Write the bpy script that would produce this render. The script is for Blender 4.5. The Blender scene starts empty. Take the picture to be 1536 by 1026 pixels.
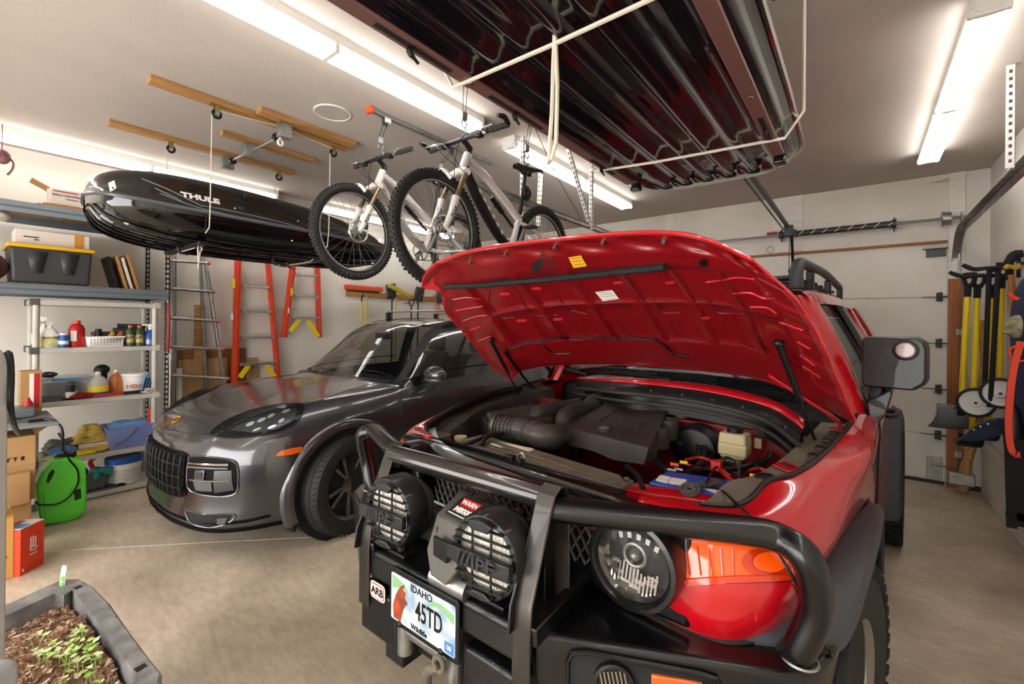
import bpy, bmesh, math, random
from mathutils import Vector as V, Matrix as M
random.seed(7)
C = bpy.context.scene.collection
PI = math.pi
def R(d): return math.radians(d)
# ---------- measuring helpers: turn a picture position plus a known plane into a point of the room ----------
CF, CR, CT, CH = 665.0, .0105, R(38.13), 1.6
cF = (-math.sin(CT), math.cos(CT)); cR = (math.cos(CT), math.sin(CT))
def ray(px, py):
    dx = px-768; dy = py-488
    u = (dx*math.cos(CR)+dy*math.sin(CR))/CF; v = (-dx*math.sin(CR)+dy*math.cos(CR))/CF
    return V((cF[0]+cR[0]*u, cF[1]+cR[1]*u, -v))
ORG = V((0, 0, CH))
def onX(px, py, x): d = ray(px, py); return ORG+d*(x/d.x)
def onY(px, py, y): d = ray(px, py); return ORG+d*(y/d.y)
def onZ(px, py, z): d = ray(px, py); return ORG+d*((z-CH)/d.z)
def onP(px, py, p, n): d = ray(px, py); return ORG+d*((V(p)-ORG).dot(V(n))/d.dot(V(n)))
FJ = M.Translation((-1.03, .93, 0)) @ M.Rotation(-R(4.2), 4, 'Z')
FJi = FJ.inverted()
_o = FJi @ ORG
def fray(px, py): return FJi.to_3x3() @ ray(px, py)
def fX(px, py, x): d = fray(px, py); return _o+d*((x-_o.x)/d.x)
def fY(px, py, y): d = fray(px, py); return _o+d*((y-_o.y)/d.y)
def fZ(px, py, z): d = fray(px, py); return _o+d*((z-_o.z)/d.z)
def fP(px, py, p, n): d = fray(px, py); return _o+d*((V(p)-_o).dot(V(n))/d.dot(V(n)))
# ---------- materials ----------
def lin(c):
    if isinstance(c, str): c = [int(c[i:i+2], 16)/255 for i in (0, 2, 4)]
    return tuple((x/12.92 if x <= .04045 else ((x+.055)/1.055)**2.4) for x in c[:3])+(1,)
MATS = {}
def mat(name, c, rough=.5, metal=0, c2=None, sc=8, bump=0, bsc=60, coat=0, trans=0, emit=0, ior=1.45, stretch=None, det=4, lo=.35, hi=.65, alpha=1, wave=None):
    m = bpy.data.materials.new(name); m.use_nodes = True; nt = m.node_tree; N = nt.nodes; L = nt.links
    b = N['Principled BSDF']; I = b.inputs
    I['Base Color'].default_value = lin(c); I['Roughness'].default_value = rough; I['Metallic'].default_value = metal; I['IOR'].default_value = ior
    I['Coat Weight'].default_value = coat; I['Coat Roughness'].default_value = .04; I['Transmission Weight'].default_value = trans; I['Alpha'].default_value = alpha
    if emit: I['Emission Color'].default_value = lin(c); I['Emission Strength'].default_value = emit
    if c2 or bump or wave:
        tc = N.new('ShaderNodeTexCoord'); mp = N.new('ShaderNodeMapping'); L.new(tc.outputs['Object'], mp.inputs[0])
        if stretch: mp.inputs['Scale'].default_value = stretch
        def noise(s):
            n = N.new('ShaderNodeTexNoise'); n.inputs['Scale'].default_value = s; n.inputs['Detail'].default_value = det; L.new(mp.outputs[0], n.inputs[0]); return n
        if c2:
            n = noise(sc); r = N.new('ShaderNodeValToRGB'); r.color_ramp.elements[0].position = lo; r.color_ramp.elements[1].position = hi
            r.color_ramp.elements[0].color = lin(c); r.color_ramp.elements[1].color = lin(c2); L.new(n.outputs[0], r.inputs[0]); L.new(r.outputs[0], I['Base Color'])
        if bump:
            n = noise(bsc); bn = N.new('ShaderNodeBump'); bn.inputs['Strength'].default_value = bump; bn.inputs['Distance'].default_value = .004; L.new(n.outputs[0], bn.inputs['Height']); L.new(bn.outputs[0], I['Normal'])
        if wave:
            w = N.new('ShaderNodeTexWave'); w.bands_direction = wave[0]; w.inputs['Scale'].default_value = wave[1]; w.inputs['Distortion'].default_value = 0; L.new(mp.outputs[0], w.inputs[0])
            bn = N.new('ShaderNodeBump'); bn.inputs['Strength'].default_value = wave[2]; bn.inputs['Distance'].default_value = .004; L.new(w.outputs['Fac'], bn.inputs['Height']); L.new(bn.outputs[0], I['Normal'])
    MATS[name] = m; return m
# ---------- mesh builder ----------
def rotM(ax, ay=0, az=0): return (M.Rotation(az, 4, 'Z') @ M.Rotation(ay, 4, 'Y') @ M.Rotation(ax, 4, 'X'))
def look(p, d, up=(0, 0, 1)):
    z = V(d).normalized(); x = V(up).cross(z)
    if x.length < 1e-4: x = V((1, 0, 0)).cross(z)
    x.normalize(); y = z.cross(x)
    m = M((x, y, z)).transposed().to_4x4(); m.translation = V(p); return m
def frame(p, x, y):
    x = V(x).normalized(); z = x.cross(V(y)).normalized(); y = z.cross(x)
    m = M((x, y, z)).transposed().to_4x4(); m.translation = V(p); return m
class MB:
    def __init__(s, X=None): s.v = []; s.f = []; s.mi = []; s.k = 0; s.X = X
    def add(s, vs, fs, X=None):
        n = len(s.v)
        X = (s.X @ X if s.X is not None else X) if X is not None else s.X
        s.v += [(X @ V(p)) if X is not None else V(p) for p in vs]
        s.f += [tuple(n+i for i in f) for f in fs]; s.mi += [s.k]*len(fs); return s
    def box(s, c, d, X=None, taper=1, tx=None):
        x, y, z = [q/2 for q in d]; t = taper; u = taper if tx is None else tx
        vs = [(c[0]+a*x*(u if e > 0 else 1), c[1]+b*y*(t if e > 0 else 1), c[2]+e*z) for e in (-1, 1) for a, b in ((-1, -1), (1, -1), (1, 1), (-1, 1))]
        return s.add(vs, [(3, 2, 1, 0), (4, 5, 6, 7), (0, 1, 5, 4), (1, 2, 6, 5), (2, 3, 7, 6), (3, 0, 4, 7)], X)
    def b2(s, a, b, X=None): return s.box([(a[i]+b[i])/2 for i in range(3)], [abs(a[i]-b[i]) for i in range(3)], X)
    def bar(s, a, b, w, h, up=(0, 0, 1)):
        a = V(a); b = V(b); m = look((a+b)/2, b-a, up); return s.box((0, 0, 0), (w, h, (b-a).length), m)
    def prism(s, poly, h0, h1, X=None, t=1):   # polygon in local xy, extruded along z
        n = len(poly); cx = sum(p[0] for p in poly)/n; cy = sum(p[1] for p in poly)/n
        vs = [(p[0], p[1], h0) for p in poly]+[(cx+(p[0]-cx)*t, cy+(p[1]-cy)*t, h1) for p in poly]
        return s.add(vs, [tuple(range(n-1, -1, -1)), tuple(range(n, 2*n))]+[(i, (i+1) % n, n+(i+1) % n, n+i) for i in range(n)], X)
    def tube(s, pts, r, n=8, cl=False, X=None, sm=0):
        pts = [V(p) for p in pts]
        if sm: pts = crv(pts, sm, cl)
        m = len(pts); rr = r if isinstance(r, (list, tuple)) else [r]*m
        if len(rr) != m: rr = [rr[min(len(rr)-1, int(i*(len(rr)-1)/(m-1)+.5))] for i in range(m)]
        tg = [(pts[(i+1) % m]-pts[i-1]) if (cl or 0 < i < m-1) else (pts[1]-pts[0] if i == 0 else pts[-1]-pts[-2]) for i in range(m)]
        t0 = tg[0].normalized(); u = t0.orthogonal().normalized(); vs = []; prev = t0
        for i in range(m):
            t = tg[i].normalized() if tg[i].length > 1e-9 else prev
            u = prev.rotation_difference(t) @ u; u = (u-t*u.dot(t)).normalized(); w = t.cross(u); prev = t
            vs += [pts[i]+(u*math.cos(2*PI*k/n)+w*math.sin(2*PI*k/n))*rr[i] for k in range(n)]
        fs = [(i*n+k, i*n+(k+1) % n, ((i+1) % m)*n+(k+1) % n, ((i+1) % m)*n+k) for i in range(m if cl else m-1) for k in range(n)]
        if not cl: fs += [tuple(range(n-1, -1, -1)), tuple((m-1)*n+k for k in range(n))]
        return s.add(vs, fs, X)
    def lathe(s, prof, n=24, X=None, cl=False, cap=1):   # prof [(r,z)] around local z
        m = len(prof); vs = [(r*math.cos(2*PI*k/n), r*math.sin(2*PI*k/n), z) for r, z in prof for k in range(n)]
        fs = [(i*n+k, i*n+(k+1) % n, ((i+1) % m)*n+(k+1) % n, ((i+1) % m)*n+k) for i in range(m if cl else m-1) for k in range(n)]
        if not cl and cap:
            if prof[0][0] > 1e-5: fs.append(tuple(range(n-1, -1, -1)))
            if prof[-1][0] > 1e-5: fs.append(tuple((m-1)*n+k for k in range(n)))
        return s.add(vs, fs, X)
    def cyl(s, a, b, r, n=16, r2=None):
        a = V(a); b = V(b); m = look(a, b-a); return s.lathe([(r, 0), (r if r2 is None else r2, (b-a).length)], n, m)
    def torus(s, c, Rr, r, d=(0, 0, 1), n=24, k=8, X=None):
        m = look(c, d); return s.lathe([(Rr+r*math.cos(2*PI*i/k), r*math.sin(2*PI*i/k)) for i in range(k)], n, (X @ m) if X is not None else m, True)
    def ell(s, c, rad, n=16, X=None, k=10):
        pr = [(max(math.sin(PI*i/k), 0), -math.cos(PI*i/k)) for i in range(k+1)]
        m = M.Translation(V(c)) @ M.Diagonal((*rad, 1)); return s.lathe(pr, n, (X @ m) if X is not None else m)
    def grid(s, P, X=None, flip=False):
        a = len(P); b = len(P[0]); vs = [p for r in P for p in r]
        fs = [(i*b+j, i*b+j+1, (i+1)*b+j+1, (i+1)*b+j) for i in range(a-1) for j in range(b-1)]
        if flip: fs = [f[::-1] for f in fs]
        return s.add(vs, fs, X)
    def quad(s, *p): return s.add(p, [tuple(range(len(p)))])
    def build(s, name, m, parent=None, sm=35, bev=0, solid=0, seg=2, sub=0, off=-1):
        me = bpy.data.meshes.new(name)
        pm = TM.get(parent.name) if parent else None
        inv = pm.inverted() if pm is not None else None
        vs = [(inv @ p) if inv is not None else p for p in s.v]
        me.from_pydata(vs, [], s.f); 
        ms = m if isinstance(m, (list, tuple)) else [m]
        for q in ms: me.materials.append(MATS[q])
        if len(ms) > 1: me.polygons.foreach_set('material_index', s.mi)
        bm = bmesh.new(); bm.from_mesh(me); bmesh.ops.remove_doubles(bm, verts=bm.verts, dist=1e-5)
        if len(bm.faces) and not solid and not sub: bmesh.ops.recalc_face_normals(bm, faces=bm.faces)
        bm.to_mesh(me); bm.free(); me.validate()
        if sm: me.shade_smooth(); me.set_sharp_from_angle(angle=R(sm))
        o = bpy.data.objects.new(name, me); C.objects.link(o)
        if parent: o.parent = parent
        if solid: q = o.modifiers.new('solid', 'SOLIDIFY'); q.thickness = solid; q.offset = off
        if sub: q = o.modifiers.new('sub', 'SUBSURF'); q.levels = sub; q.render_levels = sub
        if bev: q = o.modifiers.new('bev', 'BEVEL'); q.width = bev; q.segments = seg; q.limit_method = 'ANGLE'; q.angle_limit = R(40)
        TM[o.name] = (pm if pm is not None else M())
        return o
TM = {}
def cr(p0, p1, p2, p3, t):
    return .5*((2*p1)+(p2-p0)*t+(2*p0-5*p1+4*p2-p3)*t*t+(3*p1-p0-3*p2+p3)*t*t*t)
def crv(P, n, cl=False):
    P = [V(p) for p in P]; m = len(P); out = []
    for i in range(m if cl else m-1):
        if cl: a, b, c, d = P[i-1], P[i], P[(i+1) % m], P[(i+2) % m]
        else: b, c = P[i], P[i+1]; a = P[i-1] if i else b*2-c; d = P[i+2] if i+2 < m else c*2-b
        for k in range(n): out.append(cr(a, b, c, d, k/n))
    if not cl: out.append(P[-1])
    return out
def fine(P, nu, nv):   # bicubic refinement of a control grid
    rows = [crv(r, nv) for r in P]
    cols = [crv([r[j] for r in rows], nu) for j in range(len(rows[0]))]
    return [[cols[j][i] for j in range(len(cols))] for i in range(len(cols[0]))]
def thing(name, label, cat, loc=(0, 0, 0), rotz=0, group=None, mx=None):
    o = bpy.data.objects.new(name, None); C.objects.link(o); o.empty_display_size = .1
    m = mx if mx is not None else (M.Translation(V(loc)) @ M.Rotation(rotz, 4, 'Z'))
    o.matrix_basis = m; TM[o.name] = m; o['label'] = label; o['category'] = cat
    if group: o['group'] = group
    return o
def tag(o, label, cat, group=None):
    o['label'] = label; o['category'] = cat
    if group: o['group'] = group
    # move origin to the base of the mesh
    vs = [v.co for v in o.data.vertices]
    if vs and o.data.users == 1:
        c = V(((min(v.x for v in vs)+max(v.x for v in vs))/2, (min(v.y for v in vs)+max(v.y for v in vs))/2, min(v.z for v in vs)))
        o.data.transform(M.Translation(-c)); o.location = c; TM[o.name] = M.Translation(c)
    return o
def struct(o): o['kind'] = 'structure'; return o
def dup(root, mx, label=None, group=None):
    r = root.copy(); C.objects.link(r); r.matrix_basis = mx; TM[r.name] = mx
    if label: r['label'] = label
    if group: r['group'] = group
    for ch in list(root.children):
        c = ch.copy(); C.objects.link(c); c.parent = r
        for g in ch.children:
            d = g.copy(); C.objects.link(d); d.parent = c
    return r
def text(s, size, X, m, parent, name='lettering', ext=.001, bold=0, sx=1, al='CENTER'):
    cu = bpy.data.curves.new('t', 'FONT'); cu.body = s; cu.size = size; cu.extrude = ext; cu.offset = bold; cu.align_x = al; cu.align_y = 'CENTER'; cu.resolution_u = 3
    t = bpy.data.objects.new('t', cu); me = bpy.data.meshes.new_from_object(t); bpy.data.objects.remove(t)
    pm = TM.get(parent.name) if parent else M()
    me.transform(pm.inverted() @ X @ M.Diagonal((sx, 1, 1, 1))); me.materials.clear(); me.materials.append(MATS[m]); me.name = name
    o = bpy.data.objects.new(name, me); C.objects.link(o)
    if parent: o.parent = parent
    TM[o.name] = pm
    return o
def ss(a, c, t): t = max(0, min(1, (t-a)/(c-a))); return t*t*(3-2*t)
# ---------- materials ----------
mat('wall_paint', 'dcd7cd', .75, c2='d2ccc1', sc=1.6, bump=.12, bsc=140)
mat('ceiling_paint', 'bdb3a9', .85, c2='b3a99f', sc=1.2, bump=.35, bsc=120)
mat('white_paint', 'e2ded5', .5, c2='d4cfc4', sc=3, bump=.15, bsc=90, stretch=(1, 1, 8))
mat('concrete', '9e8e7b', .42, c2='d6c7b1', sc=1.6, bump=.15, bsc=30, det=14, lo=.28, hi=.66)
mat('orange_wood', 'a4642e', .55, c2='8a4f22', sc=5, stretch=(12, 12, .8))
mat('wood', 'b98a52', .55, c2='9a6c39', sc=4, stretch=(10, .7, 10))
mat('plywood', 'b08a5e', .6, c2='9d774c', sc=3, stretch=(1, 6, 1))
mat('galv', 'a9a9a6', .38, .85, c2='8e8e8b', sc=14)
mat('steel', '8f8f8d', .35, .9)
mat('darksteel', '4a4a4a', .45, .7)
mat('chrome', 'd8d8d8', .12, 1)
mat('brushed', 'c4c4c2', .3, .85, c2='a8a8a6', sc=20)
mat('black', '0f0f11', .42)
mat('blackgloss', '08090b', .08, coat=1)
mat('blackrough', '141415', .8)
mat('rubber', '1f1f20', .72, c2='2a2929', sc=30)
mat('greyplastic', 'b9b4ab', .5, c2='afaaa1', sc=6)
mat('darkgrey', '4e4d4b', .6)
mat('bluegrey', '5c656b', .4, .3)
mat('white', 'e8e6e0', .45)
mat('offwhite', 'cfcabd', .55)
mat('orange', 'd4501f', .42)
mat('redplastic', 'b01c1c', .4)
mat('darkred', '5a0d12', .55)
mat('yellow', 'e6c914', .42)
mat('mustard', 'c79b1c', .5)
mat('blueplastic', '1f4fa0', .4)
mat('lightblue', '6f8fc4', .5)
mat('green', '62dc40', .42)
mat('cardboard', 'b18a5c', .75, c2='a57d50', sc=4)
mat('rope', 'cfc6b4', .8, bump=.6, bsc=300)
mat('lamp', 'fcfaf8', .5, emit=4)
mat('paper', 'dedcd3', .7)
mat('doorwhite', 'dedad0', .5, c2='d3cec3', sc=2, wave=('Z', 28, .12))
mat('graphite', '4e4d51', .28, .75, coat=1)
mat('rim_grey', '6b6b6c', .3, .8)
mat('glass_tint', '10181a', .03, alpha=.35, coat=1, ior=2.2)
mat('glass_dark', '0c1012', .04, alpha=.6, coat=1, ior=2.0)
mat('lens', '20242a', .02, alpha=.10, coat=1)
mat('amber', 'd05a10', .2, coat=1, alpha=1)
mat('headlamp_inner', '3a4044', .25, .5)
mat('cool_chrome', 'dfe6ea', .12, .9)
mat('piano', '050506', .6, ior=1.2)
mat('interior', '1b1a19', .7)
mat('gold', 'c79a45', .3, .8)
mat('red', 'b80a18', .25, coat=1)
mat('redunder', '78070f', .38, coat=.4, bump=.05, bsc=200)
mat('reddusty', '9c2a2c', .6, c2='8a2022', sc=20)
mat('bar_black', '0a0a0c', .3, .1, coat=.35)
mat('tex_black', '101012', .35, .1, bump=.5, bsc=260, coat=.3)
mat('flare_grey', '3d3f44', .5, bump=.15, bsc=300)
mat('dusty', '6f6858', .7, c2='5a5448', sc=9)
mat('dustblack', '2b2826', .6, c2='3a3632', sc=12)
mat('enginecover', '35302c', .5, c2='423c37', sc=10, bump=.1, bsc=300)
mat('turn_orange', 'ff5a10', .12, coat=1)
mat('orange_deep', 'c83004', .15, coat=1)
mat('reflector', 'b9b6ae', .12, .95)
mat('cream', 'bcae86', .4)
mat('khaki', '6d675a', .6, c2='5c574b', sc=14)
mat('battery_blue', '1550b8', .3, coat=.3)
mat('fluted', 'f4efdf', .3, 0, wave=('X', 30, .9))
mat('sticker_yellow', 'e8b020', .5)
mat('sticker_white', 'e6e0d8', .5)
mat('rim_fj', '8a857c', .4, .6)
mat('pinkish', 'a88a86', .25, coat=1)
mat('glass_clear', '1a2022', .03, alpha=.22, coat=1)
mat('chrome_dark', 'a3a3a3', .25, .9)
mat('trim_silver', '777d80', .25, .5, coat=.5)
mat('rusty', '8a5a3c', .6, .5)
mat('moss', '7fae7c', .5)
mat('plateblue', '4d7fc0', .5)
mat('fish_orange', 'b8481c', .5, c2='6a3a22', sc=25)
mat('bar_worn', '46413d', .3, .5, c2='35312f', sc=8, coat=.3)
mat('bar_tube', '3b3836', .18, .7, coat=.6)
mat('chrome_band', '3a3a3c', .3, .3)
mat('winch_grey', '55514c', .45, .3)
mat('hose', '45403b', .4, c2='38342f', sc=10)
mat('galvdark', '8c8a80', .5)
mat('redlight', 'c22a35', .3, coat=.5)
mat('boxblack', '101216', .16, coat=.8)
mat('darkgrey2', '5a5d62', .3, .4)
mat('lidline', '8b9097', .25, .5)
mat('brass', 'a98f55', .35, .8)
mat('boxunder', '0e0d12', .16, coat=.7)
mat('railbrown', '7c5a56', .35, .3)
mat('goldish', '9c8a66', .25, .7)
mat('fork_white', 'd8d6d0', .3, coat=.4)
mat('frame_silver', 'b9b3ab', .3, .5, coat=.5)
mat('rimdark', '2c2c2e', .3, .5)
mat('frame_white', 'dcd8d4', .28, coat=.5)
mat('darksteelblue', '33393d', .45, .4)
mat('beamblue', '77828a', .35, .5)
mat('cartonwhite', 'd9cfc4', .7)
mat('toteblack', '37383a', .5)
mat('totelid', 'd6a818', .45)
mat('mustard_tape', 'c98a3a', .4)
mat('burgundy', '6a2a38', .7, c2='8f6a70', sc=10)
mat('greenlabel', 'a9b86a', .5, c2='e8d8a0', sc=12)
mat('greendark', '2e4a2c', .4)
mat('autolabel', 'c9b56a', .5, c2='3d3a34', sc=30)
mat('clearplastic', '9a9a98', .15, alpha=.55, coat=.5)
mat('skyblue', '3b8fc8', .4)
mat('jugclear', 'cfcac0', .2, alpha=.7)
mat('jugorange', 'c06a38', .25, coat=.4)
mat('darkredfluff', '8a0f18', .9)
mat('lightblue2', '7480b8', .45)
mat('lightmustard', 'cdb05a', .85, c2='bfa04a', sc=20)
mat('mittblue', '6c9cd0', .9)
mat('autolabel2', 'd9d6ce', .6, c2='b9b7b2', sc=60)
mat('teal', '1f7f84', .45)
mat('ladder_orange', 'd0401c', .45)
mat('plywood2', '8a5d34', .6, c2='7a4f2a', sc=4)
mat('rustred', '8d4030', .8)
mat('mustardpole', 'c2a83a', .45)
mat('yellowdull', 'b3a020', .6)
mat('bladegrey', '74777a', .5); mat('bladeblue', '3c4a66', .45); mat('packblue', '1c2438', .8, c2='2a3b66', sc=6); mat('redorange', 'e2401c', .5)
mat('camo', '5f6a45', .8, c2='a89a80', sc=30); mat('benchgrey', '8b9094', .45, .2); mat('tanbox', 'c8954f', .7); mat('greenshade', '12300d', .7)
mat('planter_grey', '6d6c6c', .42, c2='9a9896', sc=16, bump=.3, bsc=60, lo=.4, hi=.75); mat('soil', '6a4f3d', .95, c2='8a6c54', sc=60, bump=1, bsc=120)
mat('chip_dark', '7d5c45', .9); mat('chip_mid', 'a5846a', .9); mat('chip_pale', 'd2bca4', .85); mat('sprout', 'a2cc5a', .6); mat('sprout_pale', 'd2dfa8', .6)
mat('palegrey', 'a9aaac', .4)
mat('piano_grey', '2c2e31', .4, .0, coat=.5)
mat('grillblack', '1a1a1c', .35, ior=1.35)
mat('cabinetwhite', 'b4b2ae', .5)

_m = MATS['concrete']; _N = _m.node_tree.nodes; _L = _m.node_tree.links; _b = _N['Principled BSDF']
_src = _b.inputs['Base Color'].links[0].from_socket; _n = _N.new('ShaderNodeTexNoise'); _n.inputs['Scale'].default_value = 9; _n.inputs['Detail'].default_value = 15; _n.inputs['Roughness'].default_value = .72
_tc = _N.new('ShaderNodeTexCoord'); _mp = _N.new('ShaderNodeMapping'); _mp.inputs['Scale'].default_value = (1, 3.2, 1); _mp.inputs['Rotation'].default_value = (0, 0, .5); _L.new(_tc.outputs['Object'], _mp.inputs[0]); _L.new(_mp.outputs[0], _n.inputs[0])
_r = _N.new('ShaderNodeValToRGB'); _r.color_ramp.elements[0].position = .33; _r.color_ramp.elements[0].color = (.52, .49, .46, 1); _r.color_ramp.elements[1].position = .58; _r.color_ramp.elements[1].color = (1.06, 1.05, 1.04, 1)
_x = _N.new('ShaderNodeMix'); _x.data_type = 'RGBA'; _x.blend_type = 'MULTIPLY'; _x.inputs['Factor'].default_value = .5; _L.new(_n.outputs[0], _r.inputs[0]); _L.new(_src, _x.inputs['A']); _L.new(_r.outputs[0], _x.inputs['B']); _L.new(_x.outputs['Result'], _b.inputs['Base Color'])
XL, XR, YB, YN, ZC = -6.17, 1.0, 6.33, -2.7, 3.2
b = MB(); b.b2((XL-.15, YN-.15, -.12), (XR+.15, YB+.15, 0)); struct(b.build('floor', 'concrete', sm=0))
b = MB(); b.b2((XL-.15, YN-.15, ZC), (XR+.15, YB+.15, ZC+.1)); struct(b.build('ceiling', 'ceiling_paint', sm=0))
b = MB(); b.b2((XL-.12, YN, 0), (XL, YB, ZC)); struct(b.build('wall_left', 'wall_paint', sm=0))
b = MB(); b.b2((XR, YN, 0), (XR+.12, YB, ZC)); struct(b.build('wall_right', 'wall_paint', sm=0))
b = MB(); b.b2((XL-.12, YN-.12, 0), (-5.2, YN, ZC)); b.b2((.3, YN-.12, 0), (XR+.12, YN, ZC)); b.b2((-5.2, YN-.12, 2.5), (.3, YN, ZC)); struct(b.build('wall_near', 'wall_paint', sm=0))  # wide opening cut in this unseen wall to let world light in
DX0, DX1, DZ = -2.05, .70, 2.50
EX0, EX1 = -5.35, -2.6
b = MB()
for x0, x1, z0, z1 in ((XL-.12, EX0, 0, ZC), (EX0, EX1, DZ, ZC), (EX1, DX0, 0, ZC), (DX0, DX1, DZ, ZC), (DX1, XR+.12, 0, ZC)): b.b2((x0, YB, z0), (x1, YB+.14, z1))
struct(b.build('wall_back', 'wall_paint', sm=0))
def gdoor(n, x0, x1):
    b = MB(); zs = [0.03, .51, .985, 1.46, 1.94, DZ]
    for i in range(5): b.b2((x0-.04, YB+.03, zs[i]+.003), (x1+.04, YB+.07, zs[i+1]-.003))
    o = b.build('door_%d' % n, 'doorwhite', bev=.003); struct(o)
    b = MB(); b.b2((x0-.1, YB+.145, 0), (x1+.1, YB+.16, DZ+.1)); b.b2((x0-.04, YB+.055, .03), (x1+.04, YB+.06, DZ)); b.build('light_leak_block', 'doorwhite', o)  # unseen sheets added to block world light leaking between the door sections
    b = MB(); b.b2((x0, YB+.02, 0), (x1, YB+.075, .035)); b.build('bottom_seal', 'black', o)
    for i in range(1, 5):
        for x in ((x0+.09, x1-.05) if n == 1 else (x1-.05,)):
            h = MB(); z = zs[i]
            h.b2((x-.03, YB+.018, z-.045), (x+.02, YB+.03, z+.045)); h.cyl((x-.03, YB, z), (x+.09, YB, z), .008, 8); h.cyl((x-.14, YB+.012, z), (x-.02, YB+.012, z), .005, 6)
            h.torus((x, YB+.005, z+.03), .016, .006, (0, 1, 0), 10, 6); h.torus((x, YB+.005, z-.03), .016, .006, (0, 1, 0), 10, 6)
            h.build('hinge', 'darksteel', o)
    x = x1-.07
    h = MB(); h.b2((x-.07, YB+.012, .05), (x+.05, YB+.03, .28)); h.cyl((x-.05, YB+.005, .2), (x+.1, YB+.005, .2), .012, 8); h.cyl((x, YB+.003, .12), (x, YB+.02, .12), .02, 10); h.build('bottom_bracket', 'galv', o, bev=.003)
    h = MB(); h.b2((x-.09, YB-.0, DZ-.14), (x+.06, YB+.03, DZ-.06)); h.cyl((x-.12, YB-.01, DZ-.06), (x+.12, YB-.01, DZ-.06), .008, 8); h.build('top_bracket', 'darksteel', o, bev=.003)
    return o

gdoor(1, DX0, DX1); gdoor(2, EX0, EX1)
k = 0
def trim(a, c, m='white_paint', bev=.002):
    global k; k += 1
    b = MB(); b.b2(a, c); return struct(b.build('trim_%d' % k, m, bev=bev))
trim((DX0, YB-.012, DZ-.005), (DX1, YB, DZ+.022), 'orange_wood'); trim((EX0, YB-.012, DZ-.005), (EX1, YB, DZ+.022), 'orange_wood')
trim((DX1+.005, YB-.04, .0), (DX1+.125, YB, 2.12), 'orange_wood'); trim((DX1+.005, YB-.042, 2.12), (DX1+.125, YB, 2.56))
trim((DX1+.005, YB-.02, 2.56), (DX1+.125, YB, ZC)); 
trim((-.86, YB-.016, DZ+.03), (-.55, YB, ZC)); trim((DX0-.14, YB-.016, .0), (DX0-.02, YB, ZC))
trim((DX1+.125, YB-.03, 0), (XR, YB, .05), 'black'); trim((XR-.05, 3.2, 0), (XR, YB-.03, .5), 'white_paint', .01)
trim((XL, 2.45, ZC-.28), (XL+.5, 3.0, ZC-.001), 'ceiling_paint')
# thin expansion joints in the slab
b = MB(); b.bar((-4.6, .25, 0), (-3.75, 1.142, 0), .005, .002, (0, 0, 1)); b.bar((-3.75, 1.142, 0), (-2.5, 2.42, 0), .004, .002, (0, 0, 1)); struct(b.build('trim_joint', 'paper', sm=0))
# ---------- door hardware ----------
t = thing('torsion_spring_bar', 'long steel torsion bar with coiled spring above the white garage door', 'spring bar', (-.68, YB-.1, 2.72))
b = MB(); b.cyl((DX0-.1, YB-.1, 2.725), (DX1+.14, YB-.1, 2.725), .014, 10); b.build('shaft', 'steel', t)
b = MB(); b.cyl((-.74, YB-.1, 2.725), (.28, YB-.1, 2.725), .034, 14); b.build('spring', 'darksteel', t)
for i in range(9): b = MB(); x = -.7+i*.115; b.add([(x, YB-.136, 2.70), (x+.012, YB-.136, 2.70), (x+.062, YB-.136, 2.75), (x+.05, YB-.136, 2.75)], [(0, 1, 2, 3)]); b.build('painted_stripe', 'offwhite', t, sm=0)
for x in (-.76, .28): b = MB(); b.cyl((x-.02, YB-.1, 2.725), (x+.015, YB-.1, 2.725), .048, 14); b.box((x, YB-.05, 2.725), (.01, .1, .14)); b.build('cone', 'darksteel', t)
b = MB(); b.cyl((DX1-.05, YB-.1, 2.725), (DX1+.01, YB-.1, 2.725), .065, 20); b.cyl((DX1-.055, YB-.1, 2.725), (DX1-.045, YB-.1, 2.725), .075, 20); b.build('cable_drum', 'galv', t)
b = MB(); b.box((DX1+.09, YB-.06, 2.73), (.01, .12, .1)); b.build('end_bracket', 'galv', t)
def track(x, label, grp='garage door tracks'):
    t = thing('garage_door_track', label, 'track', (x, YB, 0), 0)
    pts = [(x, YB-.05, .03), (x, YB-.05, 2.2)]+[(x, YB-.05-.38*(1-math.cos(a)), 2.2+.38*math.sin(a)) for a in [R(q) for q in range(9, 91, 9)]]+[(x, 2.2, 2.58)]
    b = MB(); n = len(pts); P = []
    for i, p in enumerate(pts):
        q = V(pts[min(i+1, n-1)])-V(pts[max(i-1, 0)]); q.normalize(); nn = V((0, -q.z, q.y)); p = V(p)
        P.append([p+V((.03, 0, 0))+nn*.03, p+V((.03, 0, 0))-nn*.03, p+V((-.025, 0, 0))-nn*.03, p+V((-.03, 0, 0))-nn*.02])
    b.grid(P); o = b.build('rail', 'galv', t, solid=.003)
    return t
tr = track(DX1+.055, 'curved galvanised track running overhead from the right jamb of the garage door')
b = MB(); b.b2((DX1+.07, YB-.06, 2.15), (DX1+.10, YB-.04, 2.62)); b.build('flag_bracket', 'galv', tr)
for z in (.35, 1.58): b = MB(); b.b2((DX1+.06, YB-.06, z-.03), (DX1+.11, YB-.035, z+.03)); b.build('jamb_bracket', 'galv', tr)
tr2 = track(DX0-.08, 'galvanised horizontal track seen behind the hanging bicycles, left of the red hood')
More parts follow.
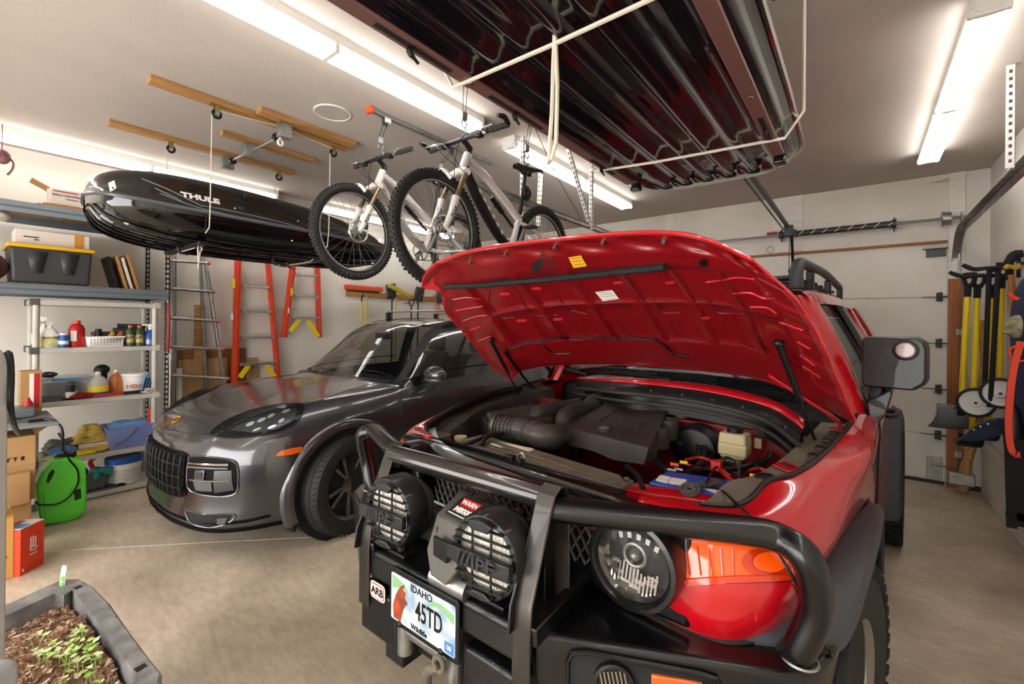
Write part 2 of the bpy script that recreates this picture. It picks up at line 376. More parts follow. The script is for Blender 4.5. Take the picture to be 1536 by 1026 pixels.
def angle_iron(name, a, c, label, w=.032, m='white', flip=1):
    a = V(a); c = V(c); d = c-a; L = d.length
    X = look(a, d, (0, 1, 0)); b = MB(X)
    b.b2((0, 0, 0), (w*flip, .002, L)); b.b2((0, 0, 0), (.002*flip, w, L)); 
    b.k = 1
    n = int(L/.045)
    for i in range(n): z = .03+i*.045; b.b2((w*.32*flip, -.001, z), (w*.68*flip, .003, z+.02)); b.b2((-.001*flip, w*.32, z), (.003*flip, w*.68, z+.02))
    o = b.build(name, [m, 'darkgrey'], sm=0); return tag(o, label, 'angle iron')
angle_iron('perforated_angle', (DX0-.03, 3.9, ZC), (DX0-.03, 3.9, 2.55), 'white perforated hanger dropping straight from ceiling to left track')
angle_iron('perforated_angle', (DX0-.03, 3.45, ZC), (DX0-.03, 3.87, 2.6), 'slanting white perforated brace beside the straight hanger, under the ceiling tube light')
angle_iron('perforated_angle', onZ(812, 245, ZC), onZ(808, 262, 3.05)+V((-.10, .15, -.45)), 'slanting white perforated brace behind the black bicycle saddle')
angle_iron('perforated_angle', V((-2.25, onX(784, 300, -2.25).y, ZC)), onX(784, 345, -2.25), 'short white perforated hanger directly under the black bicycle saddle')
angle_iron('perforated_angle', onZ(1524, 95, ZC), onX(1524, 95, onZ(1524, 95, ZC).x)*1+V((0, 0, -.62)), 'white perforated hanger holding the right overhead track, upper right corner', .04)
# opener rail
t = thing('garage_door_opener_rail', 'dark steel opener rail running under the ceiling to above the garage door', 'opener rail', (-.67, 3.4, 2.78))
b = MB(); b.b2((-.69, 3.07, 2.77), (-.655, YB-.2, 2.80)); b.b2((-.69, 3.07, 2.80), (-.684, YB-.2, 2.815)); b.build('rail', 'darksteel', t)
b = MB(); b.b2((-.68, 3.09, 2.8), (-.665, 3.11, ZC)); b.build('ceiling_strap', 'galv', t)
b = MB(); b.cyl((-.72, 3.07, 2.765), (-.72, YB-.25, 2.765), .008, 6); b.build('chain', 'black', t)
b = MB(); b.b2((-.71, YB-.3, 2.68), (-.62, YB-.19, 2.8)); b.b2((-.7, YB-.2, 2.7), (-.6, YB-.02, 2.76)); b.build('end_bracket', 'darksteel', t, bev=.004)
b = MB(); b.bar((-.64, YB-.22, 2.7), (-.64, YB-.02, 2.3), .03, .008); b.cyl((-.66, YB-.24, 2.7), (-.66, YB-.24, 1.9), .004, 6); b.build('release_arm', 'black', t)
b = MB(); b.ell((-.66, YB-.24, 2.27), (.01, .01, .03)); b.build('pull_toggle', 'black', t)
b = MB(); c = onY(1155, 374, YB-.015); b.torus(c, .045, .005, (0, 1, 0)); b.torus(c+V((.005, -.008, -.005)), .038, .005, (0, 1, 0)); tag(b.build('cable_coil', 'offwhite'), 'small coil of pale wire hung on the wall above the garage door', 'cable')
b = MB(); c = onY(1158, 350, YB-.12); b.box(c, (.11, .03, .03)); tag(b.build('winding_handle', 'redplastic', bev=.006), 'small red handle resting on the torsion bar beside the opener bracket', 'handle')
b = MB(); p = [onY(x, y, YB-.008) for x, y in ((1395, 275), (1412, 271), (1426, 267), (1440, 266), (1433, 269), (1405, 274))]; b.tube(p, .003, 5, sm=4); tag(b.build('loose_wire', 'cardboard'), 'thin brown wire stub on the wall high above the right door jamb', 'wire')
# ---------- fluorescent fixtures ----------
def fixture(x, y0, label, group='ceiling tube lights', L=2.44):
    t = thing('ceiling_light', label, 'ceiling light', (x, y0+L/2, ZC), 0, group)
    X = M.Translation((x, y0, ZC))
    b = MB(X); b.add([(sx*w, y, z) for y in (0, L) for sx, w, z in ((-1, .065, 0), (-1, .065, -.05), (-1, .035, -.085), (1, .035, -.085), (1, .065, -.05), (1, .065, 0))],
        [(0, 1, 2, 3, 4, 5), (11, 10, 9, 8, 7, 6)]+[(i, i+6, (i+1) % 6+6, (i+1) % 6) for i in range(6)]); b.build('housing', 'white', t, sm=0)
    for sx in (-1, 1):
        for q in (0, 1):
            b = MB(X); b.cyl((sx*.055, .03+q*1.21, -.088), (sx*.055, 1.20+q*1.21, -.088), .017, 10); b.build('tube', 'lamp', t)
    for q in (0, 1.2, 2.4):
        b = MB(X); b.box((0, q+.02, -.08), (.15, .03, .045)); b.build('lamp_holder', 'white', t, bev=.006)
    return t
for x, ys, nm in ((-5.62, (.03, 3.0), 'left wall'), (-2.35, (.1, 2.92), 'middle'), (.47, (3.02,), 'right')):
    for i, y in enumerate(ys):
        lb = {('left wall', 0): 'long tube light along the left wall above the hanging roof box', ('left wall', 1): 'tube light seen through the left bicycle front wheel', ('middle', 0): 'longest tube light in view, running from the top edge toward the bicycles',
              ('middle', 1): 'tube light behind the black bicycle saddle, left of the dark box underside', ('right', 0): 'bright tube light at upper right above the garage door'}[(nm, i)]
        fixture(x, y, lb)
for x in (-5.62, -2.35, .47):  # unseen fixtures added behind the camera to brighten the room
    fixture(x, -2.55, 'unseen tube light added behind the camera', 'unseen tube lights added behind the camera'); 
fixture(.47, .1, 'tube light at far right, outside the view')
t = thing('ceiling_speaker', 'round white grille speaker recessed in the ceiling', 'speaker', onZ(499, 169, ZC))
X = M.Translation(onZ(499, 169, ZC)); b = MB(X); b.lathe([(.135, 0), (.135, -.006), (.125, -.008), (.122, -.003)], 32); b.build('trim_ring', 'white', t)
b = MB(X); b.lathe([(.122, -.001), (.122, -.004), (0, -.006)], 32); b.build('grille', 'greyplastic', t)
from mathutils.bvhtree import BVHTree
from mathutils.geometry import delaunay_2d_cdt
def mir(P): return [V((-p[0], p[1], p[2])) for p in P]
def bvh_of(mbs, X):
    vs = []; fs = []
    for b in mbs:
        n = len(vs); vs += [X @ p for p in b.v]; fs += [tuple(n+i for i in f) for f in b.f]
    return BVHTree.FromPolygons(vs, fs)
def hit(bv, px, py, off=0):
    d = ray(px, py).normalized(); h = bv.ray_cast(ORG, d)
    if h[0] is None:
        h = bv.find_nearest(ORG+d*3.0)
        # closest approach along the ray
        best = None
        for i in range(40):
            q = bv.find_nearest(ORG+d*(.9+i*.12)); 
            if best is None or q[3] < best[3]: best = q
        h = best
    n = h[1]
    if n.dot(d) > 0: n = -n
    return h[0]+n*off
def cdt(poly, cell):
    xs = [p[0] for p in poly]; ys = [p[1] for p in poly]; pts = []
    out = []
    n = len(poly)
    for i in range(n):
        a = V(poly[i]); c = V(poly[(i+1) % n]); k = max(1, int((c-a).length/cell))
        out += [a.lerp(c, j/k) for j in range(k)]
    m = len(out); pts = [V((p.x, p.y)) for p in out]
    def inside(x, y):
        r = False
        for i in range(m):
            a = out[i]; c = out[i-1]
            if (a.y > y) != (c.y > y) and x < (c.x-a.x)*(y-a.y)/(c.y-a.y)+a.x: r = not r
        return r
    x = min(xs)+cell/2
    while x < max(xs):
        y = min(ys)+cell/2
        while y < max(ys):
            if inside(x, y) and min((V((x, y))-p).length for p in pts[:m]) > cell*.45: pts.append(V((x, y)))
            y += cell
        x += cell
    r = delaunay_2d_cdt(pts, [(i, (i+1) % m) for i in range(m)], [], 1, 1e-6)
    return r[0], [tuple(f) for f in r[2]]
def patch(name, poly, bv, off, m, parent, X, cell=6, mirror=True, smooth=0, solid=0, sm=60):
    """a panel lying on the surface bv, its outline given where it is seen; mirrored in the frame X"""
    if smooth: poly = [(p.x, p.y) for p in crv([(q[0], q[1], 0) for q in poly], smooth, True)]
    v, f = cdt(poly, cell); P = [hit(bv, q[0], q[1], off) for q in v]
    b = MB(); b.add(P, f); o = b.build(name, m, parent, sm=sm, solid=solid, off=0)
    if mirror:
        Xi = X.inverted(); b = MB(); b.add([X @ (M.Diagonal((-1, 1, 1, 1)) @ (Xi @ p)) for p in P], [q[::-1] for q in f]); b.build(name, m, parent, sm=sm, solid=solid, off=0)
    return o
def line(name, pts, bv, r, m, parent, X, mirror=True, sm=5, off=0, cl=False, b0=None):
    pts = [(p.x, p.y) for p in crv([(q[0], q[1], 0) for q in pts], sm, cl)] if sm else pts
    P = [hit(bv, *q, off) for q in pts]; b = b0 or MB(); b.tube(P, r, 6, cl)
    if mirror: Xi = X.inverted(); b.build(name, m, parent); b = MB(); b.tube([X @ (M.Diagonal((-1, 1, 1, 1)) @ (Xi @ p)) for p in P], r, 6, cl)
    if b0 is None: return b.build(name, m, parent)
def region(F, i0, i1, j0, j1, mirror=True, b=None):
    b = b or MB(); G = [r[j0:j1+1] for r in F[i0:i1+1]]; b.grid(G)
    if mirror: b.grid([[V((-p.x, p.y, p.z)) for p in r] for r in G], flip=True)
    return b
def wheel(parent, c, Rw, w, ax, style, steer=0, name='wheel', X=M(), rim='rim_grey', rr=.68, treadn=60):
    """tyre and rim, built round the local x axis at c (outer face toward +x * ax)"""
    T = X @ M.Translation(V(c)) @ M.Rotation(steer, 4, 'Z') @ M.Rotation(R(90)*ax, 4, 'Y')
    b = MB(T); ri = Rw*rr; h = w/2
    b.lathe([(ri, -h*.8), (ri+.01, -h*.95), (Rw*.86, -h*1.04), (Rw*.95, -h*.97), (Rw*.985, -h*.8), (Rw, -h*.5), (Rw, h*.5), (Rw*.985, h*.8), (Rw*.95, h*.97), (Rw*.86, h*1.04), (ri+.01, h*.95), (ri, h*.8)], 72, cap=0)
    t = b.build('tyre', 'rubber', parent)
    b = MB(T)
    if style == 'mud':
        for k in range(treadn):
            for z, o, wd in ((-.8, 0, .3), (-.4, .5, .26), (0, .2, .24), (.4, .7, .26), (.8, .4, .3)):
                a = 2*PI*(k+o)/treadn; b.box((Rw+.003, 0, 0), (.012, 2*PI*Rw/treadn*.68, h*wd), M.Rotation(a, 4, 'Z') @ M.Translation((0, 0, z*h)) @ M.Rotation(R(12)*(1 if o > .3 else -1), 4, 'X'))
            a = 2*PI*(k+.4)/treadn
            for sg in (-1, 1): b.box((Rw*.955, 0, sg*h*.99), (.045, 2*PI*Rw/treadn*.5, .014), M.Rotation(a, 4, 'Z'))
        b.X = T
    else:
        for z in (-.55, -.2, .2, .55): b.lathe([(Rw+.0005, z*h-.006), (Rw+.0015, z*h-.005), (Rw+.0015, z*h+.005), (Rw+.0005, z*h+.006)], 72)
        for k in range(treadn):
            for z, s in ((.8, 1), (-.8, -1), (.38, 1), (-.38, -1)): b.box((Rw*(.992 if abs(z) > .5 else 1), 0, 0), (.006, .004, h*.3), M.Rotation(2*PI*k/treadn, 4, 'Z') @ M.Translation((0, 0, z*h)) @ M.Rotation(R(25)*s, 4, 'X'))
    b.build('tread', 'blackrough', t, sm=0)
    b = MB(T); b.lathe([(ri+.004, -h*.85), (ri-.015, -h*.8), (ri-.03, -h*.3), (ri-.03, h*.35), (ri-.018, h*.8), (ri+.006, h*.93), (ri+.006, h*.86), (ri, h*.8)], 48, cap=0)
    ro = b.build('rim', rim, parent)
    b = MB(T)
    if style == 'mud':
        b.lathe([(ri-.03, h*.3), (ri*.85, h*.25), (ri*.55, h*.45), (ri*.3, h*.5), (0, h*.52)], 36)
        for k in range(6): a = 2*PI*k/6; b.cyl((math.cos(a)*ri*.4, math.sin(a)*ri*.4, h*.4), (math.cos(a)*ri*.4, math.sin(a)*ri*.4, h*.62), .012, 8)
        b.build('wheel_disc', rim, ro)
    else:
        for k in range(5):
            for sg in (-1, 1):
                a = 2*PI*k/5+sg*.13; a2 = 2*PI*k/5+sg*.2
                p0 = V((math.cos(a)*.06, math.sin(a)*.06, h*.55)); p1 = V((math.cos(a2)*(ri-.02), math.sin(a2)*(ri-.02), h*.78))
                m_ = look((p0+p1)/2, p1-p0, (0, 0, 1)); b.add(*_bx(m_, .024, .03, (p1-p0).length))
        b.lathe([(.075, h*.4), (.075, h*.58), (.05, h*.66), (0, h*.66)], 24)
        b.build('spokes', rim, ro, bev=.004)
        b = MB(T); b.lathe([(.165, -.01), (.165, .015), (.05, .015)], 36); b.build('brake_disc', 'steel', ro)
        b = MB(T); b.box((-.12, .03, .0), (.08, .2, .08)); b.build('brake_caliper', 'darkgrey', ro, bev=.01)
    return t
def _bx(m_, w, h, L):
    vs = [m_ @ V((x*w/2, y*h/2, z*L/2)) for z in (-1, 1) for x, y in ((-1, -1), (1, -1), (1, 1), (-1, 1))]
    return vs, [(3, 2, 1, 0), (4, 5, 6, 7), (0, 1, 5, 4), (1, 2, 6, 5), (2, 3, 7, 6), (3, 0, 4, 7)]










CX = M.Translation((-4.02, .95, 0))
_S = [
 [(0,.03,.20),(0,0,.27),(0,.01,.38),(0,0,.52),(0,.005,.66),(0,.03,.745),(0,.07,.79),(0,.085,.82),(0,.10,.85),(0,.125,.875)],
 [(.3,.05,.20),(.3,.02,.27),(.3,.03,.38),(.3,.02,.52),(.3,.025,.66),(.3,.05,.745),(.31,.095,.80),(.25,.14,.855),(.13,.18,.895),(0,.215,.91)],
 [(.6,.13,.20),(.6,.10,.27),(.62,.12,.39),(.63,.11,.54),(.62,.12,.68),(.60,.14,.77),(.555,.18,.84),(.42,.26,.905),(.22,.31,.935),(0,.34,.945)],
 [(.78,.27,.21),(.80,.25,.28),(.82,.27,.40),(.83,.26,.56),(.815,.26,.70),(.77,.28,.81),(.67,.32,.915),(.50,.38,.945),(.27,.44,.965),(0,.49,.975)],
 [(.90,.50,.22),(.93,.47,.30),(.94,.47,.42),(.945,.46,.56),(.935,.46,.70),(.885,.455,.85),(.75,.47,.965),(.55,.53,.985),(.29,.60,1.0),(0,.64,1.005)],
 [(.93,.60,.20),(.955,.60,.30),(.965,.60,.42),(.97,.60,.56),(.967,.62,.70),(.925,.66,.87),(.80,.70,1.0),(.59,.74,1.015),(.31,.80,1.035),(0,.84,1.04)],
 [(.95,.95,.20),(.975,.95,.30),(.982,.95,.42),(.988,.95,.58),(.988,.95,.74),(.96,.98,.90),(.845,1.02,1.025),(.63,1.05,1.04),(.33,1.09,1.065),(0,1.12,1.07)],
 [(.93,1.32,.20),(.955,1.32,.30),(.962,1.32,.42),(.97,1.32,.58),(.975,1.32,.75),(.95,1.34,.90),(.87,1.36,1.03),(.69,1.40,1.065),(.36,1.33,1.09),(0,1.29,1.095)],
 [(.925,1.5,.20),(.95,1.5,.30),(.955,1.5,.42),(.96,1.5,.58),(.97,1.5,.75),(.955,1.52,.91),(.89,1.53,1.04),(.79,1.52,1.085),(.40,1.40,1.11),(0,1.35,1.115)],
 [(.92,1.85,.20),(.95,1.85,.30),(.955,1.85,.42),(.965,1.85,.58),(.975,1.85,.76),(.965,1.85,.93),(.895,1.86,1.065),(.725,1.80,1.32),(.37,1.68,1.36),(0,1.64,1.375)],
 [(.92,2.2,.20),(.95,2.2,.30),(.955,2.2,.42),(.965,2.2,.58),(.975,2.2,.76),(.965,2.2,.94),(.90,2.2,1.085),(.65,2.12,1.545),(.34,2.03,1.60),(0,2.0,1.61)],
 [(.92,2.9,.20),(.95,2.9,.30),(.955,2.9,.42),(.965,2.9,.58),(.975,2.9,.76),(.965,2.9,.94),(.90,2.9,1.10),(.66,2.9,1.61),(.35,2.9,1.665),(0,2.9,1.675)],
 [(.93,3.7,.20),(.96,3.7,.30),(.97,3.7,.42),(.975,3.7,.58),(.98,3.7,.76),(.97,3.7,.96),(.895,3.7,1.12),(.63,3.7,1.57),(.34,3.7,1.625),(0,3.7,1.635)],
 [(.90,4.4,.28),(.93,4.4,.36),(.94,4.4,.46),(.945,4.4,.6),(.94,4.4,.78),(.93,4.4,.97),(.85,4.35,1.12),(.57,4.3,1.46),(.31,4.36,1.50),(0,4.38,1.51)],
 [(.75,4.78,.3),(.78,4.8,.38),(.79,4.82,.48),(.79,4.83,.62),(.78,4.82,.8),(.76,4.79,.97),(.70,4.72,1.08),(.52,4.65,1.2),(.28,4.7,1.22),(0,4.7,1.22)],
 [(0,4.86,.3),(0,4.88,.38),(0,4.91,.48),(0,4.93,.62),(0,4.92,.8),(0,4.9,.97),(0,4.84,1.07),(0,4.78,1.12),(0,4.75,1.15),(0,4.72,1.2)]]
cy_ = thing('sport_utility_car', 'dark grey metallic sport utility car with roof rails parked along the shelves', 'car', (-4.02, .95, 0))
NU, NV = 8, 10
_F = fine([[V(_S[j][i]) for j in range(16)] for i in range(10)], NU, NV)
def arch(F, y, z, r):
    for row in F:
        for k, p in enumerate(row):
            d = math.hypot(p.y-y, p.z-z)
            if p.x > .5 and p.z < 1.0 and r-.035 < d < r: row[k] = V((p.x, y+(p.y-y)*r/d, z+(p.z-z)*r/d))
AR = .425
arch(_F, .95, .385, AR); arch(_F, 3.84, .385, AR)
def cut(b):
    keep = []
    for f in b.f:
        c = sum((b.v[i] for i in f), V())/len(f)
        ok = True
        for y in (.95, 3.84):
            if abs(c.x) > .5 and c.z < 1 and math.hypot(c.y-y, c.z-.385) < AR-.004: ok = False
        if ok: keep.append(f)
    b.f = keep; b.mi = [0]*len(keep); return b
def cbuild(b, name, m, par, **k): b.v = [CX @ p for p in b.v]; return b.build(name, m, par, **k)
low = cut(region(_F, 0, 6*NU, 0, 15*NV)); 
hood = region(_F, 6*NU, 9*NU, 0, 8*NV-2)
cowl = region(_F, 6*NU, 7*NU+1, 8*NV-2, 8*NV); cowl = region(_F, 7*NU+1, 9*NU, 8*NV-2, 8*NV, b=cowl)
roof = region(_F, 7*NU+1, 9*NU, 10*NV, 15*NV)
pil = region(_F, 7*NU-1, 7*NU+1, 8*NV, 15*NV)
for a, c in ((8*NV, 8*NV+3), (int(10.9*NV), int(11.1*NV)), (int(12.3*NV), int(12.45*NV)), (int(13.3*NV), 15*NV)): region(_F, 6*NU, 7*NU-1, a, c, b=pil)
_bs = [MB(), MB(), MB()]
for q, s in zip(_bs, (low, hood, pil)): q.v = list(s.v); q.f = list(s.f)
_all = region(_F, 0, 9*NU, 0, 15*NV); cbv = bvh_of([_all], CX)
bo = cbuild(low, 'body', 'graphite', cy_, sm=50); cbuild(hood, 'hood', 'graphite', cy_, sm=50)
cbuild(cowl, 'cowl', 'black', cy_); cbuild(roof, 'roof', 'graphite', cy_); cbuild(pil, 'pillars', 'graphite', cy_)
cbuild(region(_F, 7*NU+1, 9*NU, 8*NV, 10*NV), 'windshield', 'glass_tint', cy_)
for s in (1, -1):
    for a, c in ((8*NV+3, int(10.9*NV)), (int(11.1*NV), int(12.3*NV)), (int(12.45*NV), int(13.3*NV))):
        b = MB(); b.grid([[V((p.x*s*.995, p.y, p.z)) for p in r[a:c+1]] for r in _F[6*NU:7*NU]]); cbuild(b, 'side_window', 'glass_dark', cy_)
# interior seen through the glass
b = MB(CX); b.b2((-.72, 1.62, .95), (.72, 1.98, 1.05)); b.b2((-.8, 1.7, .3), (.8, 4.4, .5)); b.build('dashboard', 'interior', cy_, bev=.04)
for x in (-.38, .38):
    b = MB(CX); b.box((x, 2.75, .62), (.5, .5, .2)); b.box((x, 3.0, .95), (.48, .16, .6)); b.box((x, 3.05, 1.36), (.27, .12, .2)); b.build('seat', 'interior', cy_, bev=.05, seg=3)
b = MB(CX); b.torus((.38, 2.2, 1.02), .18, .014, (0, -1, .5), 28); b.cyl((.38, 2.2, 1.02), (.38, 2.0, .93), .03, 8); b.box((.38, 2.2, 1.02), (.3, .02, .05)); b.build('steering_wheel', 'interior', cy_)
b = MB(CX); b.box((0, 1.93, 1.47), (.24, .03, .07)); b.build('rear_view_mirror', 'black', cy_, bev=.01)
# arch trims and liners
for s in (1, -1):
    for y in (.95, 3.84):
        b = MB(CX); P = []
        for k in range(37):
            a = R(-22+k*224/36); u = (math.cos(a), math.sin(a)); x = .965-.03*max(0, (abs(math.cos(a))-.6))
            P.append([V((s*xx, y+u[0]*r, .385+u[1]*r)) for xx, r in ((x-.02, AR+.075), (x+.012, AR+.06), (x+.026, AR+.03), (x+.03, AR), (x+.0, AR-.012), (x-.3, AR-.012))])
        b.grid(P); b.build('wheel_arch_trim', 'graphite' , cy_, sm=50)
        b = MB(CX); b.lathe([(AR+.01, 0), (AR+.01, .4), (.1, .4)], 32, M.Translation((s*.95, y, .40)) @ M.Rotation(-s*R(90), 4, 'Y')); b.build('wheel_well', 'blackrough', cy_)
        wheel(cy_, (s*.865, y, .375), .375, .27, s, 'road', R(14)*1 if y < 2 else 0, X=CX)
b = MB(CX); b.b2((-.7, .3, .18), (.7, 4.6, .3)); b.build('underbody', 'blackrough', cy_)
# --- front details, traced on the surface ---
def cp(name, poly, off, m, **k): return patch(name, poly, cbv, off, m, cy_, CX, **k)
def cl(name, pts, r, m, **k): return line(name, pts, cbv, r, m, cy_, CX, **k)
# outline of a front panel in the car's own x-z plane, projected back on the nose
def nose(x, z, off=0):
    o = CX @ V((x, -1.5, z)); h = cbv.ray_cast(o, V((0, 1, 0))); 
    return (h[0]+V((0, -off, 0))) if h[0] else CX @ V((x, .3, z))
def npatch(name, poly, off, m, cell=.025, sides=(1, -1), sm=60, smooth=0):
    if smooth: poly = [(p.x, p.y) for p in crv([(q[0], q[1], 0) for q in poly], smooth, True)]
    v, f = cdt([(p[0]*100, p[1]*100) for p in poly], cell*100)
    for s in sides: b = MB(); b.add([nose(s*q[0]/100, q[1]/100, off) for q in v], f); o = b.build(name, m, cy_, sm=sm)
    return o
def nline(name, pts, r, m, off=0, sides=(1, -1), sm=4, cl=False, b0=None):
    P = crv([(q[0], q[1], 0) for q in pts], sm, cl) if sm else [V((q[0], q[1], 0)) for q in pts]
    for s in (sides if pts[0][0] > .02 or pts[-1][0] == pts[0][0] else (2,)):
        b = MB(); Q = [nose(s*p.x, p.y, off) for p in P] if s != 2 else [nose(-p.x, p.y, off) for p in P[::-1]]+[nose(p.x, p.y, off) for p in P[1:]]
        b.tube(Q, r, 6, cl); b.build(name, m, cy_)
GR = [(0,.70),(.25,.70),(.44,.69),(.45,.60),(.44,.46),(.40,.42),(.2,.40),(0,.395)]
npatch('grille', GR, .012, 'piano')  # matte black overlay paints the dark depth of the grille opening
for z in (.625, .545, .47):
    nline('grille_bar', [(.0, z), (.2, z), (.43, z+.005)], .006, 'grillblack', off=.020)
for x in (.04, .115, .19, .265, .34, .41):
    nline('grille_post', [(x, .41), (x*1.01, .55), (x*1.02, .69)], .004, 'grillblack', off=.022)
nline('grille_surround', [(0,.705),(.25,.705),(.445,.695),(.46,.60),(.455,.46),(.40,.415),(.2,.395),(0,.39)], .008, 'piano', off=.002)
IN = [(.47,.69),(.60,.705),(.74,.70),(.80,.67),(.815,.57),(.80,.48),(.74,.455),(.58,.46),(.48,.49)]
npatch('air_intake_shade', IN, .010, 'piano', cell=.015)  # black overlay colours in the shade of a deep intake
nline('intake_surround', IN+[IN[0]], .007, 'graphite', off=.004, sm=3)
for z in (.655, .632): nline('intake_blade', [(.50, z), (.65, z+.008), (.775, z+.012)], .007, 'chrome' if z > .64 else 'steel', off=.02, sm=3)
nline('intake_blade', [(.52, .55), (.65, .555), (.79, .565)], .005, 'steel', off=.02, sm=3)
npatch('radar_panel', [(.565,.62),(.64,.625),(.64,.56),(.565,.555)], .020, 'piano_grey', cell=.02)
npatch('radar_panel', [(.58,.605),(.625,.61),(.625,.572),(.58,.568)], .024, 'black', cell=.02)
npatch('intake_fin', [(.70,.625),(.79,.63),(.80,.50),(.70,.48)], .016, 'piano_grey', cell=.02)
npatch('intake_duct', [(.55,.545),(.69,.55),(.69,.49),(.57,.485)], .018, 'darkgrey', cell=.02)
LO = [(.44,.335),(.6,.325),(.78,.335),(.76,.28),(.66,.245),(.52,.255)]
npatch('lower_intake_shade', LO, .010, 'blackrough', cell=.02); nline('lower_intake_surround', LO+[LO[0]], .006, 'graphite', off=.004, sm=3)  # dark overlay stands in for the shade inside the lower opening
npatch('fog_sensor', [(.71,.31),(.76,.315),(.75,.275),(.71,.27)], .014, 'darkgrey', cell=.02)
nline('front_splitter', [(0,.275),(.3,.272),(.6,.272),(.8,.28),(.9,.30)], .012, 'piano', off=-.002, sm=6)
nline('splitter_edge', [(0,.225),(.3,.22),(.6,.215),(.8,.22),(.9,.225)], .014, 'piano', off=.004, sm=6)
# headlights
HL = [(316,653),(330,637),(352,625),(385,613),(425,606),(447,605),(456,609),(455,618),(445,634),(425,646),(395,653),(350,657)]
cp('headlight', HL, .003, 'piano', smooth=3)
cp('headlight_reflector', [(345,645),(375,630),(410,618),(442,612),(447,620),(436,634),(415,644),(380,650)], .006, 'headlamp_inner', cell=4)
for c, rx, ry in (((376,637),7,3),((393,631),7,3),((407,625),6,3),((429,618),7,3),((386,645),7,2),((408,641),7,2),((422,632),5,3)):
    cp('lamp_cell', [(c[0]+rx*math.cos(a*PI/4)-.3*ry*math.sin(a*PI/4), c[1]+ry*math.sin(a*PI/4)-.35*rx*math.cos(a*PI/4)) for a in range(8)], .010, 'cool_chrome', cell=3)
cp('headlight_lens', HL, .014, 'lens', smooth=3)
cl('headlight_rim', HL, .004, 'black', cl=True, sm=3, off=.004)
cp('side_marker', [(414,683),(422,676),(450,670),(453,673),(449,679),(422,684)], .006, 'amber', smooth=2, cell=4)
# shut lines
cl('shut_line', [(222,628),(240,640),(262,646),(290,651),(314,650)], .003, 'black', mirror=False)
cl('shut_line', [(456,609),(490,597),(530,583),(585,570)], .003, 'black')
cl('shut_line', [(492,620),(482,640),(470,652),(462,668)], .0015, 'black')
cl('shut_line', [(606,574),(601,592),(604,625),(608,650)], .003, 'black')
cl('shut_line', [(716,556),(726,575),(727,600)], .003, 'black')
cl('window_trim', [(603,573),(640,562),(690,552),(740,545)], .006, 'piano', off=.002)
cl('hood_crease', [(330,640),(370,612),(450,580),(540,560)], .004, 'graphite', off=-.0025)

badge = onX(262, 629, -4.02)
c0 = cbv.find_nearest(badge); bb = MB(look(c0[0]+c0[1]*.002, c0[1] if c0[1].z > 0 else -c0[1]))
bb.add([(x*.028, y*.036, 0) for x, y in ((-1, .8), (-.5, 1), (0, .9), (.5, 1), (1, .8), (.95, 0), (.6, -.6), (0, -1), (-.6, -.6), (-.95, 0))]+[(x*.028, y*.036, .006) for x, y in ((-1, .8), (-.5, 1), (0, .9), (.5, 1), (1, .8), (.95, 0), (.6, -.6), (0, -1), (-.6, -.6), (-.95, 0))], [tuple(range(10, 20))]+[(i, (i+1) % 10, 10+(i+1) % 10, 10+i) for i in range(10)])
bd = bb.build('crest', 'gold', cy_)
bb = MB(look(c0[0]+c0[1]*.008, c0[1] if c0[1].z > 0 else -c0[1])); bb.box((.012, .012, .001), (.02, .012, .002)); bb.box((-.012, -.006, .001), (.02, .012, .002)); bb.box((0, .001, .002), (.016, .022, .003)); bb.build('crest_shield', 'darkred', bd)
# mirrors, handles, roof bars, wipers
for s in (1, -1):
    X = CX @ M.Translation((s*1.04, 1.74-(.12 if s < 0 else 0), 1.155-(.17 if s < 0 else 0))) @ M.Rotation(-s*R(12), 4, 'Z')
    b = MB(X); b.ell((0, 0, 0), (.135, .085, .075), 20); o = b.build('door_mirror', 'graphite', cy_)
    b = MB(X); b.ell((0, -.005, -.045), (.12, .075, .04), 20); b.tube([(-s*.10, .03, -.11), (-s*.06, .01, -.09), (0, 0, -.055)], [.04, .035, .03], 10); b.build('mirror_base', 'rim_grey', o)
    b = MB(CX); b.tube([(s*.968, 2.28, .975), (s*.992, 2.33, .982), (s*.992, 2.45, .985), (s*.968, 2.50, .98)], .011, 8, sm=3); b.build('door_handle', 'graphite', cy_)
    b = MB(CX); b.tube([(s*.64, 2.2, 1.575), (s*.66, 2.35, 1.625), (s*.675, 2.9, 1.665), (s*.66, 3.6, 1.65), (s*.62, 4.1, 1.57)], [.012, .02, .02, .02, .012], 8, sm=4); b.build('roof_rail', 'black', cy_)
for y in (2.5, 3.3):
    b = MB(CX); b.box((0, y, 1.755), (1.36, .07, .022)); b.build('cross_bar', 'brushed', cy_, bev=.008)
    for s in (1, -1): b = MB(CX); b.tube([(s*.67, y, 1.66), (s*.69, y, 1.72), (s*.64, y, 1.752)], [.035, .03, .022], 8, sm=3); b.build('bar_foot', 'black', cy_)
b = MB(CX)
b.tube([(-.55, 1.53, 1.115), (-.1, 1.52, 1.14), (.2, 1.47, 1.135)], .008, 6); b.tube([(.05, 1.5, 1.135), (.4, 1.56, 1.15), (.62, 1.6, 1.12)], .008, 6); b.build('wiper', 'black', cy_)
b = MB(CX); b.b2((.80, .54, .14), (.93, .57, .26)); b.build('splash_guard', 'black', cy_, bev=.01)
















sv = thing('off_road_suv', 'bright red off-road suv with raised hood and black winch bumper, nearest the viewer', 'car', mx=FJ)
def fb(b, name, m, par=None, **k):   # mesh written in the vehicle's own axes
    b.v = [FJ @ p for p in b.v]; return b.build(name, m, par or sv, **k)
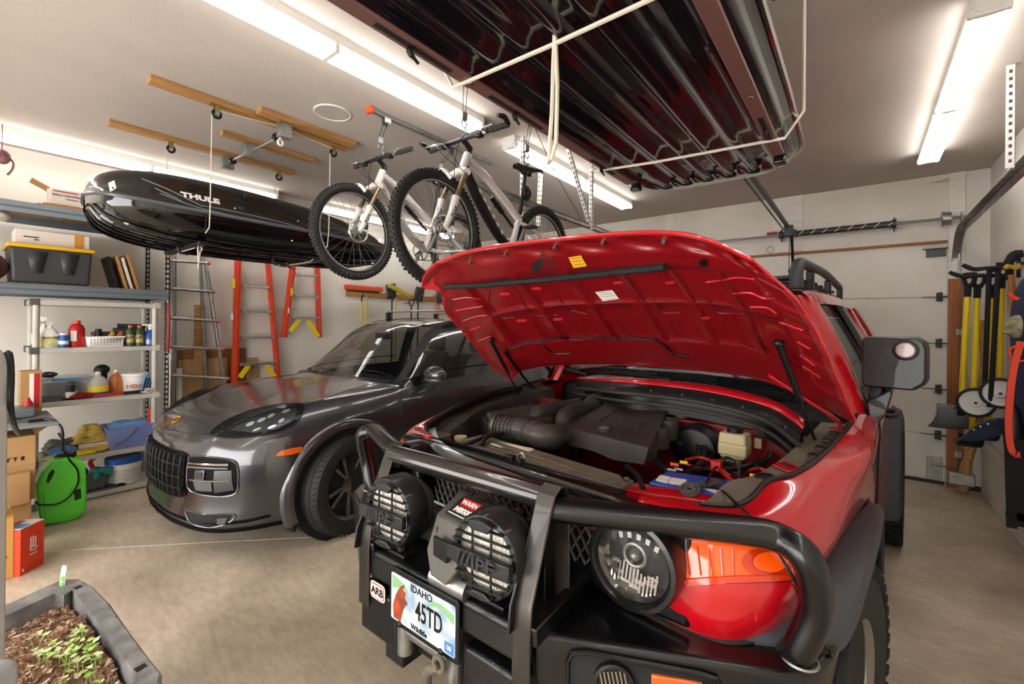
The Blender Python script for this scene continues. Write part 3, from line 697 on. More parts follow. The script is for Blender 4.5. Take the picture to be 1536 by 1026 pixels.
# ---------------- fender, corner and sides: control grid in vehicle axes ----------------
_f = [
 [(.50,.38,1.10),(.50,.35,1.085),(.50,.335,.98),(.50,.335,.86),(.50,.35,.78)],
 [(.715,.51,1.09),(.735,.41,1.075),(.72,.335,.97),(.72,.335,.86),(.72,.37,.78)],
 [(.765,.68,1.13),(.85,.60,1.085),(.875,.47,.98),(.86,.48,.88),(.84,.52,.80)],
 [(.816,.78,1.14),(.885,.78,1.10),(.925,.70,1.0),(.90,.77,.895),(.88,.78,.84)],
 [(.862,.97,1.165),(.937,1.02,1.12),(.95,1.05,1.02),(.935,1.18,.91),(.92,1.18,.87)],
 [(.888,1.42,1.19),(.975,1.25,1.15),(.972,1.42,1.02),(.955,1.60,.865),(.94,1.6,.8)],
 [(.90,1.80,1.215),(.97,1.80,1.18),(.972,1.80,1.02),(.965,1.80,.80),(.95,1.8,.5)]]
F2 = fine([[V(_f[j][i]) for j in range(7)] for i in range(5)], 8, 10)
fen = MB(); fen.grid(F2); fen2 = MB(); fen2.grid([mir(r) for r in F2], flip=True)
_all = MB(); _all.v = list(fen.v); _all.f = list(fen.f); fbv = bvh_of([_all], FJ)
fb(fen, 'fender', 'red', sm=50, solid=.012, off=1); fb(fen2, 'fender', 'red', sm=50, solid=.012, off=1)
def fp(name, poly, off, m, **k): return patch(name, poly, fbv, off, m, k.pop('par', sv), FJ, **k)
TS = [(990,799),(1040,806),(1100,812),(1160,820),(1192,832),(1204,852),(1196,868),(1150,871),(1090,873),(1032,877),(1016,868),(1006,838)]
ts = fp('turn_signal', TS, .004, 'turn_orange', cell=9)
fp('signal_bezel_step', [(1024,868),(1090,864),(1190,861),(1197,867),(1150,871),(1090,873),(1032,877)], .012, 'orange_deep', cell=7)
fp('signal_reflector', [(1150+38*math.cos(a*PI/8), 843+22*math.sin(a*PI/8)) for a in range(16)], .008, 'orange_deep', cell=7)
fp('signal_bulb', [(1152+26*math.cos(a*PI/8), 843+15*math.sin(a*PI/8)) for a in range(16)], .012, 'turn_orange', cell=7)
for i in range(5): line('signal_rib', [(1030+i*17, 818+i*1.5), (1036+i*16, 862)], fbv, .0025, 'orange_deep', sv, FJ, sm=0, off=.006)
line('signal_edge', TS, fbv, .004, 'black', sv, FJ, cl=True, sm=2, off=.001)
# lower black gap line over the bumper
for s in (1, -1): b = MB(); b.tube([(s*p.x, p.y, p.z) for p in F2[-1][:31]], .012, 6); fb(b, 'lower_seal', 'black')
# crease highlight line and shut line at the door
for s in (1, -1):
    b = MB(); b.tube([(s*(r[60].x+.001), r[60].y, r[60].z) for r in F2], .004, 6); fb(b, 'door_gap', 'black')
# gutter: black rubber strip along the inner top edge and the khaki liner inside
for s in (1, -1):
    b = MB(); b.tube([(s*p.x, p.y, p.z+.004) for p in F2[0][6:58]], .008, 6); fb(b, 'fender_edge_seal', 'black')
    b = MB()
    P = [[V((s*(p.x-.006), p.y, p.z-.004)), V((s*(p.x-.035), p.y+.02, p.z-.03)), V((s*(p.x-.12), p.y+.02, p.z-.035)), V((s*(p.x-.14), p.y+.02, p.z-.12)), V((s*(p.x-.15), p.y, p.z-.3))] for p in F2[0][8:56]]
    b.grid(P); fb(b, 'fender_liner', 'khaki' if s > 0 else 'dustblack', sm=30)
    b = MB(); b.grid([[V((s*(.55+.0*y), y, z)) for y in (.55, 1.0, 1.5)] for z in (.6, .9, 1.05)]); 
    for y0, y1, x in ((.52, 1.5, .70),): b.b2((s*x, y0, .6), (s*(x+.02), y1, 1.04))
    b.v = b.v[9:]; b.f = [tuple(i-9 for i in f) for f in b.f[4:]]; b.mi = b.mi[4:]
    fb(b, 'inner_fender', 'red')
for q in ((1.0, 'd'), (1.12, 'd'), (1.26, 'd'), (1.40, 'd')):
    b = MB(); b.box((.835+.03*(q[0]-1), q[0], 1.158+.03*(q[0]-1)), (.03, .05, .01), None); fb(b, 'liner_clip', 'black', bev=.003)
b = MB(); b.box((0, 0, 0), (.06, .075, .006), M.Translation((.775, .90, 1.128)) @ rotM(0, R(8), R(-20))); w_ = fb(b, 'warning_tag', 'red', bev=.002)
b = MB(); b.box((0, 0, .004), (.03, .04, .002), M.Translation((.775, .90, 1.128)) @ rotM(0, R(8), R(-20))); fb(b, 'tag_mark', 'darkred', w_)
b = MB(); b.ell((.735, .80, 1.10), (.04, .035, .02), 12); fb(b, 'rubber_bump', 'black')
# ---------------- flares ----------------
inn = [(.72,.37,.80),(.80,.45,.82),(.865,.60,.845),(.90,.79,.893),(.935,1.18,.908),(.952,1.45,.885),(.957,1.62,.85),(.955,1.75,.74),(.95,1.80,.55)]
out = [(.80,.42,.775),(.88,.48,.775),(.965,.60,.80),(1.0,.80,.885),(1.012,1.12,.915),(1.008,1.38,.885),(1.004,1.58,.83),(1.0,1.72,.70),(.998,1.78,.52)]
FI = crv(inn, 5); FO = crv(out, 5)
for s in (1, -1):
    b = MB(); P = []
    for a, c in zip(FI, FO):
        m1 = a.lerp(c, .55)+V((0, 0, .012)); m2 = a.lerp(c, .92)+V((0, 0, .012)); lo = c+V((0, 0, -.035)); li = c+V((-.05, 0, -.035))
        P.append([V((s*q.x, q.y, q.z)) for q in (a, a.lerp(c, .25)+V((0, 0, .002)), m1, m2, c, lo, li)])
    b.grid(P); fb(b, 'fender_flare', 'flare_grey', sm=40)
    b = MB(); b.box((s*.90, 1.50, .45), (.2, .012, .5)); fb(b, 'mud_flap', 'black')
    b = MB(); b.lathe([(.47, 0), (.47, .5), (.1, .5)], 28, M.Translation((s*.97, .98, .42)) @ M.Rotation(-s*R(90), 4, 'Y')); b.v = [p for p in b.v]; fb(b, 'wheel_well', 'blackrough')
    # rear flare
    b = MB(); P = []
    for k in range(15):
        a = R(-10+k*14.3); u = (math.cos(a), math.sin(a))
        P.append([V((s*x, 3.60+u[0]*r, .43+u[1]*r)) for x, r in ((.95, .60), (1.02, .56), (1.035, .50), (.95, .49))])
    b.grid(P); fb(b, 'rear_flare', 'flare_grey', sm=40)

for s in (1, -1):
    for y, st in ((.97, -R(7)), (3.60, 0)):
        t_ = wheel(sv, (s*(.845 if y < 2 else .90), y, .41), .41, .265, s, 'mud', st, X=FJ, rim='rim_fj', rr=.57, treadn=44)
        if s > 0 and y < 2:
            for k, ch in enumerate('    M/T    '):
                T = FJ @ M.Translation((.845, y, .41)) @ M.Rotation(st, 4, 'Z') @ M.Rotation(R(90), 4, 'Y')
                if ch != ' ': text(ch, .05, T @ M.Rotation(R(150+k*9), 4, 'Z') @ M.Translation((0, .325, .1375)) @ M.Rotation(PI, 4, 'Z') @ M.Rotation(0, 4, 'Y'), 'darkgrey', t_, 'sidewall_letter', .002)
b = MB(); b.b2((-.6, .5, .35), (.6, 4.2, .55)); b.b2((-.85, 1.9, .42), (.85, 3.1, .6)); fb(b, 'chassis', 'blackrough')
# ---------------- cab ----------------
def lerp(a, b, t): return V(a).lerp(V(b), t)
for s in (1, -1):
    side = [[(.97,1.80,.5),(.972,1.80,.75),(.975,1.80,1.02),(.972,1.80,1.18),(.935,1.82,1.235)],
            [(.965,2.3,.5),(.972,2.3,.75),(.975,2.3,1.02),(.972,2.3,1.18),(.935,2.3,1.235)],
            [(.965,2.9,.5),(.972,2.9,.75),(.975,2.9,1.02),(.968,2.9,1.18),(.93,2.9,1.24)]]
    b = MB(); b.grid(fine([[V((s*x, y, z)) for x, y, z in r] for r in side], 4, 6)); d_ = fb(b, 'door', 'red', sm=50)
    b = MB(); b.tube([(s*.977, 2.62, 1.08), (s*1.01, 2.65, 1.085), (s*1.01, 2.80, 1.085), (s*.977, 2.83, 1.08)], .013, 8, sm=3); fb(b, 'door_handle', 'black', d_)
    q = [[(.965,2.9,.95),(.975,2.9,1.05),(.968,2.9,1.18),(.93,2.9,1.24)],[(.965,3.6,1.0),(.975,3.6,1.08),(.965,3.6,1.18),(.92,3.6,1.25)],[(.95,4.2,.6),(.96,4.2,1.0),(.95,4.2,1.18),(.90,4.2,1.26)],[(.86,4.45,.6),(.87,4.47,1.0),(.85,4.45,1.18),(.80,4.4,1.28)]]
    b = MB(); b.grid(fine([[V((s*x, y, z)) for x, y, z in r] for r in q], 5, 5)); fb(b, 'quarter_panel', 'red', sm=50)
    # roof rail, pillars (solid bars with real width)
    rail = crv([(.665,1.95,1.775),(.695,2.2,1.79),(.71,2.9,1.80),(.70,3.6,1.79),(.66,4.25,1.74)], 5)
    P = []
    for p in rail: P.append([V((s*(p.x-.10), p.y, p.z+.035)), V((s*(p.x-.03), p.y, p.z+.028)), V((s*p.x, p.y, p.z)), V((s*(p.x+.025), p.y, p.z-.05)), V((s*(p.x-.02), p.y, p.z-.06))])
    b = MB(); b.grid(P); fb(b, 'roof_side', 'red', sm=50)
    A0, A1 = V((.915, 1.80, 1.20)), V((.675, 1.99, 1.775))
    b = MB(); n = 8; P = []
    for i in range(n+1):
        t = i/n; p = A0.lerp(A1, t)+V((.02*math.sin(PI*t), 0, 0)); w = .15-.05*t
        P.append([V((s*(p.x-.075), p.y-.03, p.z)), V((s*(p.x-.05), p.y-.045, p.z+.005)), V((s*p.x, p.y-.02, p.z)), V((s*(p.x+.014), p.y+.04, p.z)), V((s*(p.x+.01), p.y+w, p.z)), V((s*(p.x-.02), p.y+w, p.z))])
    b.grid(P); fb(b, 'windshield_pillar', 'red', sm=50)
    for y0, y1, w0 in ((2.86, 2.84, .09), (3.35, 3.45, .16), (4.1, 4.0, .3)):
        b = MB(); P = []
        for i in range(7):
            t = i/6; p = V((.93, y0, 1.22)).lerp(V((.70, y1, 1.78)), t)+V((.02*math.sin(PI*t), 0, 0))
            P.append([V((s*(p.x-.02), p.y, p.z)), V((s*(p.x+.005), p.y, p.z)), V((s*(p.x+.005), p.y+w0, p.z)), V((s*(p.x-.02), p.y+w0, p.z))])
        b.grid(P); fb(b, 'pillar', 'black' if w0 < .1 else 'red', sm=50)
    def gpt(y, t): p = V((.925, y, 1.235)).lerp(V((.69, y, 1.76)), t)+V((.015*math.sin(PI*t), 0, 0)); return V((s*(p.x-.012), p.y, p.z))
    for y0, y1 in ((1.86, 2.88), (2.94, 4.1)):
        b = MB(); b.grid([[gpt(y0+(y1-y0)*j/6+(.16*i/5 if (j == 0 and y0 < 2) else 0), i/5) for j in range(7)] for i in range(6)]); fb(b, 'side_window', 'glass_clear', solid=.004)
        b = MB(); b.tube([gpt(y0+.1, .02), gpt(y0+.24, .95), gpt(y0+.34, 1), gpt(y1-.1, 1), gpt(y1, .9), gpt(y1, .02)], .012, 6, cl=True); fb(b, 'window_seal', 'black')
b = MB(); P = []
for y, z in ((1.95, 1.80), (2.2, 1.825), (2.9, 1.84), (3.6, 1.83), (4.2, 1.78), (4.35, 1.70)):
    hw = .60 if y > 2.1 else .58; P.append([V((hw*x, y, z+.02*(1-x*x))) for x in (-1, -.6, 0, .6, 1)])
b.grid(fine(P, 3, 3)); fb(b, 'roof', 'red', sm=50)
b = MB(); P = [[V((.60*x, 1.99+.05*(abs(x)**2), 1.80)) for x in (-1, -.5, 0, .5, 1)], [V((.85*x, 1.78+.04*abs(x)**2, 1.25)) for x in (-1, -.5, 0, .5, 1)]]
b.grid(fine(P, 4, 4)); fb(b, 'windshield', 'glass_clear', solid=.005)
b = MB(); b.grid([[V((.6*x, 4.36, 1.70)) for x in (-1, 1)], [V((.75*x, 4.46, 1.27)) for x in (-1, 1)]]); b.grid([[V((.8*x, 4.47, 1.27)) for x in (-1, 1)], [V((.8*x, 4.5, .6)) for x in (-1, 1)]]); fb(b, 'tailgate', 'black', solid=.01)
b = MB(); b.b2((-.85, 1.85, .95), (.85, 2.15, 1.17)); b.b2((-.9, 1.9, .5), (.9, 4.3, .62)); fb(b, 'dashboard', 'interior', bev=.04)
for x in (-.36, .36): b = MB(); b.box((x, 2.7, .8), (.5, .5, .2)); b.box((x, 2.98, 1.15), (.48, .15, .6)); b.box((x, 3.02, 1.53), (.26, .1, .16)); fb(b, 'seat', 'interior', bev=.05, seg=3)
b = MB(); b.torus((.36, 2.25, 1.2), .18, .015, (0, -1, .6), 24); b.box((.36, 2.25, 1.2), (.3, .02, .05)); fb(b, 'steering_wheel', 'interior')
# roof rack
rk = MB(); rk.b2((-.6, 2.1, 1.885), (.6, 2.14, 1.905)); rk = fb(rk, 'roof_rack', 'flare_grey', bev=.006)
for s in (1, -1): b = MB(); b.tube([(s*.60, 2.05, 1.83), (s*.60, 2.05, 1.92), (s*.602, 2.10, 1.965), (s*.61, 2.2, 1.975), (s*.62, 2.9, 1.985), (s*.60, 3.9, 1.96)], [.036, .034, .033, .03, .026, .026], 12, sm=4); fb(b, 'rack_rail', 'flare_grey', rk)
for y in (2.45, 3.2, 3.9):
    for s in (1, -1): b = MB(); b.box((s*.605, y, 1.89), (.04, .07, .14)); fb(b, 'rack_foot', 'black', rk, bev=.01)
for y in (2.25, 2.5, 2.75, 3.0, 3.3, 3.6): b = MB(); b.box((0, y, 1.90), (1.2, .05, .02)); fb(b, 'rack_slat', 'black', rk, bev=.006)
# mirror
for s in (1, -1):
    X = M.Translation((s*1.022, 1.84, 1.445)) @ M.Rotation(-s*R(6), 4, 'Z')
    b = MB(X); w, h = .118, .122
    pts = [(-w, h*.9), (-w*.9, h), (w*.7, h), (w*.93, h*.85), (w, h*.6), (w, -h*.55), (w*.9, -h*.75), (w*.6, -h), (-w*.85, -h), (-w, -h*.9)]
    b.prism([(s*p[0], p[1]) for p in pts], -.045, .04, M.Rotation(R(90), 4, 'X'), .95); o = fb(b, 'side_mirror', 'tex_black', bev=.014, seg=3)
    b = MB(X @ M.Translation((s*.045, -.042, .062)) @ M.Rotation(R(90), 4, 'X')); b.lathe([(.046, 0), (.046, .006), (.036, .010)], 24); fb(b, 'lamp_bezel', 'black', o)
    b = MB(X @ M.Translation((s*.045, -.05, .062)) @ M.Rotation(R(90), 4, 'X')); b.lathe([(.036, 0), (.030, .006), (0, .009)], 20)
    for k in range(-3, 4): b.box((0, k*.009, .008), (.06*math.cos(k*.35), .002, .004)); b.box((k*.009, 0, .008), (.002, .06*math.cos(k*.35), .004))
    fb(b, 'puddle_lamp', 'pinkish', o)
    b = MB(); b.tube([(s*.955, 1.86, 1.27), (s*.97, 1.86, 1.33)], .03, 10); b.prism([(s*.93, 1.26), (s*1.01, 1.325), (s*1.02, 1.31), (s*1.0, 1.22), (s*.965, 1.15), (s*.94, 1.17)], -1.94, -1.78, M.Rotation(R(90), 4, 'X')); fb(b, 'mirror_arm', 'tex_black', o, bev=.006)

# ---------------- nose: grille, headlights ----------------
b = MB(); 
NY = .33
b.grid([[V((x, NY+.04*abs(x)**2, z)) for x in (-.5, -.46, -.44)] for z in (.80, 1.08)]); b = MB()
for x0, x1, z0, z1 in ((-.66, -.44, .80, 1.09), (.44, .66, .80, 1.09), (-.44, .44, 1.04, 1.09), (-.44, .44, .80, .855)): b.b2((x0, NY, z0), (x1, NY+.05, z1))
fb(b, 'grille_shell', 'bar_black', bev=.012, seg=3)
b = MB(); b.tube([(-.43, NY-.005, .87), (-.43, NY-.005, 1.03), (-.41, NY-.005, 1.045), (.41, NY-.005, 1.045), (.43, NY-.005, 1.03), (.43, NY-.005, .87), (.41, NY-.005, .85), (-.41, NY-.005, .85)], .012, 8, True); gs = fb(b, 'grille_frame', 'bar_black')
b = MB(); b.b2((-.44, NY+.045, .85), (.44, NY+.05, 1.05)); fb(b, 'grille_backing', 'blackrough', gs)
b = MB()
for k in range(-24, 25):
    for sg in (-1, 1):
        x0 = k*.036; a = (x0-sg*.06, .852); c = (x0+sg*.06, 1.048)
        def clip(a, c):
            t0, t1 = 0, 1
            for lo, hi in ((-.425, .425),):
                dx = c[0]-a[0]
                for e, f_ in ((lo-a[0], 1), (hi-a[0], -1)):
                    t = e/dx
                    if dx*f_ > 0: t0 = max(t0, t)
                    else: t1 = min(t1, t)
            return (t0, t1)
        t0, t1 = clip(a, c)
        if t1-t0 > .05: b.bar((a[0]+(c[0]-a[0])*t0, NY+.006*sg, a[1]+(c[1]-a[1])*t0), (a[0]+(c[0]-a[0])*t1, NY+.006*sg, a[1]+(c[1]-a[1])*t1), .004, .008, (0, 1, 0))
fb(b, 'grille_mesh', 'galv', gs, sm=0)
for i, ch in enumerate('TOYOTA'):
    p = FJ @ V((-.175+i*.062, NY-.028, .925)); text(ch, .088, M.Translation(p) @ M.Rotation(-R(4.2), 4, 'Z') @ M.Rotation(R(90), 4, 'X'), 'chrome_dark', gs, 'emblem_letter', .009, .002, 1.05)

# glossy grey strip on top of the grille
b = MB(); P = []
for i in range(25):
    x = -.66+i*1.32/24; y = .22+.30*abs(x/.72)**2.2; z = 1.085-.01*abs(x)-.05*ss(0, .45, x)
    P.append([V((x, y, z)), V((x, y+.015, z+.012)), V((x, y+.055, z+.014)), V((x, y+.06, z))])
b.grid(P); fb(b, 'grille_top_trim', 'trim_silver', sm=50)

b = MB(); b.b2((-.6, .32, 1.03), (.44, .38, 1.06)); fb(b, 'upper_shell', 'black')
for s in (1, -1):
    T = M.Translation((s*.531, .25, .960)) @ M.Rotation(s*R(3), 4, 'Z') @ M.Rotation(R(90), 4, 'X')   # local z = forward (-y)
    b = MB(T); b.lathe([(.128, -.12), (.130, -.02), (.124, .004), (.112, .006), (.103, -.006), (.101, -.05)], 48); hs = fb(b, 'headlight_ring', 'bar_black')
    b = MB(T); b.lathe([(.102, -.012), (.095, -.04), (.07, -.075), (.035, -.095), (.03, -.07), (0, -.07)], 40, cap=0)
    hr = fb(b, 'headlight_reflector', 'reflector', hs, sm=25)
    b = MB(T)
    for k in range(9):
        a = R(-150+k*15+random.uniform(-3, 3)); r = .062+.016*random.random(); b.box((math.cos(a)*r, math.sin(a)*r, -.045), (.03, .008+.006*random.random(), .02), M.Rotation(random.uniform(-.25, .25), 4, 'Z'))
    for k in range(13): b.box((-.06+k*.0105, -.048-.012*math.cos(k*.7), -.035), (.005, .055, .008), M.Rotation(R(-8), 4, 'Z'))
    for k in range(6): b.box((-.05+k*.018, .062, -.04), (.012, .016, .01), M.Rotation(R(20-k*8), 4, 'Z'))
    fb(b, 'reflector_facets', 'chrome', hr, sm=0)
    b = MB(T); b.torus((.0, .012, -.03), .03, .006, (0, 0, 1), 24); b.ell((0, .012, -.035), (.017, .017, .02), 14); b.bar((-.01, -.07, -.045), (-.004, -.01, -.04), .02, .008); fb(b, 'bulb_shield', 'galv', hr)
    b = MB(T); b.lathe([(.101, -.004), (.094, .004), (.06, .012), (0, .016)], 40); fb(b, 'headlight_lens', 'lens', hs)
# ---------------- bumper (stands square to the room) ----------------
WX = -1.03
def wm(P): return [V((2*WX-p[0], p[1], p[2])) for p in P]
top = [onZ(x, y, .78) for x, y in ((797, 950), (930, 973), (1100, 1001), (1185, 1018), (1228, 1008), (1250, 988), (1265, 952), (1290, 885))]
top = top+[onZ(1290, 885, .78)+V((-.12, .25, 0)), V((top[0].x-.02, top[0].y+.42, .78))]
for mm_ in (lambda P: [V(p) for p in P], wm):
    T = mm_(top); 
    if mm_ is wm: T = T[::-1]
    b = MB(); n = len(T)
    v = [(p.x, p.y, .78) for p in T]+[(p.x, p.y, .755) for p in T]+[(p.x*.94+WX*.06, p.y+.03, .40) for p in T]
    c_ = sum(T, V())/n
    v = [(c_.x+(p.x-c_.x)*.985, c_.y+(p.y-c_.y)*.98, .785) for p in T]+[(p.x, p.y, .77) for p in T]+[(p.x+(WX-p.x)*.03, p.y+.02, .44) for p in T]
    f = [tuple(range(n))]+[(i+n*k, (i+1) % n+n*k, (i+1) % n+n*(k+1), i+n*(k+1)) for k in range(2) for i in range(n)]+[tuple(range(3*n-1, 2*n-1, -1))]
    b.add(v, f); bw = b.build('bumper_wing', 'bar_black', sv, sm=35, bev=.012, seg=3)
# fog lamp pocket in the right wing
def wingpt(x, y, d=0): # on the wing front face
    p0, p1 = top[0]+V((0, .0, 0)), top[2]
    dr = (p1-p0).normalized(); nn = V((dr.y, -dr.x, 0)).normalized(); o = onP(x, y, p0+nn*d, nn); return o
PK = [(852,990),(858,980),(880,978),(960,993),(1050,1010),(1075,1018),(1085,1040),(1085,1075),(852,1060)]
P = [wingpt(x, y, .006) for x, y in PK]
b = MB(); b.add(P, [tuple(range(len(P)))]); b.build('lamp_pocket', 'blackrough', sv, solid=.004, off=0)
b = MB(); b.tube(P, .007, 8, True); b.build('pocket_rim', 'bar_black', sv)
nn = (top[2]-top[0]).normalized(); nn = V((nn.y, -nn.x, 0))
c0 = wingpt(921, 1022, .012); b = MB(look(c0, nn)); b.lathe([(.05, -.02), (.05, .012), (.043, .014), (.04, .002)], 28); fgo = b.build('fog_lamp', 'black', sv)
b = MB(look(c0, nn)); b.lathe([(.04, .004), (.02, -.012), (0, -.014)], 24, cap=0)
for k in range(7): b.box((-.03+k*.01, .004, .004), (.004, .05, .006), M.Rotation(R(12), 4, 'Z'))
b.build('fog_reflector', 'reflector', fgo, sm=25)
c1 = wingpt(1015, 1026, .012); b = MB(look(c1, nn)); b.box((0, 0, 0), (.12, .03, .012)); b.build('marker_lamp', 'amber', sv, bev=.004)
# centre section
yf = .935  # front face
XLf, XRt = -1.40, -.69
b = MB(); b.b2((XLf-.02, yf, .70), (XRt+.02, yf+.03, .795)); b.b2((XLf-.02, yf, .765), (XRt+.02, yf+.40, .80)); cb = b.build('bumper_deck', 'tex_black', sv, bev=.014, seg=3)
for x0, x1 in ((XLf-.02, -1.215), (-.905, XRt+.02)):
    b = MB(); b.b2((x0, yf+.0, .50), (x1, yf+.25, .665)); b.build('bumper_box', 'tex_black', sv, bev=.012, seg=3)
b = MB(); b.b2((XLf, yf+.12, .42), (XRt, yf+.3, .76)); b.b2((XLf+.06, yf+.05, .40), (XLf+.16, yf+.2, .5)); b.b2((XRt-.06, yf+.05, .36), (XRt+.05, yf+.2, .5)); b.build('winch_cradle', 'blackrough', sv, bev=.006)
# badge
p = onY(567, 887, yf-.004); X = M.Translation(p) @ M.Rotation(R(90), 4, 'X')
def rrect(w, h, r, n=4): return [(sx*(w/2-r)+r*math.cos(a), sy*(h/2-r)+r*math.sin(a)) for sx, sy, a0 in ((1, 1, 0), (-1, 1, 90), (-1, -1, 180), (1, -1, 270)) for a in [R(a0+90*i/n) for i in range(n+1)]]
b = MB(X); b.prism(rrect(.082, .058, .014), 0, .002); bdg = b.build('maker_badge', 'sticker_white', sv)
b = MB(X); b.prism(rrect(.074, .050, .012), .002, .003); b.build('badge_border', 'orange', bdg)
b = MB(X); b.prism(rrect(.066, .042, .009), .003, .0036); b.build('badge_field', 'sticker_white', bdg)
text('ARB', .036, X @ M.Translation((0, 0, .004)), 'black', bdg, 'badge_lettering', .0006, .0012)
# rollers and tube under the plate
for x, y in ((-1.19, yf), (-.955, yf)): b = MB(); b.cyl((x, y+.02, .50), (x, y+.02, .69), .026, 16); b.build('fairlead_roller', 'galv', sv, bev=.004)
b = MB(); b.cyl((-1.17, yf+.03, .58), (-.97, yf+.03, .58), .026, 16); b.build('fairlead_roller', 'galv', sv, bev=.004)
hk = MB(); c = onY(658, 1024, yf-.03)+V((0, 0, -.035)); hk.tube([c+V((.0, 0, .075)), c+V((-.045, 0, .05)), c+V((-.055, 0, -.0)), c+V((-.03, 0, -.05)), c+V((.01, 0, -.055)), c+V((.035, 0, -.02))], [.01, .016, .018, .016, .012, .006], 10, sm=4); hk.torus(c+V((.0, 0, .09)), .02, .008, (0, 1, 0), 16); hk.build('winch_hook', 'dusty', sv)
b = MB(); b.tube([c+V((.06, .0, .02)), c+V((.03, .01, -.01)), c+V((.035, 0, -.05))], .018, 8, sm=3); b.build('clevis', 'rusty', sv)
# licence plate
pc = V((-1.068, yf-.014, .703)); X = M.Translation(pc) @ M.Rotation(R(90), 4, 'X')
b = MB(X); b.prism(rrect(.325, .185, .012), -.006, .002); pl = b.build('licence_plate', 'black', sv, bev=.002)
def plate_mat():
    m = bpy.data.materials.new('plate_art'); m.use_nodes = True; nt = m.node_tree; N = nt.nodes; L = nt.links; b = N['Principled BSDF']; b.inputs['Roughness'].default_value = .4
    tc = N.new('ShaderNodeTexCoord'); n = N.new('ShaderNodeTexNoise'); n.inputs['Scale'].default_value = 14; L.new(tc.outputs['Object'], n.inputs[0])
    r = N.new('ShaderNodeValToRGB'); r.color_ramp.elements[0].position = .38; r.color_ramp.elements[1].position = .62
    r.color_ramp.elements[0].color = lin('8aa3bd'); r.color_ramp.elements[1].color = lin('c6cbc9'); e = r.color_ramp.elements.new(.5); e.color = lin('b4c0c8')
    L.new(n.outputs[0], r.inputs[0]); L.new(r.outputs[0], b.inputs['Base Color']); MATS['plate_art'] = m
plate_mat()
b = MB(X); b.prism(rrect(.300, .152, .008), .002, .0035); b.build('plate_face', 'plate_art', pl)

for q in (((-.145, .07), (-.08, .055), (-.06, .035), (-.10, .04), (-.145, .025)), ((.03, .03), (.07, .045), (.10, .04), (.145, .02), (.145, .05), (.09, .06), (.05, .055))): b = MB(X); b.add([(x, y, .0038) for x, y in q], [tuple(range(len(q)))]); b.build('plate_hill', 'moss', pl)
b = MB(X); b.prism([(-.135, -.07), (-.14, -.03), (-.125, .01), (-.105, .04), (-.085, .055), (-.082, .05), (-.09, .035), (-.075, .03), (-.08, .012), (-.065, -.002), (-.078, -.012), (-.09, -.035), (-.10, -.07)], .0038, .0045); b.build('trout_picture', 'fish_orange', pl)
text('IDAHO', .032, X @ M.Translation((.0, .058, .0045)), 'black', pl, 'state_name', .0004, .0004)
text('45TD', .085, X @ M.Translation((.035, -.004, .0045)), 'black', pl, 'plate_number', .0006, .0012, .62)
text('Wildlife', .024, X @ M.Translation((-.01, -.062, .0045)), 'black', pl, 'plate_caption', .0004, .0004)
b = MB(X); b.box((.125, -.055, .004), (.038, .032, .001)); b.build('year_sticker', 'plateblue', pl)
text('08', .02, X @ M.Translation((.125, -.055, .005)), 'sticker_white', pl, 'year_number', .0003)
for x in (-.105, .09): b = MB(X); b.ell((x, -.082, .004), (.011, .011, .006)); b.build('plate_bolt', 'black', pl)
# uprights of the bull bar

def upright(xc):
    prof = [(-.008, .60), (-.008, .80), (.0, .87), (.085, 1.085), (.105, 1.13), (.14, 1.15), (.175, 1.135), (.19, 1.09), (.195, .80)]
    b = MB(); w = .029; P = []
    for i, (y, z) in enumerate(prof):
        a = V((prof[max(i-1, 0)])); c = V(prof[min(i+1, len(prof)-1)]); d = (c-a).normalized(); n_ = (-d.y, d.x)
        P.append([V((xc+sx*w, .93+y+n_[0]*o, z+n_[1]*o)) for sx, o in ((-1, 0), (1, 0), (1, -.008), (-1, -.008))])
    P = [r+[r[0]] for r in P]; b.grid(P); o = b.build('bar_upright', 'bar_worn', sv, sm=25, bev=.003)
    b = MB(); poly = [(-.03, .80), (-.022, .87), (.088, 1.08), (.14, 1.14), (.185, 1.09), (.19, .80), (.14, .80), (.14, 1.0), (.06, .93), (.03, .80)]
    b.prism([(.93+y, z) for y, z in poly], -w, -w+.008, M.Translation((xc, 0, 0)) @ M(((0, 0, 1, 0), (1, 0, 0, 0), (0, 1, 0, 0), (0, 0, 0, 1)))); b.build('upright_web', 'bar_black', sv, bev=.002)
    b = MB(); b.bar((xc+.03, .93+.0, .80), (xc+.03, .93+.42, .83), .03, .05); b.build('deck_brace', 'bar_black', sv, bev=.004)
UL, UR = -1.385, -.685
upright(UL); upright(UR)
ty = 1.065
b = MB(); b.cyl((UL, 1.053, 1.105), (UR, 1.07, 1.105), .036, 24); b.build('top_tube', 'bar_tube', sv)
lp = [V((UR, 1.062, 1.082)), onZ(900, 770.5, 1.083), onZ(980, 780, 1.085), onZ(1060, 789, 1.087), onZ(1120, 796, 1.087), onZ(1168, 807, 1.08)]
WXb = -1.0
lp += [onX(1206, 833, -.100), onX(1221, 872, -.081), onX(1223, 920, -.079), onZ(1200, 972, .815), onZ(1186, 986, .775)]
for Q in (lp, [V((2*WXb-p[0], p[1], p[2])) for p in lp]):
    b = MB(); Q = list(Q)
    if Q is not lp and Q[0].x < WX: Q[0] = V((UL, 1.062, 1.09))
    b.tube(Q, .0365, 20, sm=5); b.build('bar_loop', 'bar_black', sv)
    b = MB(); e = Q[-2]; b.torus((e.x, e.y, .787), .038, .004, (0, 0, 1), 24, 6); b.build('weld_bead', 'galv', sv)
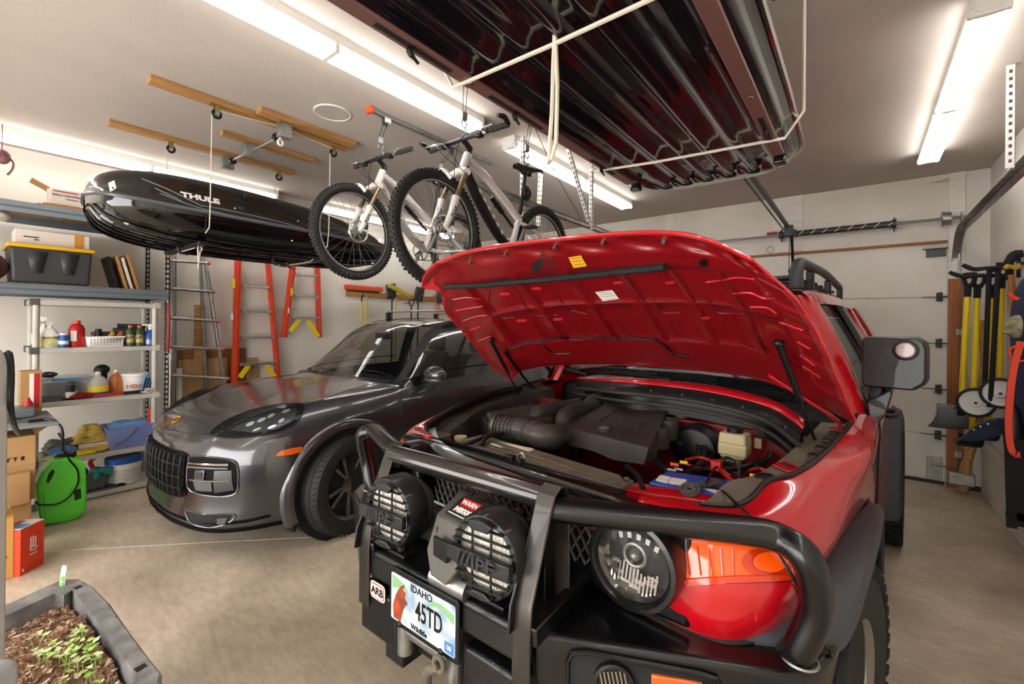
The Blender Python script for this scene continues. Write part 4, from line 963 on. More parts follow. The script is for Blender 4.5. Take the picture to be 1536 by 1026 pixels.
# driving lamps
def drive(px, py, yy, nm):
    c = onY(px, py, yy); X = M.Translation(c) @ M.Rotation(R(3), 4, 'Z') @ M.Rotation(R(90), 4, 'X')
    b = MB(X); b.lathe([(.0, -.17), (.05, -.165), (.09, -.12), (.112, -.07), (.115, -.05)], 44); o = b.build('driving_lamp', 'darkgrey', sv)
    b = MB(X); b.lathe([(.117, -.075), (.119, -.01), (.113, .004), (.098, .006), (.096, -.012)], 44); b.build('lamp_ring', 'tex_black', o)
    b = MB(X); b.lathe([(.097, -.010), (.07, .0), (0, .006)], 36); b.build('lamp_lens', 'fluted', o)
    b = MB(X)
    for x in (-.033, .033): b.box((x, 0, .014), (.006, 2*math.sqrt(.105**2-x*x), .006))
    for y in (-.082, -.056, -.034, .034, .056, .082): b.box((0, y, .014), (2*math.sqrt(.11**2-y*y), .004, .012))
    b.build('stone_guard', 'black', o, bev=.0015)
    b = MB(X); b.box((0, .0, .028), (.22, .042, .022)); b.prism([(-.045, .10), (-.02, .108), (.02, .108), (.045, .10), (.03, .078), (-.03, .078)], .0, .028); b.prism([(-.045, -.10), (-.02, -.108), (.02, -.108), (.045, -.10), (.02, -.085), (-.02, -.085)], .0, .028)
    b.build('guard_band', 'tex_black', o, bev=.004)
    text('///IPF', .052, X @ M.Translation((0, 0, .047)), 'chrome_band', o, 'band_lettering', .0015, .001, 1.25)
    b = MB(); b.cyl((c.x, c.y+.06, .80), (c.x, c.y+.06, c.z-.10), .02, 10); b.box((c.x, c.y+.06, .806), (.09, .06, .012)); b.build('lamp_mount', 'black', o, bev=.003)

drive(583, 769, .93, 'l'); drive(727, 835, .93, 'r')
# winch
wc = onY(672, 812, .96)
X = M.Translation(wc) @ M.Rotation(-R(8), 4, 'Z')
b = MB(X)
v = [(-.09, -.02, -.05), (.075, -.02, -.05), (.085, .12, -.05), (-.1, .12, -.05), (-.085, .015, .055), (.07, .015, .055), (.085, .12, .10), (-.1, .12, .10), (-.03, -.045, -.10), (.05, -.045, -.10), (.06, .1, -.10), (-.06, .1, -.10)]
b.add(v, [(0, 1, 5, 4), (1, 2, 6, 5), (2, 3, 7, 6), (3, 0, 4, 7), (4, 5, 6, 7), (8, 9, 1, 0), (9, 10, 2, 1), (10, 11, 3, 2), (11, 8, 0, 3), (11, 10, 9, 8)]); wn = b.build('winch', 'winch_grey', sv, bev=.006)

lx = frame(X @ V((-.0, .066, .0805)), (1, -.12, 0), (0, .91, .40))
b = MB(lx); b.box((.005, 0, .002), (.115, .085, .003)); wl = b.build('winch_label', 'black', wn, bev=.001)
b = MB(lx); b.add([(x, y, .0045) for x, y in ((-.042, .036), (.052, .036), (.04, .002), (-.03, .002))], [(0, 1, 2, 3)]); b.build('label_patch', 'redplastic', wl)
text('WARN', .024, lx @ M.Translation((.005, .019, .005)), 'sticker_white', wl, 'label_brand', .0004, .001)
text('M8000', .028, lx @ M.Translation((.005, -.014, .005)), 'sticker_white', wl, 'label_model', .0004, .0012)
b = MB(lx); b.box((.005, -.034, .0045), (.1, .003, .001)); b.build('label_rule', 'sticker_white', wl)
b = MB(X); b.box((-.06, -.0, .0), (.004, .004, .05)); b.box((0, -.026, -.015), (.07, .01, .06)); b.build('cover_recess', 'black', wn, bev=.004)
b = MB(); b.cyl((wc.x-.05, .955, .815), (wc.x+.10, .955, .815), .032, 20); b.build('tie_rod', 'galv', sv)
b = MB(); b.cyl((-1.33, 1.12, .86), (-.80, 1.12, .86), .06, 20); b.build('winch_drum', 'dustblack', sv)
b = MB(); b.box(onY(610, 712, 1.12), (.05, .01, .1)); b.build('inspection_sticker', 'sticker_white', sv)
# ---------------- engine bay ----------------
def hF(px, py, zf):
    x, y = 0, 1
    for _ in range(12): p = fZ(px, py, zf(x, y)); x, y = p.x, p.y
    return p
def fprism(poly, h0, h1, b=None, t=1): b = b or MB(); b.prism([(p[0], p[1]) for p in poly], h0, h1, None, t); return b
b = MB(); b.b2((-.72, .45, .55), (.72, 1.62, .72)); fb(b, 'bay_floor', 'blackrough')
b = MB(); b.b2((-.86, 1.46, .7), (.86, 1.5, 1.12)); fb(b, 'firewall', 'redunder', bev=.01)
# cowl: black valance, red cowl panel, wipers
def czf(x, y): return 1.165+.115*(1-(min(abs(x), .95)/.92)**2)
P1 = [hF(x, y, czf) for x, y in ((784, 579), (800, 573), (850, 570), (930, 574), (1000, 580), (1060, 588), (1120, 601), (1165, 617), (1205, 644))]
X_ = crv(P1, 4)
P2 = [V((p.x*.97, p.y+.16+.0*p.x, czf(p.x, 0)+.012)) for p in X_]
b = MB(); b.grid([[p, p+V((0, .03, .012)), p.lerp(q, .5)+V((0, 0, .015)), q] for p, q in zip(X_, P2)]); fb(b, 'cowl_panel', 'red', sm=50, solid=.006)
b = MB(); b.grid([[p+V((0, -.075, -.035)), p+V((0, -.06, -.012)), p+V((0, 0, -.001)), p+V((0, .0, -.05)), p+V((0, -.03, -.14))] for p in X_]); vl = fb(b, 'cowl_seal', 'black', sm=50)
for k in range(3, len(X_)-2, 3): p = X_[k]; b = MB(); b.box((p.x, p.y-.035, p.z-.03), (.012, .07, .03)); fb(b, 'seal_clip', 'dustblack', vl, bev=.002)
b = MB(); b.tube([p+V((0, -.085, -.045)) for p in X_], .010, 8); b.tube([p+V((0, -.10, -.085)) for p in X_], .008, 8); fb(b, 'bay_hose', 'dustblack')
b = MB()
for k in range(14): p = P2[6+k]; 
for k in range(26): t = 6+k*.35; i = int(t); p = X_[min(i+6, len(X_)-1)].lerp(P2[min(i+6, len(P2)-1)], .6); b.box((p.x+(t-i)*.03, p.y, p.z+.018), (.006, .03, .002))
fb(b, 'cowl_vents', 'black', sm=0)
wp = MB(); 
for a, c in (((835, 549), (880, 562)), ((905, 553), (1005, 570)), ((1050, 556), (1180, 588))):
    p, q = hF(*a, lambda x, y: 1.30), hF(*c, lambda x, y: czf(x, y)+.03); wp.bar(p, q, .02, .014); wp.bar(p+V((.02, .02, .01)), q+V((-.1, .05, .02)), .012, .006)
fb(wp, 'wiper', 'black', bev=.003)
# radiator cover and support
_r = [fZ(667, 667, 1.055), fZ(722, 652, 1.06), fZ(800, 673, 1.06), fZ(930, 712, 1.06), fZ(940, 727, 1.055), fZ(922, 745, 1.05)]
b = MB(); b.prism([(p.x, p.y) for p in _r], 1.045, 1.06)
for t in (.25, .5, .75):
    a = _r[0].lerp(_r[1], t); c = _r[5].lerp(_r[4], t); b.bar((a.x+.05, a.y, 1.062), (c.x-.02, c.y, 1.062), .03, .012)
fb(b, 'radiator_cover', 'dusty', bev=.004)
for q in ((_r[0], .04), (_r[5], -.05)): b = MB(); b.lathe([(.016, 0), (.016, .004), (.006, .006)], 14, M.Translation((q[0].x+q[1], q[0].y+.03, 1.062))); fb(b, 'cover_clip', 'black')
b = MB(); b.b2((-.56, .37, .95), (.42, .435, 1.04)); b.b2((-.6, .36, .95), (.42, .40, 1.0)); fb(b, 'radiator_support', 'reddusty', bev=.008)
for x in (-.35, -.1, .1, .3): b = MB(); b.cyl((x, .40, 1.04), (x, .40, 1.048), .009, 8); fb(b, 'support_bolt', 'black')
# hood latch
p = fZ(775, 705, 1.06); b = MB(); b.box((p.x, p.y-.01, 1.05), (.10, .04, .05)); b.box((p.x-.03, p.y, 1.085), (.03, .03, .05)); b.box((p.x+.02, p.y, 1.08), (.02, .03, .05)); b.box((p.x+.055, p.y-.02, 1.06), (.04, .03, .03)); lt = fb(b, 'hood_latch', 'black', bev=.004)
b = MB(); b.tube([(p.x+.005, p.y+.01, 1.07), (p.x+.0, p.y+.01, 1.11), (p.x+.02, p.y+.01, 1.125), (p.x+.03, p.y+.01, 1.11)], .005, 6, sm=3); fb(b, 'latch_hook', 'steel', lt)
# red panel right of radiator, in front of the battery
a0, a1 = fZ(943, 731, 1.03), fZ(1098, 752, 1.03)
b = MB(); v = [(a0.x, a0.y-.03, 1.03), (a1.x, a1.y-.03, 1.03), (a1.x, a1.y+.05, 1.035), (a0.x, a0.y+.05, 1.035), (a0.x, a0.y-.05, .88), (a1.x, a1.y-.05, .88)]
b.add(v, [(0, 1, 2, 3), (4, 5, 1, 0)]); fb(b, 'front_rail', 'red', solid=.01, bev=.004)
b = MB(); b.bar((a1.x+.01, a1.y-.04, .9), (a1.x+.02, a1.y-.01, 1.07), .03, .02); fb(b, 'rail_post', 'red', bev=.004)
b = MB(); b.prism([(a0.x-.06, a0.y-.06), (a0.x, a0.y-.06), (a0.x, a0.y+.04), (a0.x-.03, a0.y+.05)], 1.0, 1.045); b.lathe([(.012, 0), (.012, .01)], 8, M.Translation((a0.x-.02, a0.y+.02, 1.045))); fb(b, 'corner_bracket', 'dusty', bev=.004)
# engine cover
E = dict(a=fZ(844, 639, 1.10), b=fZ(901, 654, 1.10), c=fZ(973, 672, 1.09), r0=fZ(858, 628, 1.11), r1=fZ(913, 603, 1.16), r2=fZ(1003, 612, 1.16), r3=fZ(990, 640, 1.12), l0=fZ(827, 661, 1.03), l1=fZ(891, 677, 1.02), l2=fZ(920, 690, 1.01), l3=fZ(966, 697, 1.01), l4=fZ(985, 687, 1.02))
b = MB(); k_ = list(E); vs_ = [E[k] for k in k_]; ix = {k: i for i, k in enumerate(k_)}
low_ = [V((E['r1'].x, E['r1'].y, 1.02)), V((E['r2'].x, E['r2'].y, 1.02)), V((E['r0'].x-.02, E['r0'].y, 1.02)), V((E['r3'].x+.02, E['r3'].y, 1.02))]; vs_ += low_
F_ = [('a', 'b', 'r1', 'r0'), ('b', 'c', 'r3', 'r2', 'r1'), ('l0', 'l1', 'b', 'a'), ('l1', 'l2', 'b'), ('l2', 'l3', 'c', 'b'), ('l3', 'l4', 'c'), ('l4', 'r3', 'c')]
b.add(vs_, [tuple(ix[q] for q in f) for f in F_]+[(ix['r0'], ix['r1'], len(k_), len(k_)+2), (ix['r1'], ix['r2'], len(k_)+1, len(k_)), (ix['r2'], ix['r3'], len(k_)+3, len(k_)+1), (ix['a'], ix['r0'], len(k_)+2, ix['l0'])])
ec = fb(b, 'engine_cover', 'enginecover', sm=20)
def tri3(px, py): # point on cover top
    return hF(px, py, lambda x, y: 1.10+.055*max(0, min(1, (y-.95)/.75)))
for a, c, w in (((897, 636), (952, 606), .03), ((932, 634), (975, 607), .016), ((955, 644), (1003, 612), .014)):
    b = MB(); b.bar(tri3(*a)+V((0, 0, .004)), tri3(*c)+V((0, 0, .004)), .012, w); fb(b, 'cover_rib', 'dustblack', ec, bev=.003)
p = tri3(906, 646); b = MB(M.Translation(p+V((0, 0, .004)))); b.lathe([(.036, -.02), (.036, .008), (.03, .010), (.028, .004), (0, .004)], 28); fb(b, 'oil_cap_badge', 'dustblack', ec)
b = MB(); b.torus(p+V((0, 0, .012)), .014, .003, (0, 0, 1), 18, 6); b.torus(p+V((0, 0, .012)), .024, .003, (0, 0, 1), 20, 6); fb(b, 'round_emblem', 'steel', ec)
for x, y, r in ((880, 619, .05), (897, 610, .045), (917, 601, .04), (985, 640, .055), (1002, 629, .05), (1022, 619, .045)):
    p = tri3(x, y)+V((0, 0, -.005)); b = MB(M.Translation(p)); b.lathe([(r*1.1, -.09), (r*1.06, -.005), (r*.95, .006), (r*.75, .006), (r*.72, -.004), (0, -.004)], 28); fb(b, 'coil_cover', 'enginecover', ec, sm=40)
for x0, y0, x1, y1 in ((806, 622, 868, 606), (846, 627, 893, 608), (885, 606, 920, 596)):
    p, q = fZ(x0, y0, 1.12), fZ(x1, y1, 1.15); b = MB(); b.tube([p+V((0, 0, -.05)), p, p.lerp(q, .3)+V((0, 0, .01)), q], [.035, .045, .045, .035], 12, sm=4); fb(b, 'intake_runner', 'dustblack')
# air box, hose
ab = [fZ(692, 618, 1.13), fZ(720, 596, 1.15), fZ(745, 600, 1.15), fZ(792, 622, 1.13), fZ(760, 640, 1.10), fZ(735, 660, 1.07)]
ab = [V((-.66, .86, 1.12)), V((-.66, 1.22, 1.13)), V((-.50, 1.30, 1.14)), V((-.30, 1.02, 1.13)), V((-.36, .84, 1.11)), V((-.50, .74, 1.09))]
b = MB(); b.prism([(p.x, p.y) for p in ab], .95, 1.12, None, .96); ao = fb(b, 'air_box', 'dustblack', bev=.012)
for i in range(8): a = ab[5].lerp(ab[0], (i+.5)/8) if i < 8 else 0; b = MB(); b.box((0, 0, 0), (.008, .03, .09), M.Translation((a.x, a.y-.005, 1.05)) @ rotM(0, 0, R(40))); fb(b, 'box_rib', 'black', ao)
b = MB(); b.bar((ab[0].x, ab[0].y, 1.08), (ab[5].x, ab[5].y, 1.07), .03, .02); b.box((ab[0].x+.03, ab[0].y-.03, 1.07), (.02, .03, .05)); fb(b, 'box_flange', 'black', ao, bev=.003)
hp = [fZ(742, 638, 1.10), fZ(760, 641, 1.10), fZ(785, 645, 1.10), fZ(820, 655, 1.09), fZ(842, 652, 1.08)]
b = MB(); b.tube(hp, [.052, .055, .058, .058, .052], 18, sm=5); ih = fb(b, 'intake_hose', 'hose')

for k in range(6): p = hp[0].lerp(hp[2], .12+k*.13); b = MB(); b.torus(p, .057, .005, hp[2]-hp[0], 24, 6); fb(b, 'hose_clamp' if k == 0 else 'hose_ring', 'steel' if k == 0 else 'hose', ih)
for t in (.25, .6): p = hp[2].lerp(hp[3], t); b = MB(); b.torus(p, .06, .006, hp[3]-hp[2], 24, 6); fb(b, 'hose_ring', 'hose', ih)
# tanks
p0, p1 = fZ(722, 668, 1.06), fZ(785, 681, 1.06); b = MB(); b.bar(p0+V((0, .06, -.03)), p1+V((0, .06, -.03)), .08, .07); fb(b, 'coolant_tank', 'white', bev=.02, seg=4)
b = MB(); b.tube([fZ(722, 668, 1.07), fZ(730, 656, 1.09), fZ(745, 652, 1.09), fZ(755, 650, 1.09)], .010, 8, sm=3); b.tube([fZ(690, 668, 1.06), fZ(710, 662, 1.08), fZ(735, 652, 1.09)], .010, 8, sm=3); fb(b, 'coolant_hose', 'black')
p = fZ(662, 652, 1.06); b = MB(M.Translation((p.x, p.y, .95))); b.lathe([(.045, 0), (.045, .10), (.047, .10), (.047, .112), (.02, .115)], 20); fb(b, 'power_steering_tank', 'dusty')
p = fZ(691, 656, 1.06); b = MB(M.Translation((p.x, p.y, 1.0))); b.lathe([(.02, 0), (.02, .05), (.03, .05), (.03, .065), (0, .066)], 16); fb(b, 'washer_cap', 'cream')
# left front corner: red brackets, orange marker, black trim
b = MB(); b.add([fZ(622, 645, 1.08), fZ(632, 645, 1.08), fZ(650, 672, 1.03), fZ(668, 672, 1.02), fZ(640, 690, 1.0), fZ(622, 668, 1.03)], [(0, 1, 2, 3, 4, 5)]); fb(b, 'corner_panel', 'reddusty', solid=.02, bev=.004)
b = MB(); b.tube([V((-.86, 1.38, 1.185)), V((-.845, 1.1, 1.17)), V((-.80, .85, 1.145)), V((-.75, .65, 1.12)), V((-.70, .5, 1.095))], .022, 8, sm=4); fb(b, 'weather_strip', 'black')
# brake fluid tank
p = fZ(1097, 672, 1.08); b = MB(); b.box((p.x, p.y+.05, 1.07), (.115, .10, .055), None); b.box((p.x, p.y+.05, 1.115), (.115, .10, .05), None, .92); b.box((p.x, p.y+.05, 1.045), (.10, .085, .03)); bt = fb(b, 'brake_fluid_tank', 'cream', bev=.01, seg=3)
b = MB(M.Translation((p.x, p.y+.05, 1.14))); b.lathe([(.032, 0), (.032, .02), (.026, .024), (0, .024)], 20); fb(b, 'tank_cap', 'black', bt)
b = MB(); b.box((p.x, p.y+.05, 1.0), (.07, .07, .07)); [b.cyl((p.x-.03+k*.02, p.y+.0, 1.0), (p.x-.03+k*.02, p.y-.02, 1.03), .007, 8) for k in range(4)]; fb(b, 'brake_cylinder', 'steel', bev=.004)
b = MB(); b.box(fZ(1137, 665, 1.08), (.03, .012, .045)); fb(b, 'relay', 'cream', bev=.003)
b = MB(M.Translation((.30, 1.38, 1.0)) @ rotM(R(90), 0, 0)); b.lathe([(.12, -.06), (.125, 0), (.10, .04), (.03, .06)], 28); fb(b, 'brake_booster', 'black')
hs_ = MB()
for pts in ([(1030, 650), (1045, 648), (1055, 660), (1055, 685), (1045, 700)], [(1020, 665), (1030, 655), (1045, 665), (1050, 690)], [(1135, 700), (1150, 690), (1158, 670), (1150, 660)], [(1060, 700), (1085, 705), (1120, 700), (1145, 690)], [(985, 690), (1000, 705), (1015, 700)], [(940, 700), (955, 712), (965, 735)]):
    hs_.tube([fZ(x, y, 1.03) for x, y in pts], .011, 8, sm=4)
fb(hs_, 'heater_hose', 'black')
random.seed(3); cl_ = MB()
for k in range(46):
    x = random.uniform(-.6, .68); y = random.uniform(.55, 1.42); s = random.uniform(.03, .09)
    if -.3 < x < .3 and y > .85: continue
    if x > .3 and y < .98: continue
    cl_.box((x, y, random.uniform(.86, .95)), (s, s*.8, s*1.2), None, .85)
fb(cl_, 'bay_hardware', 'dustblack', bev=.006)
# battery with cover
b0, b1, b2, b3 = fZ(973, 723, 1.035), fZ(1000, 706, 1.035), fZ(1112, 722, 1.035), fZ(1098, 749, 1.035)
b = MB(); b.prism([(p.x, p.y) for p in (b0, b3, b2, b1)], .86, 1.0); ba = fb(b, 'battery', 'galvdark', bev=.004)
b = MB(); b.prism([(p.x, p.y) for p in (b0, b3, b2, b1)], 1.0, 1.035); fb(b, 'battery_lid', 'battery_blue', ba, bev=.006, seg=3)
def bl(name, pts, m, z=1.037, h=.002, par=None): b = MB(); b.prism([tuple(fZ(x, y, z))[:2] for x, y in pts], z-h, z+h); return fb(b, name, m, par or ba)
bl('battery_label', [(984, 720), (990, 713), (1006, 716), (1001, 724)], 'sticker_white'); bl('battery_label', [(1003, 724), (1007, 717), (1030, 720), (1028, 728)], 'paper')
bl('battery_label', [(1052, 731), (1058, 726), (1092, 741), (1088, 745)], 'sticker_white')
b = MB(); b.torus(fZ(1035, 734, 1.045), .028, .008, (0, -.4, 1), 18, 6); b.torus(fZ(1035, 734, 1.05), .014, .007, (0, -.4, 1), 14, 6); b.bar(fZ(1035, 728, 1.05), fZ(1080, 722, 1.05), .03, .01); fb(b, 'terminal_clamp', 'darkgrey', ba)
b = MB(); b.box(fZ(1075, 698, 1.06), (.045, .04, .04), None, .8); fb(b, 'terminal_cover', 'redplastic', ba, bev=.005)
wr = MB()
for pts in ([(1028, 690), (1050, 686), (1068, 692)], [(1030, 697), (1055, 703), (1075, 700), (1095, 715)], [(1080, 705), (1090, 715), (1100, 722)], [(1125, 705), (1140, 703), (1155, 708)]): wr.tube([fZ(x, y, 1.05) for x, y in pts], .006, 6, sm=4)
fb(wr, 'red_lead', 'redplastic', ba)
wr = MB()
for pts in ([(1030, 706), (1055, 702), (1075, 692), (1092, 686), (1108, 700), (1108, 725)], [(1060, 725), (1070, 705), (1090, 688)], [(1035, 700), (1062, 695)]): wr.tube([fZ(x, y, 1.06) for x, y in pts], .005, 6, sm=4)
fb(wr, 'black_lead', 'black', ba)
for x, y, m in ((1006, 696, 'orange'), (1020, 693, 'yellow'), (1012, 703, 'reflector'), (1002, 704, 'reflector'), (1125, 713, 'yellow'), (1136, 715, 'blueplastic')):
    p = fZ(x, y, 1.055); b = MB(); b.cyl(p, p+V((.03, .005, 0)), .007, 8); fb(b, 'wire_connector', m, ba)
# ---------------- open hood ----------------
HN = V((0, .546, .838)).normalized(); HP = V((0, 1.42, 1.22))
def hood_pt(px, py, off=0):
    x = 0
    for _ in range(14):
        c = .115*(1-min(1, abs(x)/.93)**2.2)
        p = fP(px, py, HP+HN*(c+off), HN); x = p.x
    return p
Tt = crv([V((*p, 0)) for p in ((633,432),(638,412),(665,391),(740,371),(900,354),(1000,351),(1060,362),(1126,392))], 10)
Bt = crv([V((*p, 0)) for p in ((768,574),(784,556),(850,547),(950,548),(1055,557),(1130,567),(1190,588),(1282,634))], 10)
Lt = crv([V((*p, 0)) for p in ((633,432),(662,440),(668,468),(700,505),(735,548),(768,574))], 10)
Rt = crv([V((*p, 0)) for p in ((1126,392),(1158,420),(1195,455),(1228,510),(1255,572),(1282,634))], 10)
def along(C_, t):
    L = [0]
    for a, c in zip(C_, C_[1:]): L.append(L[-1]+(c-a).length)
    d = t*L[-1]
    for i in range(len(L)-1):
        if d <= L[i+1]+1e-9: return C_[i].lerp(C_[i+1], (d-L[i])/max(1e-9, L[i+1]-L[i]))
    return C_[-1]
def coons(u, v):   # u left-right, v top-bottom
    a, c, l, r = along(Tt, u), along(Bt, u), along(Lt, v), along(Rt, v)
    return a*(1-v)+c*v+l*(1-u)+r*u-(Tt[0]*(1-u)*(1-v)+Tt[-1]*u*(1-v)+Bt[0]*(1-u)*v+Bt[-1]*u*v)
def relief(u, v):
    e = min(u, 1-u, v, 1-v)
    d = 0
    # rear bow, side bows, front strip raised toward the viewer; bays between the ribs are deeper
    if .27 < v < .80 and .09 < u < .91:
        t = (u-.09)/.82*6; k = t-int(t); bay = ss(0, .16, k)*ss(1, .84, k)
        t2 = (v-.27)/.53*2; k2 = t2-int(t2); bay *= ss(0, .10, k2)*ss(1, .90, k2)
        d += .022*bay
    if v < .17: d += .010*math.sin(v/.17*PI)+.006*math.sin(u*42)*ss(.02, .06, v)*ss(.17, .12, v)
    if e > 0: d -= .012*ss(0, .02, e)
    # small side pressings
    if u < .09 or u > .91: d += .006*ss(.3, .7, .5+.5*math.sin(v*40))
    return d
NUh, NVh = 110, 64
G = []; O = []
for j in range(NVh+1):
    r1, r2 = [], []
    for i in range(NUh+1):
        u, v = i/NUh, j/NVh; q = coons(u, v); e = min(u, 1-u, v, 1-v)
        r1.append(hood_pt(q.x, q.y, relief(u, v)-.0)); r2.append(hood_pt(q.x, q.y, 0)+HN*(.004+.022*ss(0, .10, e)))
    G.append(r1); O.append(r2)
hb = MB(); hb.v = []; hb.grid(G); hbv = bvh_of([hb], FJ)
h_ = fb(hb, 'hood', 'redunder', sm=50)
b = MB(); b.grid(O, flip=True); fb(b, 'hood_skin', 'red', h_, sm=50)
b = MB(); ring = [g for g in G[0]]+[r[-1] for r in G[1:]]+[g for g in G[-1][::-1][1:]]+[r[0] for r in G[::-1][1:-1]]; b.tube([p+HN*.006 for p in ring], .007, 8, True); fb(b, 'hood_hem', 'red', h_)
def hl(name, pts, r, m, off=.004, sm=5, mb=None): return line(name, pts, hbv, r, m, h_, FJ, mirror=False, sm=sm, off=off, b0=mb)
hl('hood_seal', [(667, 428), (750, 422), (850, 413), (940, 402), (1000, 396)], .014, 'blackrough', .012)
def hpatch(name, poly, m, off=.006, **k): return patch(name, poly, hbv, off, m, h_, FJ, mirror=False, cell=8, **k)
hpatch('caution_sticker', [(853, 385), (872, 382), (881, 398), (861, 401)], 'sticker_yellow', .004)
hpatch('emission_label', [(893, 437), (919, 434), (929, 447), (905, 451)], 'sticker_white', .004)
hpatch('latch_hole', [(797, 398), (806, 390), (815, 389), (812, 398), (806, 408), (799, 405)], 'blackrough', .003)
hpatch('latch_plate', [(812, 376), (830, 385), (836, 402), (815, 404), (806, 396)], 'darkred', .002)
hpatch('grommet', [(1056+7*math.cos(a*PI/4), 393+6*math.sin(a*PI/4)) for a in range(8)], 'black', .005)
tx_ = MB()
for i, (a, c) in enumerate((((857, 387), (872, 385)), ((859, 391), (875, 389)), ((862, 396), (877, 394)))): hl('caution_line', [a, c], .0012, 'rusty', .005, 0)
for i, (a, c) in enumerate((((897, 438), (917, 436)), ((899, 441), (920, 439)), ((901, 444), (923, 442)), ((904, 448), (925, 446)))): hl('label_line', [a, c], .0009, 'darkgrey', .005, 0)
for x, y in ((706, 391), (759, 379), (833, 369), (905, 362), (996, 360)):
    p = hit(hbv, x, y, .0); b = MB(); b.cyl(p, p-(FJ.to_3x3() @ HN)*.02, .007, 10); b.build('bump_stop', 'steel', h_)
for pts in ([(735,436),(733,452),(742,466),(748,476),(770,476)], [(768,430),(782,445),(790,463),(812,474),(836,473)], [(820,424),(838,445),(850,462),(880,471)], [(946,418),(965,438),(985,455),(995,468),(1020,469)], [(1034,422),(1050,440),(1070,460),(1080,469),(1115,470)], [(750,482),(765,497),(782,513)], [(800,480),(808,495),(820,508)], [(860,482),(868,495),(880,506)], [(922,478),(935,492),(945,503)], [(1002,478),(1012,495),(1030,510),(1060,513)], [(1090,482),(1108,500),(1122,522),(1152,524)]):
    hl('sealer_line', pts, .003, 'darkred', .001, 4)
hl('washer_hose', [(765, 521), (810, 512), (835, 505), (870, 508), (915, 509), (955, 506), (990, 512), (1010, 527), (1033, 534)], .006, 'black', .008)
hl('washer_hose', [(812, 513), (830, 528), (855, 529)], .004, 'black', .006)
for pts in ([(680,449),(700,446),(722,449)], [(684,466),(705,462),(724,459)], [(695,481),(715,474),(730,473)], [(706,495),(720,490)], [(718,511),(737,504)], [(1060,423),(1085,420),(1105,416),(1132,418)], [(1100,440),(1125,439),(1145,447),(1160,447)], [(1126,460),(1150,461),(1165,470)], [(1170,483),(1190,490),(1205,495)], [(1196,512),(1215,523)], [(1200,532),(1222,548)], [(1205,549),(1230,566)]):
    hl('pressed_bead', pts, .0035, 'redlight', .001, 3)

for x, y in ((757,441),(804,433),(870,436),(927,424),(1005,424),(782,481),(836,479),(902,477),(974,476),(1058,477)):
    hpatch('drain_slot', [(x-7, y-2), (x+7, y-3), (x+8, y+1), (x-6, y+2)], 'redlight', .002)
# gas struts
for a, top_ in (((1170, 510), 1), ((737, 507), -1)):
    p = hit(hbv, *a, .015); q = FJ @ V((top_*.80, 1.32, 1.13))
    m_ = p.lerp(q, .55); b = MB(); b.cyl(p, m_, .012, 12); b.cyl(m_, q, .006, 10); b.ell(p, (.02, .02, .014)); b.ell(q, (.014,)*3); b.build('gas_strut', 'black', h_)
    b = MB(); hg = [FJ @ V((top_*.84, 1.40, 1.22)), FJ @ V((top_*.86, 1.48, 1.20)), FJ @ V((top_*.80, 1.55, 1.15))]; b.tube([hit(hbv, *((1155, 560) if top_ > 0 else (757, 525)), .01)]+hg[1:], .009, 8, sm=3); b.build('hood_hinge', 'red' if top_ > 0 else 'black', h_)
def surf_text(s, size, bv, px, py, px2, py2, m, parent, name='lettering', off=.003, bold=0, sx=1, ext=.001):
    p = hit(bv, px, py, off); q = hit(bv, px2, py2, off); d = ray(px, py).normalized()
    h = bv.ray_cast(ORG, d); n = h[1] if h[0] is not None else -d
    if n.dot(d) > 0: n = -n
    x = (q-p).normalized(); y = n.cross(x).normalized()
    return text(s, size, frame(p, x, y), m, parent, name, ext, bold, sx)
# ---------- hanging roof box by the left wall ----------
def box_loft(b, secs, shape, cx):
    P = []
    for y, w, z0, zs, z1 in secs:
        P.append([V((cx+q*w, y, {0: z0, 1: zs, 2: z1}[k]+(dz))) for q, k, dz in shape])
    G = fine(P, 4, 4); b.grid(G); return G
t = thing('roof_box', 'glossy black roof cargo box hanging lengthwise from ceiling ropes above the grey car', 'roof box', (-4.19, 1.7, 2.2))
cx = -4.19
def half(pr): return [(-q, k, d) for q, k, d in pr[::-1]]+pr[1:]
secs = [(.575, .03, 2.44, 2.46, 2.49), (.60, .22, 2.38, 2.44, 2.57), (.66, .36, 2.30, 2.42, 2.62), (.80, .44, 2.24, 2.40, 2.66), (1.05, .485, 2.20, 2.385, 2.68), (1.5, .49, 2.185, 2.38, 2.68), (2.1, .485, 2.19, 2.375, 2.64), (2.5, .45, 2.20, 2.37, 2.57), (2.75, .38, 2.23, 2.36, 2.50), (2.88, .22, 2.28, 2.35, 2.43), (2.91, .03, 2.33, 2.35, 2.37)]
lo = [(0, 0, 0), (.3, 0, 0), (.6, 0, .0), (.82, 0, .03), (.96, 1, -.06), (1.0, 1, 0)]
up_ = [(1.0, 1, .012), (.97, 1, .05), (.80, 2, -.11), (.66, 2, -.03), (.35, 2, 0), (0, 2, .0)]
b = MB(); box_loft(b, secs, half(lo), cx); bb1 = b; bt_ = b.build('lower_shell', 'blackgloss', t, sm=60)
b = MB(); box_loft(b, secs, [(-q, k, d) for q, k, d in up_]+up_[::-1][1:], cx); bb2 = b; ld = b.build('lid', 'boxblack', t, sm=60)

bv1 = bvh_of([bb1, bb2], M())
for s in (1, -1):
    b = MB(); b.tube(crv([(cx+s*w*1.005, y, zs+.006) for y, w, z0, zs, z1 in secs], 5), .014, 8); b.build('seam_rim', 'darkgrey2', t)

